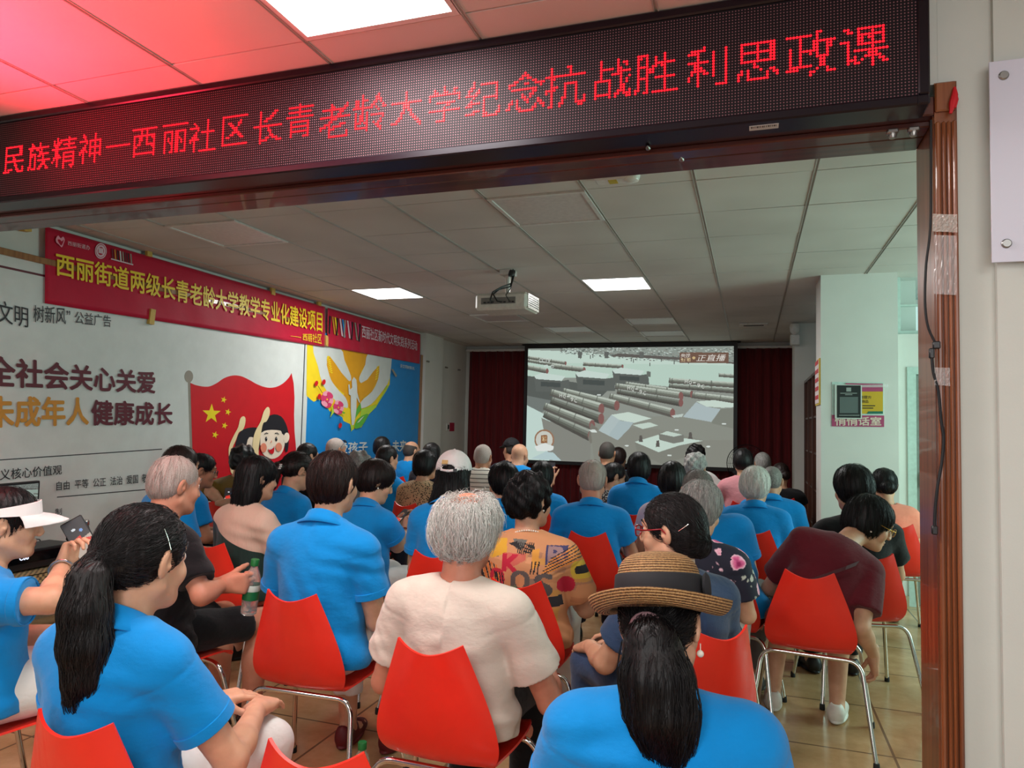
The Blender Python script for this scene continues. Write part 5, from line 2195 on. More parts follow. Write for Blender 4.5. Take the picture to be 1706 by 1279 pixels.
p = at_y(1557, 882, YO - .036)
mb.box(p - [.008, .006, .014], p + [.008, .006, .012], bev=.003)
o = mb.build('cable', M_DARK)
tag(o, 'lower black cable with a plug at its upper end on the casing', 'cable', 'black cables on the door casing')
M_PACK = NT('shiny_packing_tape').set(color=rgb(226, 220, 212), rough=.14, alpha=.5, spec=.8).m
tp_ = M_PACK.node_tree
for k, (u0, v0, u1, v1, al, lab) in enumerate(((1553, 357, 1594, 388, 1, 'shiny clear tape band across the casing, topmost'), (1555, 392, 1593, 492, 0, 'wide wrinkled clear tape on the casing below the shiny band'), (1556, 612, 1582, 643, 0, 'small clear tape patch holding the lower cable'))):
    c4 = [at_y(u, v, YO - .034) for u, v in ((u0, v0), (u1, v0 + 1), (u1, v1), (u0, v1 - 2))]
    pl = quad_place(*c4)
    S, T = np.meshgrid(np.linspace(0, 1, 17), np.linspace(0, 1, 13))
    Pt = pl(S[..., None], T[..., None])
    rg = np.random.default_rng(k)
    Pt[..., 1] -= .003 + .004 * rg.random(Pt.shape[:2])
    i = np.arange(12)[:, None] * 17 + np.arange(16)[None]
    Q = np.stack([i, i + 17, i + 18, i + 1], -1).reshape(-1, 4)
    o = link('tape_strip', np_mesh('tape_strip', Pt.reshape(-1, 3), Q, M_PACK if k == 0 else M_CLEARTAPE, smooth=False))
    tag(o, lab, 'tape', 'clear tape on the door casing')
for k, (u, v) in enumerate(((1487, 232), (1522, 230), (1080, 247), (1136, 266))):
    p = at_y(u, v, YO + (.02 if k < 2 else -.026))
    p[2] = 2.343 if k < 2 else p[2]
    mb = MB()
    if k < 2:
        mb.box(p - [.016, .012, .016], p + [.016, .012, .0], bev=.004)
        mb.lathe([(.009, -.028), (.012, -.02), (.012, -.012), (.007, -.008)], 0, 14, Matrix.Translation(p))
    else:
        mb.lathe([(.008, 0), (.009, .004), (.005, .014), (.002, .02)], 0, 14, Matrix.Translation(p) @ Matrix.Rotation(math.pi / 2, 4, 'X'))
    o = mb.build('catch' if k < 2 else 'hook', plain('steel_catch', rgb(150, 146, 142), .3, metal=.8))
    tag(o, ['left one of two steel catches under the lintel near the casing', 'steel catch in the corner between lintel and casing', 'small steel screw in the lintel, left of the metal hook', 'small metal hook on the lintel below the display'][k], 'hook')


# ------------------------------------------------------------------ red shell chairs
t = NT('red_moulded_plastic')
t.set(color=rgb(228, 44, 30), rough=.34, spec=.42)
f = t.noise(t.obj(), 5, 5)
t.l(t.ramp(f, [(.3, rgb(222, 40, 27)), (.7, rgb(234, 52, 36))]), t.b.inputs['Base Color'])
f2 = t.noise(t.obj((30, 30, 6)), 1.2, 6, .7)
t.l(t.ramp(f2, [(.45, (.28,) * 3), (.75, (.5,) * 3)]), t.b.inputs['Roughness'])
M_RED = t.m
M_CHROME = plain('chromed_tube', rgb(214, 212, 208), .12, .02, 8, metal=1.0)
M_CAP = plain('black_rubber', rgb(18, 18, 18), .7)


def shell_mesh():
    # centre line (y, z) from the top of the back down and forward to the front edge, with half width and side curl
    cl = [(-.262, .795, .108, .030), (-.254, .745, .128, .034), (-.243, .690, .150, .036), (-.231, .635, .172, .036), (-.219, .580, .192, .034), (-.207, .530, .206, .030), (-.194, .490, .210, .026),
          (-.176, .458, .203, .020), (-.150, .437, .188, .012), (-.118, .426, .178, .006), (-.075, .422, .186, .012), (-.02, .422, .202, .022), (.05, .425, .212, .028), (.12, .430, .210, .026),
          (.18, .432, .198, .018), (.225, .426, .176, .008), (.248, .412, .150, .0)]
    C = np.array(cl)
    k = np.linspace(0, len(C) - 1, 49)
    i0 = np.arange(len(C))
    # smooth interpolation
    Cs = smooth_pts(C, 3, False)
    n, m = len(Cs), 17
    V = []
    for j in range(n):
        y, z, w, cu = Cs[j]
        w *= .93
        a = Cs[min(j + 1, n - 1)] - Cs[max(j - 1, 0)]
        tx, tz = a[0], a[1]
        L = math.hypot(tx, tz)
        ny, nz = -tz / L, tx / L     # towards the sitter
        if ny * 1 + nz * 1 < 0:
            ny, nz = -ny, -nz
        for q in range(m):
            s = -1 + 2 * q / (m - 1)
            e = cu * abs(s) ** 2.2
            top = 0
            if j < 6:
                top = -.026 * (1 - abs(s) ** 1.6) * (1 - j / 6)
            V.append((w * s * (1 - .02 * abs(s)), y + ny * e, z + nz * e + top))
    V = np.array(V)
    i = np.arange(n - 1)[:, None] * m + np.arange(m - 1)[None]
    Q = np.stack([i, i + m, i + m + 1, i + 1], -1).reshape(-1, 4)
    # give it thickness
    N = vnormals(V, Q)
    if N[:, 2].sum() < 0:
        Q = Q[:, ::-1]
        N = -N
    V2 = V - N * .007
    nb_ = len(V)
    rim = [q for q in range(m)] + [j * m + m - 1 for j in range(1, n)] + [(n - 1) * m + q for q in range(m - 2, -1, -1)] + [j * m for j in range(n - 2, 0, -1)]
    R = np.array([(a, b, b + nb_, a + nb_) for a, b in zip(rim, rim[1:] + rim[:1])])
    if True:
        Q2 = Q[:, ::-1] + nb_
    Vt = np.concatenate([V, V2])
    Qt = np.concatenate([Q, Q2, R])
    # orientation of the rim
    c = Vt.mean(0)
    me = np_mesh('seat_shell', Vt, Qt, M_RED)
    import bmesh
    bm = bmesh.new()
    bm.from_mesh(me)
    bmesh.ops.recalc_face_normals(bm, faces=bm.faces)
    bm.to_mesh(me)
    bm.free()
    me.polygons.foreach_set('use_smooth', np.ones(len(me.polygons), bool))
    try:
        me.set_sharp_from_angle(angle=math.radians(50))
    except Exception:
        pass
    return me


def leg_path(sx, front):
    yb, yf, zb = (.135, .225, .410) if front else (-.150, -.255, .408)
    xb, xf = .205, .262
    P = [(0.0, yb, zb), (sx * (xb - .062), yb, zb)]
    a, b, c = np.array([sx * (xb - .055), yb, zb]), np.array([sx * xb, yb, zb]), np.array([sx * (xb + .010), yb + (yf - yb) * .14, zb - .058])
    for k in range(7):
        q = k / 6
        P.append(tuple(a * (1 - q) ** 2 + 2 * b * q * (1 - q) + c * q * q))
    P.append((sx * xf, yf, .012))
    return P


CH = {'shell': shell_mesh()}
for sx_, fr_ in ((-1, 0), (1, 0), (-1, 1), (1, 1)):
    o = MB().tube(leg_path(sx_, fr_), .0098, 0, 12).build('leg', M_CHROME)
    CH[(sx_, fr_)] = o.data
    bpy.data.objects.remove(o)
mb = MB()
mb.lathe([(.0125, 0), (.0135, .004), (.0125, .028), (.0108, .030)], 0, 14)
o = mb.build('foot_cap', M_CAP)
CH['cap'] = o.data
bpy.data.objects.remove(o)


def chair(x, y, rz, label):
    r = empty('shell_chair', (x, y, 0), rz)
    tag(r, label, 'chair', 'red shell chairs of the audience')
    link('seat_shell', CH['shell'], r)
    for sx in (-1, 1):
        for fr in (0, 1):
            lg = link('leg', CH[(sx, fr)], r)
            cp = link('foot_cap', CH['cap'], lg)
            q = leg_path(sx, fr)[-1]
            cp.location = (q[0], q[1], 0)
    return r


CHAIRS = {}


def chair_for(key, label, dx=0.0, dy=0.02, turn=0.0):
    i = PEOPLE[key]
    p = i['root'] + i['Rb'] @ np.array([dx, dy, 0])
    CHAIRS[key] = chair(p[0], p[1], i['fb'] + math.radians(turn), label)


# ------------------------------------------------------------------ patterned cloth
def leopard():
    t = NT('leopard_print_cloth')
    t.set(rough=.85)
    v = t.n('ShaderNodeTexVoronoi', feature='F1')
    v.inputs['Scale'].default_value = 70
    t.l(t.obj(), v.inputs['Vector'])
    t.l(t.ramp(v.outputs['Distance'], [(.30, rgb(38, 28, 22)), (.42, rgb(186, 156, 120))]), t.b.inputs['Base Color'])
    return t.m


def dotted():
    t = NT('black_cloth_with_white_specks')
    t.set(rough=.85)
    v = t.n('ShaderNodeTexVoronoi', feature='F1')
    v.inputs['Scale'].default_value = 95
    t.l(t.obj(), v.inputs['Vector'])
    t.l(t.ramp(v.outputs['Distance'], [(.24, rgb(226, 222, 214)), (.36, rgb(22, 20, 22))]), t.b.inputs['Base Color'])
    return t.m


def floral():
    t = NT('navy_cloth_with_pink_flowers')
    t.set(rough=.8)
    vec = t.obj()
    nz = t.n('ShaderNodeTexNoise')
    nz.inputs['Scale'].default_value = 26
    t.l(vec, nz.inputs['Vector'])
    mx = t.n('ShaderNodeMixRGB')
    mx.inputs[0].default_value = .045
    t.l(vec, mx.inputs[1])
    t.l(nz.outputs['Color'], mx.inputs[2])
    v = t.n('ShaderNodeTexVoronoi', feature='F1')
    v.inputs['Scale'].default_value = 15
    t.l(mx.outputs[0], v.inputs['Vector'])
    mask = t.ramp(v.outputs['Distance'], [(.44, (1, 1, 1)), (.50, (0, 0, 0))])
    ctr = t.ramp(v.outputs['Distance'], [(.14, rgb(150, 30, 90)), (.30, rgb(220, 100, 150)), (.44, rgb(240, 196, 212))])
    sp_ = t.n('ShaderNodeSeparateColor')
    t.l(v.outputs['Color'], sp_.inputs[0])
    keep = t.ramp(sp_.outputs[0], [(.30, (0, 0, 0)), (.32, (1, 1, 1))])
    m2 = t.n('ShaderNodeMixRGB', blend_type='MULTIPLY')
    m2.inputs[0].default_value = 1
    t.l(mask, m2.inputs[1])
    t.l(keep, m2.inputs[2])
    m3 = t.n('ShaderNodeMixRGB')
    m3.inputs[1].default_value = (*rgb(22, 24, 44), 1)
    t.l(m2.outputs[0], m3.inputs[0])
    t.l(ctr, m3.inputs[2])
    v2 = t.n('ShaderNodeTexVoronoi', feature='F1')
    v2.inputs['Scale'].default_value = 17
    t.l(mx.outputs[0], v2.inputs['Vector'])
    m4 = t.n('ShaderNodeMixRGB')
    t.l(t.ramp(v2.outputs['Distance'], [(.20, (.8,) * 3), (.26, (0, 0, 0))]), m4.inputs[0])
    t.l(m3.outputs[0], m4.inputs[1])
    m4.inputs[2].default_value = (*rgb(206, 210, 196), 1)
    t.l(m4.outputs[0], t.b.inputs['Base Color'])
    return t.m


def striped():
    t = NT('white_cloth_with_thin_stripes')
    t.set(rough=.85)
    w = t.n('ShaderNodeTexWave', wave_type='BANDS', bands_direction='Z')
    w.inputs['Scale'].default_value = 9
    w.inputs['Distortion'].default_value = 1.2
    t.l(t.obj(), w.inputs['Vector'])
    t.l(t.ramp(w.outputs['Fac'], [(.06, rgb(90, 84, 80)), (.16, rgb(214, 208, 196))]), t.b.inputs['Base Color'])
    return t.m


def two_tone():
    """beige yoke over dark green, divided by a slanting curve across the back"""
    t = NT('beige_and_dark_green_cloth')
    t.set(rough=.6, sheen=.1)
    sx = t.n('ShaderNodeSeparateXYZ')
    t.l(t.obj(), sx.inputs[0])
    a = t.n('ShaderNodeMath', operation='MULTIPLY_ADD')
    a.inputs[1].default_value = .42
    t.l(sx.outputs[0], a.inputs[0])
    t.l(sx.outputs[2], a.inputs[2])
    r = t.ramp(a.outputs[0], [(.800, rgb(20, 52, 46)), (.804, rgb(206, 178, 158))])
    r.node.color_ramp.interpolation = 'CONSTANT'
    t.l(r, t.b.inputs['Base Color'])
    t.bump(t.noise(t.obj((1, 1, .3)), 24, 3), .5, .01)
    return t.m


P_LEO, P_DOT, P_FLO, P_STR, P_TWO = leopard(), dotted(), floral(), striped(), two_tone()
P_LET = printed('peach_cloth_with_letter_print', .8, 0, 'print', .15)


def paint_letters(zt):
    C = Canvas(520, 520, (198, 138, 94))
    P = C.poly
    rg = random.Random(2)

    def T_(ch, x0, y0, x1, y1, col):
        for ox in np.linspace(-.012, .012, 5):
            for oy in (-.006, .006):
                C.text(ch, x0 + ox, y0 + oy, x1 + ox, y1 + oy, col)
    for k in range(26):
        x, y = rg.random(), rg.random()
        P([(x, y), (x + .12, y + .02), (x + .10, y + .10), (x - .02, y + .08)], rg.choice([(216, 156, 112), (184, 122, 82), (206, 150, 70), (168, 120, 92), (122, 108, 96)]), .8)
    P([(.16, .04), (.34, .02), (.36, .20), (.20, .30), (.14, .2)], (212, 160, 44))
    P([(.40, .02), (.54, .02), (.50, .14), (.44, .14)], (104, 104, 98))
    P([(.36, .08), (.44, .05), (.50, .16)], (30, 26, 28))
    for k in range(10):
        x = .44 + k * .017
        P([(x, .05 + .004 * k), (x + .008, .05), (x + .034, .20 - .004 * k), (x + .026, .21)], (30, 26, 26))
    for k in range(9):
        P([(.04 + k * .026, .28 + k * .012), (.053 + k * .026, .28 + k * .012), (.11 + k * .026, .62), (.095 + k * .026, .62)], (30, 24, 26) if k % 2 else (206, 112, 36))
    T_('B', .05, .10, .15, .30, (70, 60, 104))
    P([(.33, .20), (.54, .20), (.54, .28), (.33, .46)], (196, 60, 70), .5)
    T_('K', .33, .22, .48, .45, (184, 22, 54))
    P([(.72, .08), (.92, .08), (.92, .26), (.72, .34)], (60, 58, 98))
    T_('B', .75, .10, .88, .32, (150, 120, 120))
    for k in range(10):
        P([(.66 + k * .012, .50 - k * .028), (.68 + k * .012, .50 - k * .028), (1.0, .28 - k * .024), (1.0, .266 - k * .024)], (28, 25, 30) if k % 2 else (222, 136, 40))
    P([(.60, .15), (.66, .12), (.66, .36), (.60, .40)], (216, 150, 60))
    for k in range(3):
        P([(.60 + k * .03, .30), (.612 + k * .03, .30), (.60 + k * .03, .46), (.588 + k * .03, .46)], (28, 25, 28))
    T_('O', .20, .42, .34, .70, (176, 26, 50))
    T_('O', .42, .42, .58, .70, (92, 84, 80))
    T_('S', .64, .46, .78, .76, (88, 80, 78))
    for k in range(4):
        P([(.235 + k * .026, .46), (.247 + k * .026, .46), (.275 + k * .026, .66), (.263 + k * .026, .66)], (30, 26, 26))
    P([(.34, .66), (.46, .62), (.5, .78), (.40, .84)], (104, 124, 92))
    C.ell((.90, .62), (.08, .12), (184, 26, 54))
    C.ell((1.0, .42), (.06, .13), (208, 172, 58))
    C.ell((1.0, .42), (.024, .06), (28, 25, 28))
    P([(.62, .80), (.86, .76), (.88, .90), (.64, .94)], (38, 36, 40))
    P([(.0, .5), (.10, .38), (.12, .58)], (36, 30, 30))
    P([(.06, .62), (.2, .58), (.26, .74), (.1, .8)], (222, 150, 104))
    P([(.3, .76), (.36, .74), (.34, .99), (.28, .97)], (36, 32, 34))
    T_('Q', .46, .82, .60, 1.0, (70, 60, 104))
    P([(.08, .84), (.28, .90), (.26, 1.0), (.06, .98)], (184, 26, 54))
    img = C.lin()

    def f(me, V, Q):
        c = V[Q].mean(1)
        u = (c[:, 0] + .225) / .45
        v = (zt - c[:, 2]) / .30
        ix = np.clip((u * 520).astype(int), 0, 519)
        iy = np.clip((v * 520).astype(int), 0, 519)
        at = me.color_attributes.new('print', 'FLOAT_COLOR', 'CORNER')
        q = np.ones((len(Q), 4, 4), np.float32)
        q[..., :3] = img[iy, ix][:, None]
        at.data.foreach_set('color', q.ravel())
    return f


# ------------------------------------------------------------------ the audience, front rows first
person('visor', 'woman in a blue polo shirt and white sun visor holding up a phone', 10, 868, 2.35, fb=-22, fh=-36, pit=4, hair='short', hcol='black', eyes=True, strand=500, sb=.16, w=1.05,
       arms=dict(R=(('px', 84, 1000, 2.20), ('px', 104, 944, 2.42)), L=((-.20, .06, .64), (-.10, .30, .64))), hands=dict(R=('phone', (.12, .35, .95), (-.85, -.35, .25))), pants='white')
person('pony', 'woman in a blue polo shirt with a long black ponytail at front left', 240, 925, 1.74, fb=0, fh=-2, pit=6, hair='pony', hcol='streaked', eyes=True, strand=2200, nstrand_flow='back', sb=0.15, w=0.98, hs=1.07, hy=.06,
       tail=[(0, -.112, -.006, .026), (.006, -.140, -.040, .036), (.016, -.146, -.100, .044), (.024, -.138, -.170, .047), (.026, -.128, -.235, .040), (.010, -.125, -.285, .024), (-.010, -.126, -.325, .008)],
       pants='white', arms=dict(R=((.25, .10, .62), (.12, .36, .625)), L=((-.22, .08, .64), (-.02, .34, .635))), hands=dict(R=('rest', (-.25, .8, -.1), (.1, 0, 1)), L=('rest', (.5, .7, 0), (0, 0, 1))), neck=0.15)
person('oldblack', 'old man with cropped grey hair in a black tee shirt holding a water bottle', 292, 805, 3.0, fb=-14, fh=-18, pit=8, hair='crop', hcol='stubble', top='black', kind='tee', skin='ruddy', man=True, eyes=True, strand=500, nstrand_flow='down',
       sb=.175, w=1.02, hs=1.03, pants='black', plen=.40, shoe=('sandal', 'brown'), legs=dict(L=((-.12, .40, .51), (-.12, .40, .085)), R=((.12, .42, .515), (.15, .36, .085))),
       arms=dict(R=(('px', 336, 992, 2.76), ('px', 374, 972, 2.86)), L=((-.22, .12, .66), (.0, .34, .66))), hands=dict(R=('grip', 'cam_right', 'cam_back'), L=('rest', (.6, .6, .1), (-.2, .2, 1))), sleeve=.72, fold=.004, neck=0.16)
person('center', 'person with short dark hair in a blue polo shirt, white trousers and dark red shoes', 557, 802, 2.86, fb=2, fh=0, pit=2, hair='short', hcol='redbrown', strand=1500, sb=.172, w=1.04, hs=1.04, pants='white', plen=.86, shoe=('flat', 'red'), fold=.0035,
       arms=dict(L=((-.25, .06, .64), (-.16, .24, .60))), legs=dict(L=((-.11, .40, .51), (-.09, .40, .085)), R=((.13, .40, .51), (.12, .42, .085))), neck=0.165)
person('oldwhite', 'old man with wispy white hair in a cream tee shirt and black trousers', 780, 880, 2.30, fb=0, fh=-4, pit=10, hair='thin', hcol='white', top='cream', kind='tee', skin='ruddy', man=True, strand=4200, nstrand_flow='swirl', sb=.178, w=1.04, hs=1.05,
       pants='black', shoe=('shoe', 'black'), fold=.0048, sleeve=0.64, arms=dict(R=((.285, .05, .575), (.20, .29, .63)), L=((-.270, .02, .575), (-.17, .26, .60))), neck=0.165)
person('hatlady', 'woman in a blue polo shirt wearing a straw hat with a black band', 1102, 1035, 1.55, fb=10, fh=-6, pit=14, hair='pony', hcol='black', strand=1800, nstrand_flow='back', sb=.172, w=1.16, hs=.98, hy=.07,
       tail=[(.004, -.110, -.022, .034), (.012, -.138, -.050, .054), (.018, -.140, -.110, .068), (.022, -.128, -.170, .068), (.028, -.110, -.225, .050), (.034, -.10, -.255, .028)], roll=-7)
person('grandma', 'woman with red glasses and pinned-up black hair looking left, in a denim top', 1118, 880, 2.5, fb=42, fh=74, pit=3, hair='lowbun', hcol='streaked', top='denim', kind='tee', eyes=True, strand=1500, nstrand_flow='back', sb=.16, hs=1.04, pants='denim', plen=.85,
       arms=dict(L=((-.23, .10, .62), (-.16, .33, .60)), R=((.21, .06, .64), (.0, .34, .62))), hands=dict(L=('lap', (.1, .9, -.25), (-.3, 0, 1))))
person('letters', 'woman in a colourful letter-print blouse with a pearl necklace and short black hair', 884, 832, 3.15, fb=6, fh=-26, pit=4, hair='curly', hcol='black', kind='tee', top='peach', topmat=P_LET, paint=paint_letters(.945), eyes=True, strand=1200, sb=.166, w=1.06, pants='white', fold=.0028, sleeve=.7,
       arms=dict(R=((.245, .10, .625), (.16, .34, .63))), res=0.0042)
person('floral', 'grey-haired woman in a navy flowered blouse behind the woman with red glasses', 1168, 846, 3.2, fb=-4, fh=-22, pit=14, roll=4, hair='shortbob', hcol='gray', kind='tee', top='navy', topmat=P_FLO, strand=1300, sb=.155, hs=1.0, hy=.1, pants='white')
person('maroon', 'woman with glasses in a maroon tee shirt bending down to the right', 1449, 868, 3.55, fb=-6, fh=-82, pit=22, roll=0, hair='bob', hcol='black', top='maroon', kind='tee', eyes=True, strand=1300, sb=.158, w=1.04, hx=0.26, hy=0.3,
       kz=('px', 1398, 908, 3.42), arms=dict(R=(('px', 1434, 1045, 3.22), ('px', 1456, 1092, 3.30)), L=((-.20, .20, .62), (-.05, .42, .60))), hands=dict(R=('lap', (.02, .12, -1), (1, .2, 0)), L=('lap', None, None)), sleeve=.72, pants='black', plen=.42,
       shoe=('shoe', 'white'), legs=dict(L=((-.16, .40, .50), (-.19, .30, .085)), R=((.12, .40, .50), (.11, .27, .085))), hs=1.06, shoulders=(1, .10, -.42))
person('black42', 'woman with dark bobbed hair in a black tee shirt beside the notice column', 1420, 812, 3.98, fb=14, fh=18, pit=6, hair='shortbob', hcol='black', top='black', kind='tee', strand=700, sb=0.17, w=1.05, hs=1.07,
       arms=dict(L=((-.27, .02, .66), (-.30, .14, .47)), R=((.24, .06, .64), (.12, .26, .63))), pants='black')
person('peach', 'woman in a peach tee shirt with dark hair in a bun at far right', 1472, 806, 5.2, fb=4, fh=6, pit=4, hair='bun', hcol='black', top='peach', kind='tee', sb=.15, strand=400, pants='black', hx=-.02, hs=1.02)
person('longhair', 'woman with loose black hair in a beige and dark green blouse', 430, 795, 3.85, fb=-14, fh=-26, pit=5, hair='long', hcol='black', kind='tee', top='olive', topmat=P_TWO, strand=1100, eyes=True, sb=.158, pants='khaki', plen=1.0, sleeve=.85,
       arms=dict(R=((.235, .08, .64), (.14, .28, .62))))
person('capwoman', 'woman in a white baseball cap with very long black hair', 757, 790, 3.75, fb=4, fh=8, pit=2, hair='verylong', hcol='black', strand=1300, sb=.152, pants='white')
person('phonewoman', 'woman in blue with brown hair and a gold bracelet, bowed over a phone', 628, 800, 4.05, fb=-14, fh=-44, pit=20, hair='shortbob', hcol='brown', eyes=True, strand=700, sb=.158, w=1.08, hy=.13, pants='white',
       arms=dict(R=(('px', 662, 908, 3.95), ('px', 676, 884, 4.12)), L=((-.17, .20, .66), ('px', 664, 872, 4.25))), hands=dict(R=('phone', (.25, .15, .95), (-.6, .2, .4)), L=('rest', (.7, .2, .5), (0, .5, .6))))
person('blue22', 'black-haired woman in blue looking left, between the white cap and the letter print', 838, 802, 4.45, fb=14, fh=46, pit=8, hair='shortbob', hcol='black', strand=600, sb=.155, hs=1.0, eyes=True)
person('buzz', 'man with cropped grey hair in a blue polo shirt, squarely from behind in the middle', 987, 797, 4.5, fb=8, fh=8, pit=2, hair='crop', hcol='stubble', man=True, skin='ruddy', sb=.172, w=1.06, hs=1.06, strand=400, arms=dict(R=((.25, .06, .64), (.20, .26, .63))))
person('strapman', 'person in a blue polo shirt with a black shoulder strap behind the flowered blouse', 1163, 818, 3.9, fb=-8, fh=0, pit=28, hair='crop', hcol='saltpepper', sb=.175, w=1.2, hs=1.02, man=True, hx=-0.17, hy=.13, strand=500, pants='gray')
person('whitebob', 'white-haired woman in a blue polo shirt in front of the black blouse', 1259, 808, 4.75, fb=-4, fh=-14, pit=6, hair='shortbob', hcol='white', strand=700, sb=.158, w=1.08, hs=1.03, neck=0.155)
person('bunblue', 'woman in a blue polo shirt with a low ponytail and white hair clip', 497, 782, 4.75, fb=-18, fh=-30, pit=18, hair='pony', hcol='brown', strand=500, nstrand_flow='back', sb=.16, w=1.08, hy=.12, hs=1.02,
       tail=[(0, -.108, .0, .024), (0, -.138, -.030, .034), (.0, -.138, -.090, .030), (0, -.12, -.145, .016)])
person('blue4', 'person with dark hair in a blue polo shirt hidden behind the old man in black', 302, 775, 4.1, fb=-20, fh=-15, pit=6, hair='short', hcol='brown', sb=.16, strand=300)
person('glasses5', 'woman with glasses and tied dark hair in a blue polo shirt beside the flag print', 336, 782, 4.9, fb=-25, fh=-42, pit=10, hair='bun', hcol='black', sb=.152, eyes=True, strand=300, hx=.0, hy=.1, skin='mid')
person('olive', 'person with curly dark hair in an olive shirt, elbow out, holding a phone', 407, 766, 5.75, fb=-20, fh=-10, pit=4, hair='curly', hcol='black', top='olive', kind='tee', sb=0.178, sleeve=1.0, w=1.15, arms=dict(L=(('px', 350, 818, 5.60), ('px', 371, 838, 5.38)), R=((.22, .06, .64), (.1, .28, .64))), hands=dict(L=('phone', 'cam_right', 'cam_back')))
person('dark9', 'person with smooth black hair behind the woman with the white hair clip', 513, 758, 6.6, fb=-10, fh=-25, pit=4, hair='short', hcol='black', top='black', kind='tee', sb=.155)
person('shades', 'man with shaved grey hair and dark glasses pushed up, in front of the blue poster', 560, 748, 7.35, fb=-14, fh=-24, pit=2, hair='crop', hcol='stubble', top='blue', kind='polo', man=True, sb=.165, hs=1.04, skin='mid', neck=0.14)
person('curl13', 'woman with grey-black curls behind the bowed woman with the phone', 600, 778, 5.3, fb=-10, fh=-10, pit=4, hair='curly', hcol='saltpepper', top='gray', kind='tee', sb=.15)
person('dark14', 'person with a round black hairstyle under the white poster characters', 637, 744, 8.0, fb=-10, fh=-10, pit=2, hair='bob', hcol='black', top='blue', sb=.155)
person('blue14', 'woman with sleek black hair in a blue polo shirt with one elbow out', 646, 762, 6.4, fb=-14, fh=-26, pit=2, hair='short', hcol='black', sb=.155, arms=dict(R=((.28, .14, .74), (.20, .30, .66))))
person('bald15', 'man with thinning dark hair in blue at the right end of the blue poster', 686, 751, 8.5, fb=-12, fh=-26, pit=4, hair='bald', hcol='crop', man=True, sb=.168, hs=1.04, neck=0.14)
person('leopard', 'woman with a dark bob in a leopard-print blouse', 710, 773, 5.8, fb=-10, fh=-24, pit=4, hair='bob', hcol='black', kind='tee', top='gray', topmat=P_LEO, sb=.155, strand=300)
person('dark17', 'person with black hair just behind the leopard-print blouse', 720, 756, 7.3, fb=-8, fh=-10, pit=2, hair='bob', hcol='black', top='navy', kind='tee', sb=.15)
person('stripes', 'man with cropped hair in a white shirt with thin stripes before the curtain', 805, 760, 6.4, fb=-2, fh=0, pit=2, hair='crop', hcol='stubble', man=True, kind='tee', top='white', topmat=P_STR, sb=.165, skin='mid', neck=0.14)
person('blackcap', 'man in a black cap turned left by the edge of the screen', 851, 748, 8.0, fb=10, fh=48, pit=4, hair='crop', hcol='crop', man=True, top='navy', kind='tee', sb=.16, skin='mid')
person('bald21', 'bald man in a blue polo shirt holding a phone near the screen', 866, 758, 7.1, fb=-6, fh=-14, pit=12, hair=None, man=True, sb=.172, w=1.05, hs=1.02, skin='light', arms=dict(R=((.26, .14, .76), (.26, .32, .88))), hands=dict(R=('phone', (-.2, .2, .9), (-.6, .3, .3))), neck=0.125, hy=0.1)
person('blue23', 'woman with black hair in a blue polo shirt under the lower left of the screen', 904, 792, 5.6, fb=4, fh=-6, pit=4, hair='bob', hcol='black', sb=.15, strand=300)
person('far27', 'man with cropped dark hair in a black tee shirt below the middle of the screen', 1012, 754, 7.0, fb=4, fh=-4, pit=4, hair='crop', hcol='crop', man=True, top='black', kind='tee', sb=.165, skin='mid', neck=0.15)
person('far28', 'dark-haired person half hidden behind the cropped man in the black tee', 1031, 762, 8.0, fb=0, fh=-16, pit=4, hair='shortbob', hcol='brown', top='blue', sb=.15)
person('specks', 'woman with pinned black hair in a white-specked black blouse looking down right', 1024, 792, 6.3, fb=-10, fh=-58, pit=16, hair='lowbun', hcol='black', kind='tee', top='black', topmat=P_DOT, sb=.155, eyes=True, strand=300, hy=.09)
person('blue30', 'woman with a dark bob in a blue polo shirt under the truck picture', 1065, 778, 5.6, fb=0, fh=0, pit=4, hair='bob', hcol='black', sb=.158, w=1.05, strand=400, hs=.98, neck=0.15)
person('lilac', 'woman with smooth black hair in a lilac blouse ahead of the red glasses', 1120, 798, 4.7, fb=10, fh=2, pit=4, hair='bob', hcol='black', top='lilac', kind='tee', sb=.155, strand=300)
person('gray35', 'grey-haired person in a blue polo shirt beneath the flower-clipped bun', 1160, 778, 6.0, fb=-4, fh=-16, pit=4, hair='curly', hcol='gray', sb=.155)
person('bun36', 'woman with a dark bun and flower clip against the lower right of the screen', 1160, 760, 7.2, fb=4, fh=-20, pit=4, hair='curly', hcol='black', top='white', kind='tee', sb=.15)
person('pink', 'woman with short black hair in a pink tee shirt beside the fan', 1238, 768, 6.5, fb=4, fh=0, pit=4, hair='shortbob', hcol='black', top='pink', kind='tee', sb=.158, arms=dict(L=((-.25, .10, .70), (-.16, .34, .74))))
person('gray38', 'grey-haired person between the pink tee shirt and the black blouse', 1270, 771, 7.5, fb=2, fh=14, pit=2, hair='short', hcol='gray', top='gray', kind='tee', sb=.16, man=True)
person('blue40', 'man with dark grey hair in a blue polo shirt partly behind the white-haired woman', 1286, 800, 5.5, fb=-2, fh=-8, pit=6, hair='crop', hcol='saltpepper', man=True, sb=.17, w=1.05)
person('black41', 'woman with a loose dark bun in a sleeveless black blouse by the bookcase', 1300, 790, 6.9, fb=2, fh=22, pit=10, hair='bun', hcol='brown', top='black', kind='tee', sleeve=.3, sb=.158, w=1.08)


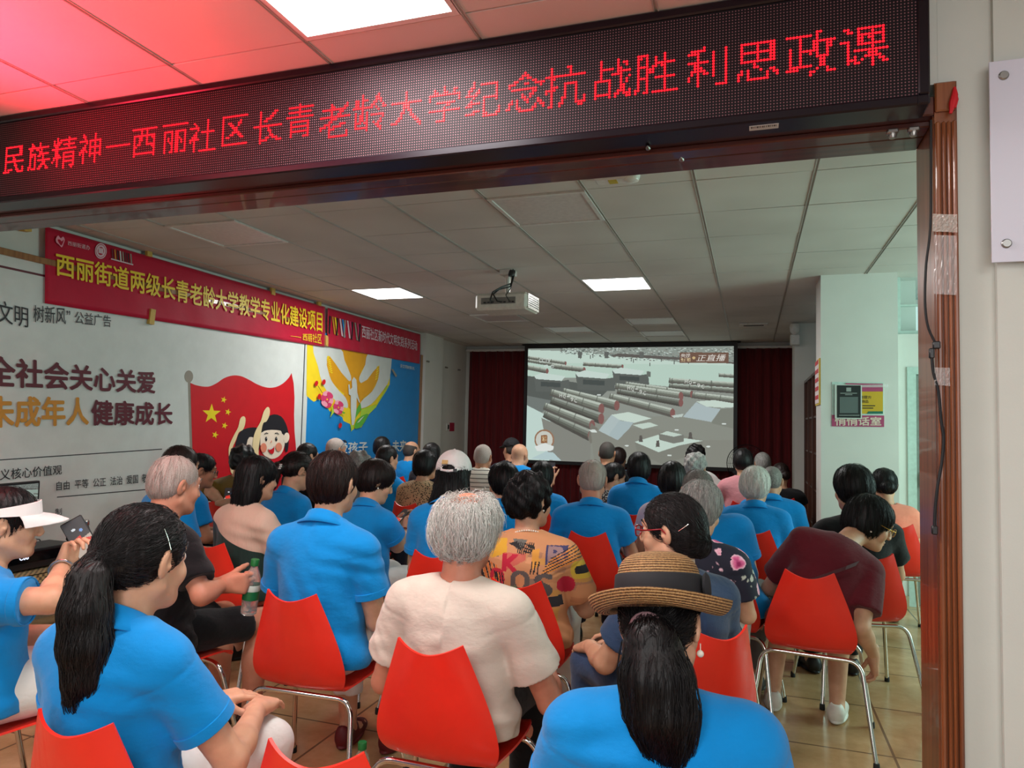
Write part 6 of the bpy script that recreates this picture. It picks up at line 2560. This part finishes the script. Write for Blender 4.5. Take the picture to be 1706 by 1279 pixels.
# ------------------------------------------------------------------ things people wear
M_WHITE = plain('white_cap_cloth', rgb(226, 220, 218), .75, .04, 20, .2, 600)
M_BLACKC = plain('black_cap_cloth', rgb(28, 28, 32), .8)
M_PEARL = plain('pearl', rgb(232, 222, 208), .18)
M_SILVER = plain('silver_metal', rgb(206, 204, 198), .2, metal=.9)
M_GOLD = plain('gold_metal', rgb(206, 160, 80), .25, metal=.9)
M_REDGL = plain('red_eyeglass_frame', rgb(136, 18, 28), .25)
M_LENS = NT('eyeglass_lens').set(color=(.95, .97, .97), rough=.03, alpha=.16, spec=.7).m
M_DARKLENS = plain('dark_lens', rgb(14, 14, 18), .1)


def wear(key, name, build, mats, lip=None):
    """a worn thing, child of the person; build(mb, T) adds shapes through the head frame"""
    i = PEOPLE[key]
    mb = MB()
    build(mb, i)
    o = mb.build(name, mats, i['body'])
    return o


def hm(i, p=(0, 0, 0)):
    """matrix of the head frame, moved to p"""
    M = Matrix([list(r) for r in i['Rh']]).to_4x4()
    M = M @ Matrix.Scale(i['hs'], 4)
    return Matrix.Translation(Vector(i['T'](p))) @ M


def glasses(key, frame, lens, rim=.0022, up=False):
    i = PEOPLE[key]
    T = i['T']
    mb, lb = MB(), MB()
    dz, dy = (.075, -.035) if up else (0, 0)
    ang = -.9 if up else 0.0

    def G(p):
        q = np.array(p, float)
        if up:
            q = Rx(.75) @ (q - np.array([0, .1, 0])) + np.array([0, .068, .082])
        return T(q)
    for sg in (-1, 1):
        ring = []
        for k in range(20):
            a = 2 * math.pi * k / 20
            ca, sa = math.cos(a), math.sin(a)
            x = sg * .034 + .026 * math.copysign(abs(ca) ** .8, ca)
            z = -.008 + .018 * math.copysign(abs(sa) ** .8, sa)
            ring.append(G((x, .106 - .12 * max(abs(x) - .03, 0), z)))
        mb.tube(ring, rim * i['hs'], 0, 8, closed=True)
        lb.raw(ring + [np.mean(ring, 0)], [(k, (k + 1) % 20, 20) for k in range(20)])
        if up:
            mb.tube([G((sg * .060, .102, -.002)), G((sg * .082, .05, .01)), G((sg * .086, -.03, .0))], rim, 0, 8)
        else:
            mb.tube([G((sg * .060, .102, -.002)), G((sg * .078, .06, -.001)), G((sg * .086, .0, .006)), G((sg * .086, -.022, -.012))], rim, 0, 8)
    mb.tube([G((-.009, .108, -.002)), G((0, .111, .002)), G((.009, .108, -.002))], rim, 0, 8)
    o = mb.build('eyeglasses', frame, i['body'])
    lb.build('lens', lens, o)
    return o


# sun visor
i = PEOPLE['visor']
mb = MB()
V, n = [], 40
for k in range(n):
    a = 2 * math.pi * k / n
    x, y = .0905 * math.sin(a), .110 * math.cos(a) - .012
    fr = (1 + math.cos(a)) / 2
    for (off, z) in ((0, .018 + .012 * fr), (.004, .018 + .012 * fr), (-.004, .030 + .045 * fr), (-.008, .030 + .045 * fr)):
        V.append(i['T']((x * (1 + off / .09), y + off * math.cos(a), z)))
mb.raw(V, [(k * 4 + j, ((k + 1) % n) * 4 + j, ((k + 1) % n) * 4 + (j + 1) % 4, k * 4 + (j + 1) % 4) for k in range(n) for j in range(4)], 0, True)
V = []
nb2 = 20
for k in range(nb2):
    a = -1.15 + 2.3 * k / (nb2 - 1)
    for (e, zz) in ((0, .030), (.5, .026), (1, .012), (1, .008), (.5, .022), (0, .026)):
        x0_, y0_ = .092 * math.sin(a), .112 * math.cos(a) - .012
        L = .082 * math.cos(a * 1.25) ** .7 if abs(a * 1.25) < 1.56 else 0
        V.append(i['T']((x0_ * (1 + .12 * e), y0_ + L * e, zz - .02 * e * (abs(a) / 1.15) ** 2)))
mb.raw(V, [(k * 6 + j, k * 6 + (j + 1) % 6, (k + 1) * 6 + (j + 1) % 6, (k + 1) * 6 + j) for k in range(nb2 - 1) for j in range(6)], 0, True)
mb.build('sun_visor', M_WHITE, i['body'])

# straw hat
t = NT('woven_straw')
t.set(rough=.7)
w = t.n('ShaderNodeTexWave', wave_type='RINGS', rings_direction='Z')
t.l(t.obj(), w.inputs['Vector'])
tcv = t.n('ShaderNodeVertexColor', layer_name='coil')
sc_ = t.n('ShaderNodeSeparateColor')
t.l(tcv.outputs[0], sc_.inputs[0])
m1 = t.n('ShaderNodeMath', operation='MULTIPLY')
m1.inputs[1].default_value = 2 * math.pi
t.l(sc_.outputs[0], m1.inputs[0])
m2 = t.n('ShaderNodeMath', operation='SINE')
t.l(m1.outputs[0], m2.inputs[0])
nz = t.noise(t.obj(), 260, 2)
m3 = t.n('ShaderNodeMath', operation='MULTIPLY_ADD')
m3.inputs[1].default_value = .32
t.l(m2.outputs[0], m3.inputs[0])
t.l(nz, m3.inputs[2])
t.l(t.ramp(m3.outputs[0], [(.18, rgb(74, 46, 22)), (.5, rgb(150, 108, 62)), (.9, rgb(196, 156, 104))]), t.b.inputs['Base Color'])
t.bump(m3.outputs[0], .8, .004)
M_STRAW = t.m
i = PEOPLE['hatlady']


def hat_part(name, prof, mat, seg=72, par=None, rr=1.0):
    V, Q, cs = [], [], []
    acc = 0
    L = [0]
    for a, b in zip(prof[:-1], prof[1:]):
        acc += math.hypot(b[0] - a[0], b[1] - a[1])
        L.append(acc)
    for k in range(seg):
        a = 2 * math.pi * k / seg
        ca, sa = math.cos(a), math.sin(a)
        for (r, z) in prof:
            y = -r * ca * 1.10
            V.append(i['T']((r * sa, y - .008, z + (.010 * math.cos(2 * a) if r > .11 else 0))))
    n = len(prof)
    for k in range(seg):
        for j in range(n - 1):
            Q.append((k * n + j, ((k + 1) % seg) * n + j, ((k + 1) % seg) * n + j + 1, k * n + j + 1))
            cs.append((L[j], L[j], L[j + 1], L[j + 1]))
    me = np_mesh(name, np.array(V), np.array(Q), mat)
    at = me.color_attributes.new('coil', 'FLOAT_COLOR', 'CORNER')
    q = np.ones((len(Q), 4, 4), np.float32)
    q[..., :3] = (np.array(cs) / .0058)[..., None]
    at.data.foreach_set('color', q.ravel())
    o = link(name, me, par or i['body'])
    so = o.modifiers.new('thickness', 'SOLIDIFY')
    so.thickness = .003
    so.offset = 0
    return o


crown = [(.0005, .148), (.020, .148), (.040, .146), (.058, .141), (.072, .133), (.082, .121), (.087, .108), (.090, .094), (.092, .080), (.094, .066), (.0955, .052), (.097, .040)]
brim = [(.097, .040), (.104, .033), (.112, .028), (.120, .025), (.128, .024), (.136, .026), (.143, .031), (.149, .038), (.153, .046), (.155, .055)]
hat = hat_part('straw_hat', smooth_pts(np.array(crown), 2, False).tolist() + smooth_pts(np.array(brim), 3, False).tolist()[1:], M_STRAW)
hat_part('hat_band', [(.0925, .098), (.0945, .096), (.0965, .075), (.0985, .052), (.0990, .046), (.0970, .044)], M_BLACKC, par=hat)
mb = MB()
mb.lathe([(.004, 0), (.020, .004), (.024, .010), (.018, .016), (.004, .018)], 0, 16, hm(i, (.098, -.02, .07)) @ Matrix.Rotation(math.pi / 2, 4, 'Y') @ Matrix.Scale(1.4, 4, (1, 0, 0)))
mb.build('hat_bow', M_BLACKC, hat)
wear('hatlady', 'hair_tie', lambda mb, i: mb.tube([i['T'](.0 + np.array([.032 * math.cos(a), -.118 - .012 * math.sin(a), -.020 + .030 * math.sin(a)])) for a in np.linspace(0, 2 * math.pi, 19)[:-1]], .0085, 0, 10, closed=True), plain('mauve_scrunchie', rgb(120, 90, 96), .8))


def earring(mb, i):
    for sg in (-1, 1):
        p = i['T']((sg * .083, -.006, -.048))
        mb.tube([p + [0, 0, .004], p + [0, 0, -.010]], .0012, 0, 6)
        mb.lathe([(.0075 * math.sin(a), .0075 * math.cos(a)) for a in np.linspace(3.1, .04, 9)], 0, 14, Matrix.Translation(Vector(p + [0, 0, -.017])))


wear('hatlady', 'pearl_earrings', earring, M_PEARL)
for k in ('phonewoman', 'letters', 'maroon'):
    def stud(mb, i):
        for sg in (-1, 1):
            mb.lathe([(.005 * math.sin(a), .005 * math.cos(a)) for a in np.linspace(3.1, .04, 7)], 0, 10, Matrix.Translation(Vector(i['T']((sg * .086, -.004, -.042)))))
    wear(k, 'ear_studs', stud, M_PEARL)

# caps
for key, mat, op in (('capwoman', M_WHITE, True), ('blackcap', M_BLACKC, False)):
    i = PEOPLE[key]
    T, Rh, hs = i['T'], i['Rh'], i['hs']
    P = [('+', ell(T((0, -.014, .030)), np.array((.096, .116, .104)) * hs, Rh), 0), ('&', half(T((0, 0, .022)), Rh @ np.array([0, .0, -1.0])), .004),
         ('-', ell(T((0, -.014, .020)), np.array((.0925, .1125, .098)) * hs, Rh), .002)]
    if op:
        P.append(('-', ell(T((0, -.132, .030)), np.array((.036, .040, .026)) * hs, Rh), .003))
        P.append(('+', cap(T((-.042, -.118, .026)), T((0, -.131, .022)), .007 * hs), .003))
        P.append(('+', cap(T((.042, -.118, .026)), T((0, -.131, .022)), .007 * hs), .003))
    P.append(('+', ell(T((0, .125, .030)), np.array((.078, .085, .006)) * hs, Rh @ Rx(-.18)), .012))
    P.append(('+', ell(T((0, -.014, .136)), np.array((.007, .007, .004)) * hs, Rh), .002))
    V, Q = sculpt(P, .0048 if op else .007, lambda x, y, z: .0006 * np.sin(6 * np.arctan2(x - T((0, 0, 0))[0], y - T((0, 0, 0))[1])))
    cp = link('baseball_cap', np_mesh('baseball_cap', V, Q, mat), i['body'])
    if op:
        pb = MB()
        M = hm(i, (-.020, -.126, .066)) @ Matrix.Rotation(-.30, 4, 'X')
        pb.box((-.016, -.004, -.010), (.016, .003, .012), M=M, bev=.001)
        pb.build('gold_patch', plain('gold_thread', rgb(196, 160, 100), .6), cp)
        pb = MB()
        for q in range(3):
            pb.box((-.013 + q * .010, -.004, -.020), (-.006 + q * .010, .003, -.014), M=M)
        pb.build('small_print', M_DARK, cp)
        pb = MB()
        pb.box((-.010, -.004, -.009), (.010, .004, .009), M=hm(i, (.036, -.124, .025)) @ Matrix.Rotation(.28, 4, 'Z'), bev=.001)
        pb.build('strap_buckle', M_DARK, cp)

glasses('grandma', M_REDGL, M_LENS, .0027)
glasses('maroon', M_GOLD, M_LENS, .0013)
glasses('glasses5', plain('dark_eyeglass_frame', rgb(60, 30, 30), .3), M_LENS, .0016)
glasses('shades', M_DARK, M_DARKLENS, .0022, up=True)


# hair pins and clips
def pins(mb, i, segs):
    for a, b in segs:
        mb.tube([i['T'](a), (np.array(i['T'](a)) + i['T'](b)) / 2 + (np.array(i['T']((0, 0, 0))) - i['T'](a)) * -.02, i['T'](b)], .0009, 0, 6)


wear('pony', 'hair_pin', lambda mb, i: pins(mb, i, [((.078, -.028, .066), (.0885, -.012, .020))]), M_SILVER)
wear('grandma', 'hair_pin', lambda mb, i: pins(mb, i, [((-.090, -.062, .004), (-.080, -.092, .026))]), M_SILVER)
wear('grandma', 'hair_pin', lambda mb, i: pins(mb, i, [((-.088, -.020, .044), (-.089, -.030, .006)), ((-.089, -.030, .006), (-.091, -.022, .022))]), M_DARK)
for key, c, m in (('bunblue', (.03, -.135, -.02), M_WHITE), ('specks', (-.06, -.085, .01), M_PEARL), ('bun36', (-.075, -.07, -.01), M_PEARL)):
    def clip(mb, i, c=c):
        for k in range(6):
            a = k * math.pi / 3
            mb.lathe([(.011 * math.sin(q), .006 * math.cos(q)) for q in np.linspace(3.1, .04, 7)], 0, 10, Matrix.Translation(Vector(i['T'](np.array(c) + [.012 * math.cos(a), -.006, .014 * math.sin(a)]))))
    wear(key, 'hair_clip', clip, m)


def tie(mb, i):
    mb.tube([i['T']((.027 * math.cos(a), -.118 + .006 * math.sin(a), -.014 + .027 * math.sin(a))) for a in np.linspace(0, 2 * math.pi, 17)[:-1]], .005, 0, 8, closed=True)


wear('pony', 'hair_tie', tie, M_BLACKC)

# pearl necklace on the letter print
i = PEOPLE['letters']
mb = MB()
ax = _n(i['nh'] - i['nb'])
xx = _n(i['rt'] - ax * (i['rt'] @ ax))
yy = np.cross(ax, xx)
for k in range(46):
    a = 2 * math.pi * k / 46
    p = i['nb'] + xx * .074 * math.sin(a) - yy * .074 * math.cos(a) + ax * (.014 - .03 * (1 - math.cos(a)) / 2)
    mb.lathe([(.0042 * math.sin(q), .0042 * math.cos(q)) for q in np.linspace(3.1, .04, 6)], 0, 8, Matrix.Translation(Vector(p)))
mb.build('pearl_necklace', M_PEARL, i['body'])


# straps across two backs
def strap(key, t0, r0, t1, r1, wdt, mat, name, dep=.128):
    i = PEOPLE[key]
    V, n = [], 14
    for k in range(n):
        q = k / (n - 1)
        t_, r_ = t0 + (t1 - t0) * q, r0 + (r1 - r0) * q
        f_ = -dep * (1 - .9 * max(0, t_ - .72) ** 1.0 * 2.2) + (.10 * (abs(r_) / .17) ** 3)
        p = i['sp'](t_, f_, r_)
        d = i['up'] * wdt / 2
        o_ = -i['fw'] * .004
        V += [p - d, p + d, p + d + o_, p - d + o_]
    Fq = [(k * 4 + j, (k + 1) * 4 + j, (k + 1) * 4 + (j + 1) % 4, k * 4 + (j + 1) % 4) for k in range(n - 1) for j in range(4)]
    mb = MB()
    mb.raw(V, Fq, 0, False)
    mb.build(name, mat, i['body'])


strap('strapman', .93, -.12, .42, .16, .045, M_BLACKC, 'shoulder_strap', .138)
strap('maroon', .90, .10, .30, -.12, .020, plain('maroon_strap', rgb(64, 12, 24), .7), 'shoulder_strap', .146)


# bracelets
def bangle(key, sg, f, r, tr, mat, name):
    i = PEOPLE[key]
    s_, e_, w_ = i['A'][sg]
    d = _n(w_ - e_)
    c = e_ + (w_ - e_) * f
    a = _n(np.cross(d, (0.2, 0.1, 1)))
    b = np.cross(d, a)
    mb = MB()
    mb.tube([c + a * r * math.cos(q) + b * r * math.sin(q) for q in np.linspace(0, 2 * math.pi, 25)[:-1]], tr, 0, 8, closed=True)
    mb.build(name, mat, i['body'])


bangle('visor', 1, .90, .0345, .0048, M_SILVER, 'bangle')
bangle('phonewoman', 1, .90, .031, .0035, M_GOLD, 'bracelet')
bangle('phonewoman', 1, .83, .033, .0030, plain('red_bracelet', rgb(110, 30, 30), .5), 'bracelet')


# ------------------------------------------------------------------ things people hold
def phone(key, label, sg, off, Mrot, glow=True, group='phones held up by the audience'):
    i = PEOPLE[key]
    w_ = i['A'][sg][2]
    p = to_world(i, w_ + np.array(off, float))
    r = empty('phone', p)
    r.rotation_euler = Mrot
    tag(r, label, 'phone', group)
    MB().box((-.037, -.004, -.077), (.037, .004, .077), bev=.0035).build('case', M_DARK, r)
    C = Canvas(36, 76, (30, 26, 28))
    C.poly([(0, .55), (1, .45), (1, 1), (0, 1)], (190, 170, 156))
    C.poly([(.1, .45), (.55, .40), (.6, .62), (.12, .66)], (222, 52, 36))
    C.poly([(.66, .50), (.98, .55), (.92, .8), (.62, .74)], (222, 52, 36))
    C.ell((.4, .22), (.1, .03), (220, 226, 230))
    C.ell((.7, .3), (.08, .04), (120, 160, 220))
    C.grid('screen', quad_place((-.034, -.0043, .073), (.034, -.0043, .073), (.034, -.0043, -.073), (-.034, -.0043, -.073)), M_PHONE, r)
    return r


M_PHONE = printed('lit_phone_screen', .2, .9)
ph_ = phone('visor', 'black phone with a lit picture held up by the woman in the white visor', 1, (-.045, .10, .085), (math.radians(-8), math.radians(-32), math.radians(36)))
ph_.location = at_depth(136, 898, 2.46)
phone('bald21', 'small lit phone held by the bald man near the screen', 1, (-.02, .05, .09), (0, 0, math.radians(-10)))
phone('phonewoman', 'phone held in both hands by the bowed woman with brown hair', 1, (-.08, .03, .06), (math.radians(-50), 0, math.radians(-30)))

phone('olive', 'pale phone held low by the person in the olive shirt', -1, (0, 0, 0), (math.radians(-30), 0, math.radians(35))).location = at_depth(382, 828, 5.41)

# water bottle in the old man's hand, another one on the floor
t = NT('clear_bottle_plastic')
t.set(color=(.93, .97, .96), rough=.06, trans=.85, ior=1.2, alpha=.75)
M_PET = t.m
M_BGREEN = plain('green_bottle_label', rgb(20, 104, 58), .4)
M_BCAP = plain('green_bottle_cap', rgb(30, 110, 50), .4)


def bottle(loc, label, rx=0.0, ry=0.0):
    r = empty('water_bottle', loc)
    r.rotation_euler = (rx, ry, 0)
    tag(r, label, 'water bottle', 'green-capped water bottles')
    prof = [(.002, .004), (.024, 0), (.031, .006), (.032, .02), (.0305, .035), (.032, .05), (.032, .13), (.031, .145), (.026, .165), (.016, .188), (.0135, .195), (.0135, .205)]
    MB().lathe(prof, 0, 28).build('bottle_body', M_PET, r)
    MB().lathe([(.0325, .062), (.0328, .064), (.0328, .122), (.0325, .124)], 0, 28, closed_ends=False).build('label', M_BGREEN, r)
    MB().lathe([(.0328, .098), (.0331, .099), (.0331, .122), (.0328, .123)], 0, 28, closed_ends=False).build('label_band', plain('pale_label', rgb(206, 214, 204), .4), r)
    MB().lathe([(.0165, .198), (.0168, .200), (.0168, .222), (.0155, .224), (.002, .224)], 0, 22).build('cap', M_BCAP, r)
    return r


i = PEOPLE['oldblack']
hp_ = to_world(i, i['A'][1][2]) + _R * .084 + _F * .046 - np.array([0, 0, .135])
bottle(hp_, 'water bottle with a green label in the hand of the old man in black', 0, math.radians(6))
pb = np.array(at_y(603, 1262, 2.43))
bottle((pb[0], pb[1], 0), 'water bottle with a green cap standing on the floor between two chairs')

# chairs under the audience
CL = dict(visor='under the woman in the sun visor', pony='under the ponytailed woman at front left', oldblack='under the old man in the black tee shirt', center='under the blue shirt nearest the middle, with tape scraps on its back',
          oldwhite='under the old man in the cream tee shirt', hatlady='under the woman in the straw hat', grandma='under the woman with red glasses', letters='under the woman in the letter-print blouse',
          floral='under the navy flowered blouse', maroon='under the bending woman in maroon', black42='under the black tee shirt beside the notice column', peach='under the peach tee shirt',
          longhair='under the beige and green blouse', capwoman='under the woman in the white baseball cap', phonewoman='under the woman bowed over her phone', blue22='under the black-haired woman looking left',
          buzz='under the man with cropped grey hair in the middle', strapman='under the blue shirt with the black strap', whitebob='under the white-haired woman in blue', bunblue='under the woman with the white hair clip',
          blue4='under the blue shirt hidden behind the old man in black', glasses5='under the woman with glasses by the flag print', olive='under the olive shirt', dark9='under the smooth black hair behind the white clip',
          shades='under the man with dark glasses pushed up', curl13='under the woman with grey-black curls', dark14='under the round black hairstyle by the blue poster', blue14='under the sleek-haired woman with one elbow out',
          bald15='under the thinning-haired man by the blue poster', leopard='under the leopard-print blouse', dark17='under the dark head behind the leopard print', stripes='under the white striped shirt',
          blackcap='under the man in the black cap', bald21='under the bald man in blue', blue23='under the woman below the lower left of the screen', far27='under the cropped man in black below the screen',
          far28='under the person half hidden by the cropped man', specks='under the white-specked blouse', blue30='under the blue shirt with the dark bob', lilac='under the lilac blouse',
          gray35='under the grey-haired blue shirt below the bun', bun36='under the woman with the flower-clipped bun', pink='under the pink tee shirt', gray38='under the grey head beside the pink tee shirt',
          blue40='under the man partly behind the white-haired woman', black41='under the black blouse by the bookcase')
for k_, l_ in CL.items():
    tn, dx, dy = {'pony': (0, .08, .06)}.get(k_, (0, 0, .02))
    chair_for(k_, 'red plastic chair ' + l_, dx, dy, tn)
ec = at_depth(526, 1266, 1.36)
chair(ec[0] - .02, ec[1] + .24, math.radians(4), 'empty red plastic chair at the bottom edge in front of the camera')

# ------------------------------------------------------------------ table with monitor and player by the left wall
M_TABLE = plain('pale_table_top', rgb(196, 190, 178), .5)
r = empty('side_table', (-4.22, 3.30, 0))
tag(r, 'low side table with a woven cloth under the monitor and player', 'table')
MB().box((-.32, -.62, .47), (.34, .55, .50), bev=.004).build('table_top', M_TABLE, r)
for sx in (-1, 1):
    for sy in (-1, 1):
        MB().box((sx * .27 - .02, sy * .50 - .055, 0), (sx * .27 + .02, sy * .50 - .015, .47)).build('leg', M_TABLE, r)
t = NT('woven_table_cloth')
t.set(rough=.8)
ck = t.n('ShaderNodeTexChecker')
ck.inputs['Scale'].default_value = 60
ck.inputs['Color1'].default_value = (*rgb(176, 160, 110), 1)
ck.inputs['Color2'].default_value = (*rgb(88, 80, 56), 1)
t.l(t.obj(), ck.inputs['Vector'])
t.l(ck.outputs[0], t.b.inputs['Base Color'])
mb = MB()
mb.box((-4.45, 2.72, .5), (-3.87, 3.82, .504)).box((-3.874, 2.72, .40), (-3.870, 3.82, .504))
o = mb.build('table_cloth', t.m)
tag(o, 'woven checked cloth lying on the low side table', 'table cloth')
r = empty('monitor', (-4.33, 3.18, .504), math.radians(8))
tag(r, 'black flat monitor showing the broadcast behind the woman in the visor', 'monitor')
MB().box((-.018, -.26, .165), (.014, .26, .485), bev=.006).build('bezel', M_DARK, r)
Cm = Canvas(160, 90, (120, 118, 112))
paint_screen(Cm, True)
Cm.grid('screen', quad_place((.0155, -.242, .470), (.0155, .242, .470), (.0155, .242, .198), (.0155, -.242, .198)), printed('lit_monitor_picture', .3, .42), r)
mb = MB()
mb.box((-.10, -.12, 0), (.08, .12, .012), bev=.004).box((-.03, -.03, .01), (-.005, .03, .30))
mb.build('stand', M_DARK, r)
r = empty('disc_player', (-4.08, 3.17, .504), math.radians(0))
tag(r, 'black disc player with a lit white display on the side table', 'disc player')
MB().box((-.12, -.27, .012), (.10, .23, .125), bev=.004).build('housing', M_DARK, r)
MB().box((.098, -.25, .05), (.103, .20, .11), bev=.001).build('front_panel', plain('gloss_black_panel', rgb(10, 10, 14), .08), r)
text_on('display', 'C08', quad_place((.1045, -.13, .098), (.1045, -.075, .098), (.1045, -.075, .072), (.1045, -.13, .072)), emitter('lit_display_white', rgb(220, 230, 255), 1.6), r, .05)
mb = MB()
mb.tube([(.104, .14 + .018 * math.cos(a), .08 + .018 * math.sin(a)) for a in np.linspace(0, 2 * math.pi, 19)[:-1]], .0025, 0, 6, closed=True)
mb.build('blue_ring', emitter('lit_blue_ring', rgb(60, 60, 255), 1.4), r)
for sx in (-.08, .07):
    for sy in (-.2, .18):
        MB().lathe([(.014, 0), (.016, .012)], 0, 12, Matrix.Translation((sx, sy, 0))).build('foot', M_DARK, r)
r = empty('thermos_jug', (-4.24, 3.66, .504))
tag(r, 'dark jug with a chrome lid on the side table by the wall', 'jug')
MB().lathe([(.05, 0), (.062, .01), (.066, .08), (.058, .13), (.045, .165), (.042, .178)], 0, 24).build('jug_body', M_DARK, r)
MB().lathe([(.044, .176), (.046, .18), (.046, .205), (.040, .214), (.002, .218)], 0, 24).build('chrome_lid', M_SILVER, r)
mb = MB()
mb.tube([(0, -.045, .17), (0, -.095, .16), (0, -.10, .10), (0, -.062, .06)], .009, 0, 8)
mb.build('handle', M_DARK, r)
r = empty('jug', (-4.14, 3.80, .504))
tag(r, 'small dark glossy cup beside the chrome-lidded jug', 'cup')
MB().lathe([(.03, 0), (.036, .01), (.042, .09), (.042, .10), (.038, .10), (.032, .02), (.002, .015)], 0, 20).build('cup_body', M_DARK, r)
mb = MB()
mb.tube(smooth_pts([(-4.36, 3.40, .52), (-4.40, 3.42, .66), (-4.44, 3.43, .60), (-4.5, 3.40, .53)], 4, False), .004, 0, 6)
mb.tube(smooth_pts([(-4.20, 3.10, .634), (-4.22, 3.24, .642), (-4.26, 3.38, .628), (-4.36, 3.46, .56)], 4, False), .004, 0, 6)
o = mb.build('cable', plain('grey_cable', rgb(90, 92, 96), .5))
tag(o, 'thin grey cables behind the monitor on the side table', 'cable')

# ------------------------------------------------------------------ bag on the floor, standing fan
r = empty('tote_bag', (0.10, 5.36, 0), math.radians(-4))
tag(r, 'crimson cloth bag with pale printing on the floor in the aisle', 'bag')
V, Q = sculpt([('+', ell((0, 0, .13), (.17, .085, .16)), 0), ('+', ell((-.06, 0, .10), (.12, .09, .11)), .05), ('+', ell((.08, .01, .10), (.11, .085, .11)), .05), ('&', half((0, 0, 0.002), (0, 0, -1)), .01)], .010,
              lambda x, y, z: .004 * np.sin(40 * x + 20 * z) * np.sin(30 * z + 9 * y))
link('bag_body', np_mesh('bag_body', V, Q, cloth_mat('crimson_bag_cloth', rgb(128, 14, 54), .7)), r)
for sy in (-.035, .035):
    mb = MB()
    mb.tube(smooth_pts([(-.07, sy, .27), (-.05, sy, .33), (0, sy * .7, .345), (.05, sy, .33), (.07, sy, .27)], 4, False), .008, 0, 8)
    mb.build('handle', cloth_mat('crimson_handle_cloth', rgb(110, 12, 48), .7), r)
text_on('lettering', 'TOA', quad_place((-.13, -.098, .24), (-.04, -.104, .24), (-.04, -.104, .205), (-.13, -.098, .205)), plain('bag_print', rgb(190, 110, 130), .6), r, .02)
fx = at_y(1244, 772, 9.4)
r = empty('standing_fan', (fx[0], 9.4, 0))
tag(r, 'black standing fan at the right edge of the projection screen', 'fan')
MB().lathe([(.20, 0), (.20, .02), (.05, .04), (.02, .06)], 0, 28).build('base', M_DARK, r)
mb = MB()
mb.tube([(0, 0, .05), (0, 0, fx[2] - .04)], .014)
mb.build('pole', M_DARK, r)
MB().lathe([(.05, 0), (.07, .03), (.07, .12), (.04, .16)], 0, 20, Matrix.Translation((0, .02, fx[2])) @ Matrix.Rotation(-math.pi / 2, 4, 'X')).build('motor', M_DARK, r)
mb = MB()
R_ = .235
for rr in np.linspace(.05, R_, 9):
    for s_ in (-1, 1):
        mb.tube([(rr * math.cos(a), s_ * .05 * math.sqrt(max(0, 1 - (rr / R_) ** 2)) - .05, fx[2] + rr * math.sin(a)) for a in np.linspace(0, 2 * math.pi, 33)[:-1]], .0018 if rr < R_ - .01 else .005, 0, 5, closed=True)
for k in range(18):
    a = k * math.pi / 9
    mb.tube([(q * math.cos(a), -.05 - .05 * math.sqrt(max(0, 1 - (q / R_) ** 2)), fx[2] + q * math.sin(a)) for q in np.linspace(.04, R_, 7)], .0016, 0, 5)
mb.build('wire_guard', M_DARK, r)
for k in range(3):
    a0 = k * 2 * math.pi / 3
    mb = MB()
    V = []
    for q in np.linspace(.03, .20, 8):
        for e in np.linspace(-.5, .5, 5):
            a = a0 + e * 1.0
            V.append((q * math.cos(a), -.05 + .03 * e, fx[2] + q * math.sin(a)))
    V += [(x, y + .003, z) for x, y, z in V]
    n = 40
    Fq = []
    for j in range(7):
        for e in range(4):
            b0 = j * 5 + e
            Fq += [(b0, b0 + 1, b0 + 6, b0 + 5), (n + b0 + 5, n + b0 + 6, n + b0 + 1, n + b0)]
    mb.raw(V, Fq, 0, True)
    mb.build('blade', plain('fan_blade_grey', rgb(70, 72, 76), .4), r)

# white paper sheets seen in two laps, clear tape scraps on a chair back
i = PEOPLE['letters']
p = to_world(i, (.17, .36, .66))
o = MB().box((-.07, -.05, -.002), (.07, .05, .002), M=Matrix.Translation(Vector(p)) @ Matrix.Rotation(.3, 4, 'Y')).build('paper_sheet', M_WHITE)
tag(o, 'folded white paper in the lap of the woman in the letter print', 'paper')
i = PEOPLE['pink']
p = to_world(i, (-.26, .38, .86))
o = MB().box((-.07, -.002, -.10), (.07, .002, .10), M=Matrix.Translation(Vector(p)) @ Matrix.Rotation(.5, 4, 'Y')).build('paper_sheet', M_WHITE)
tag(o, 'white paper held up by the woman in the pink tee shirt', 'paper')
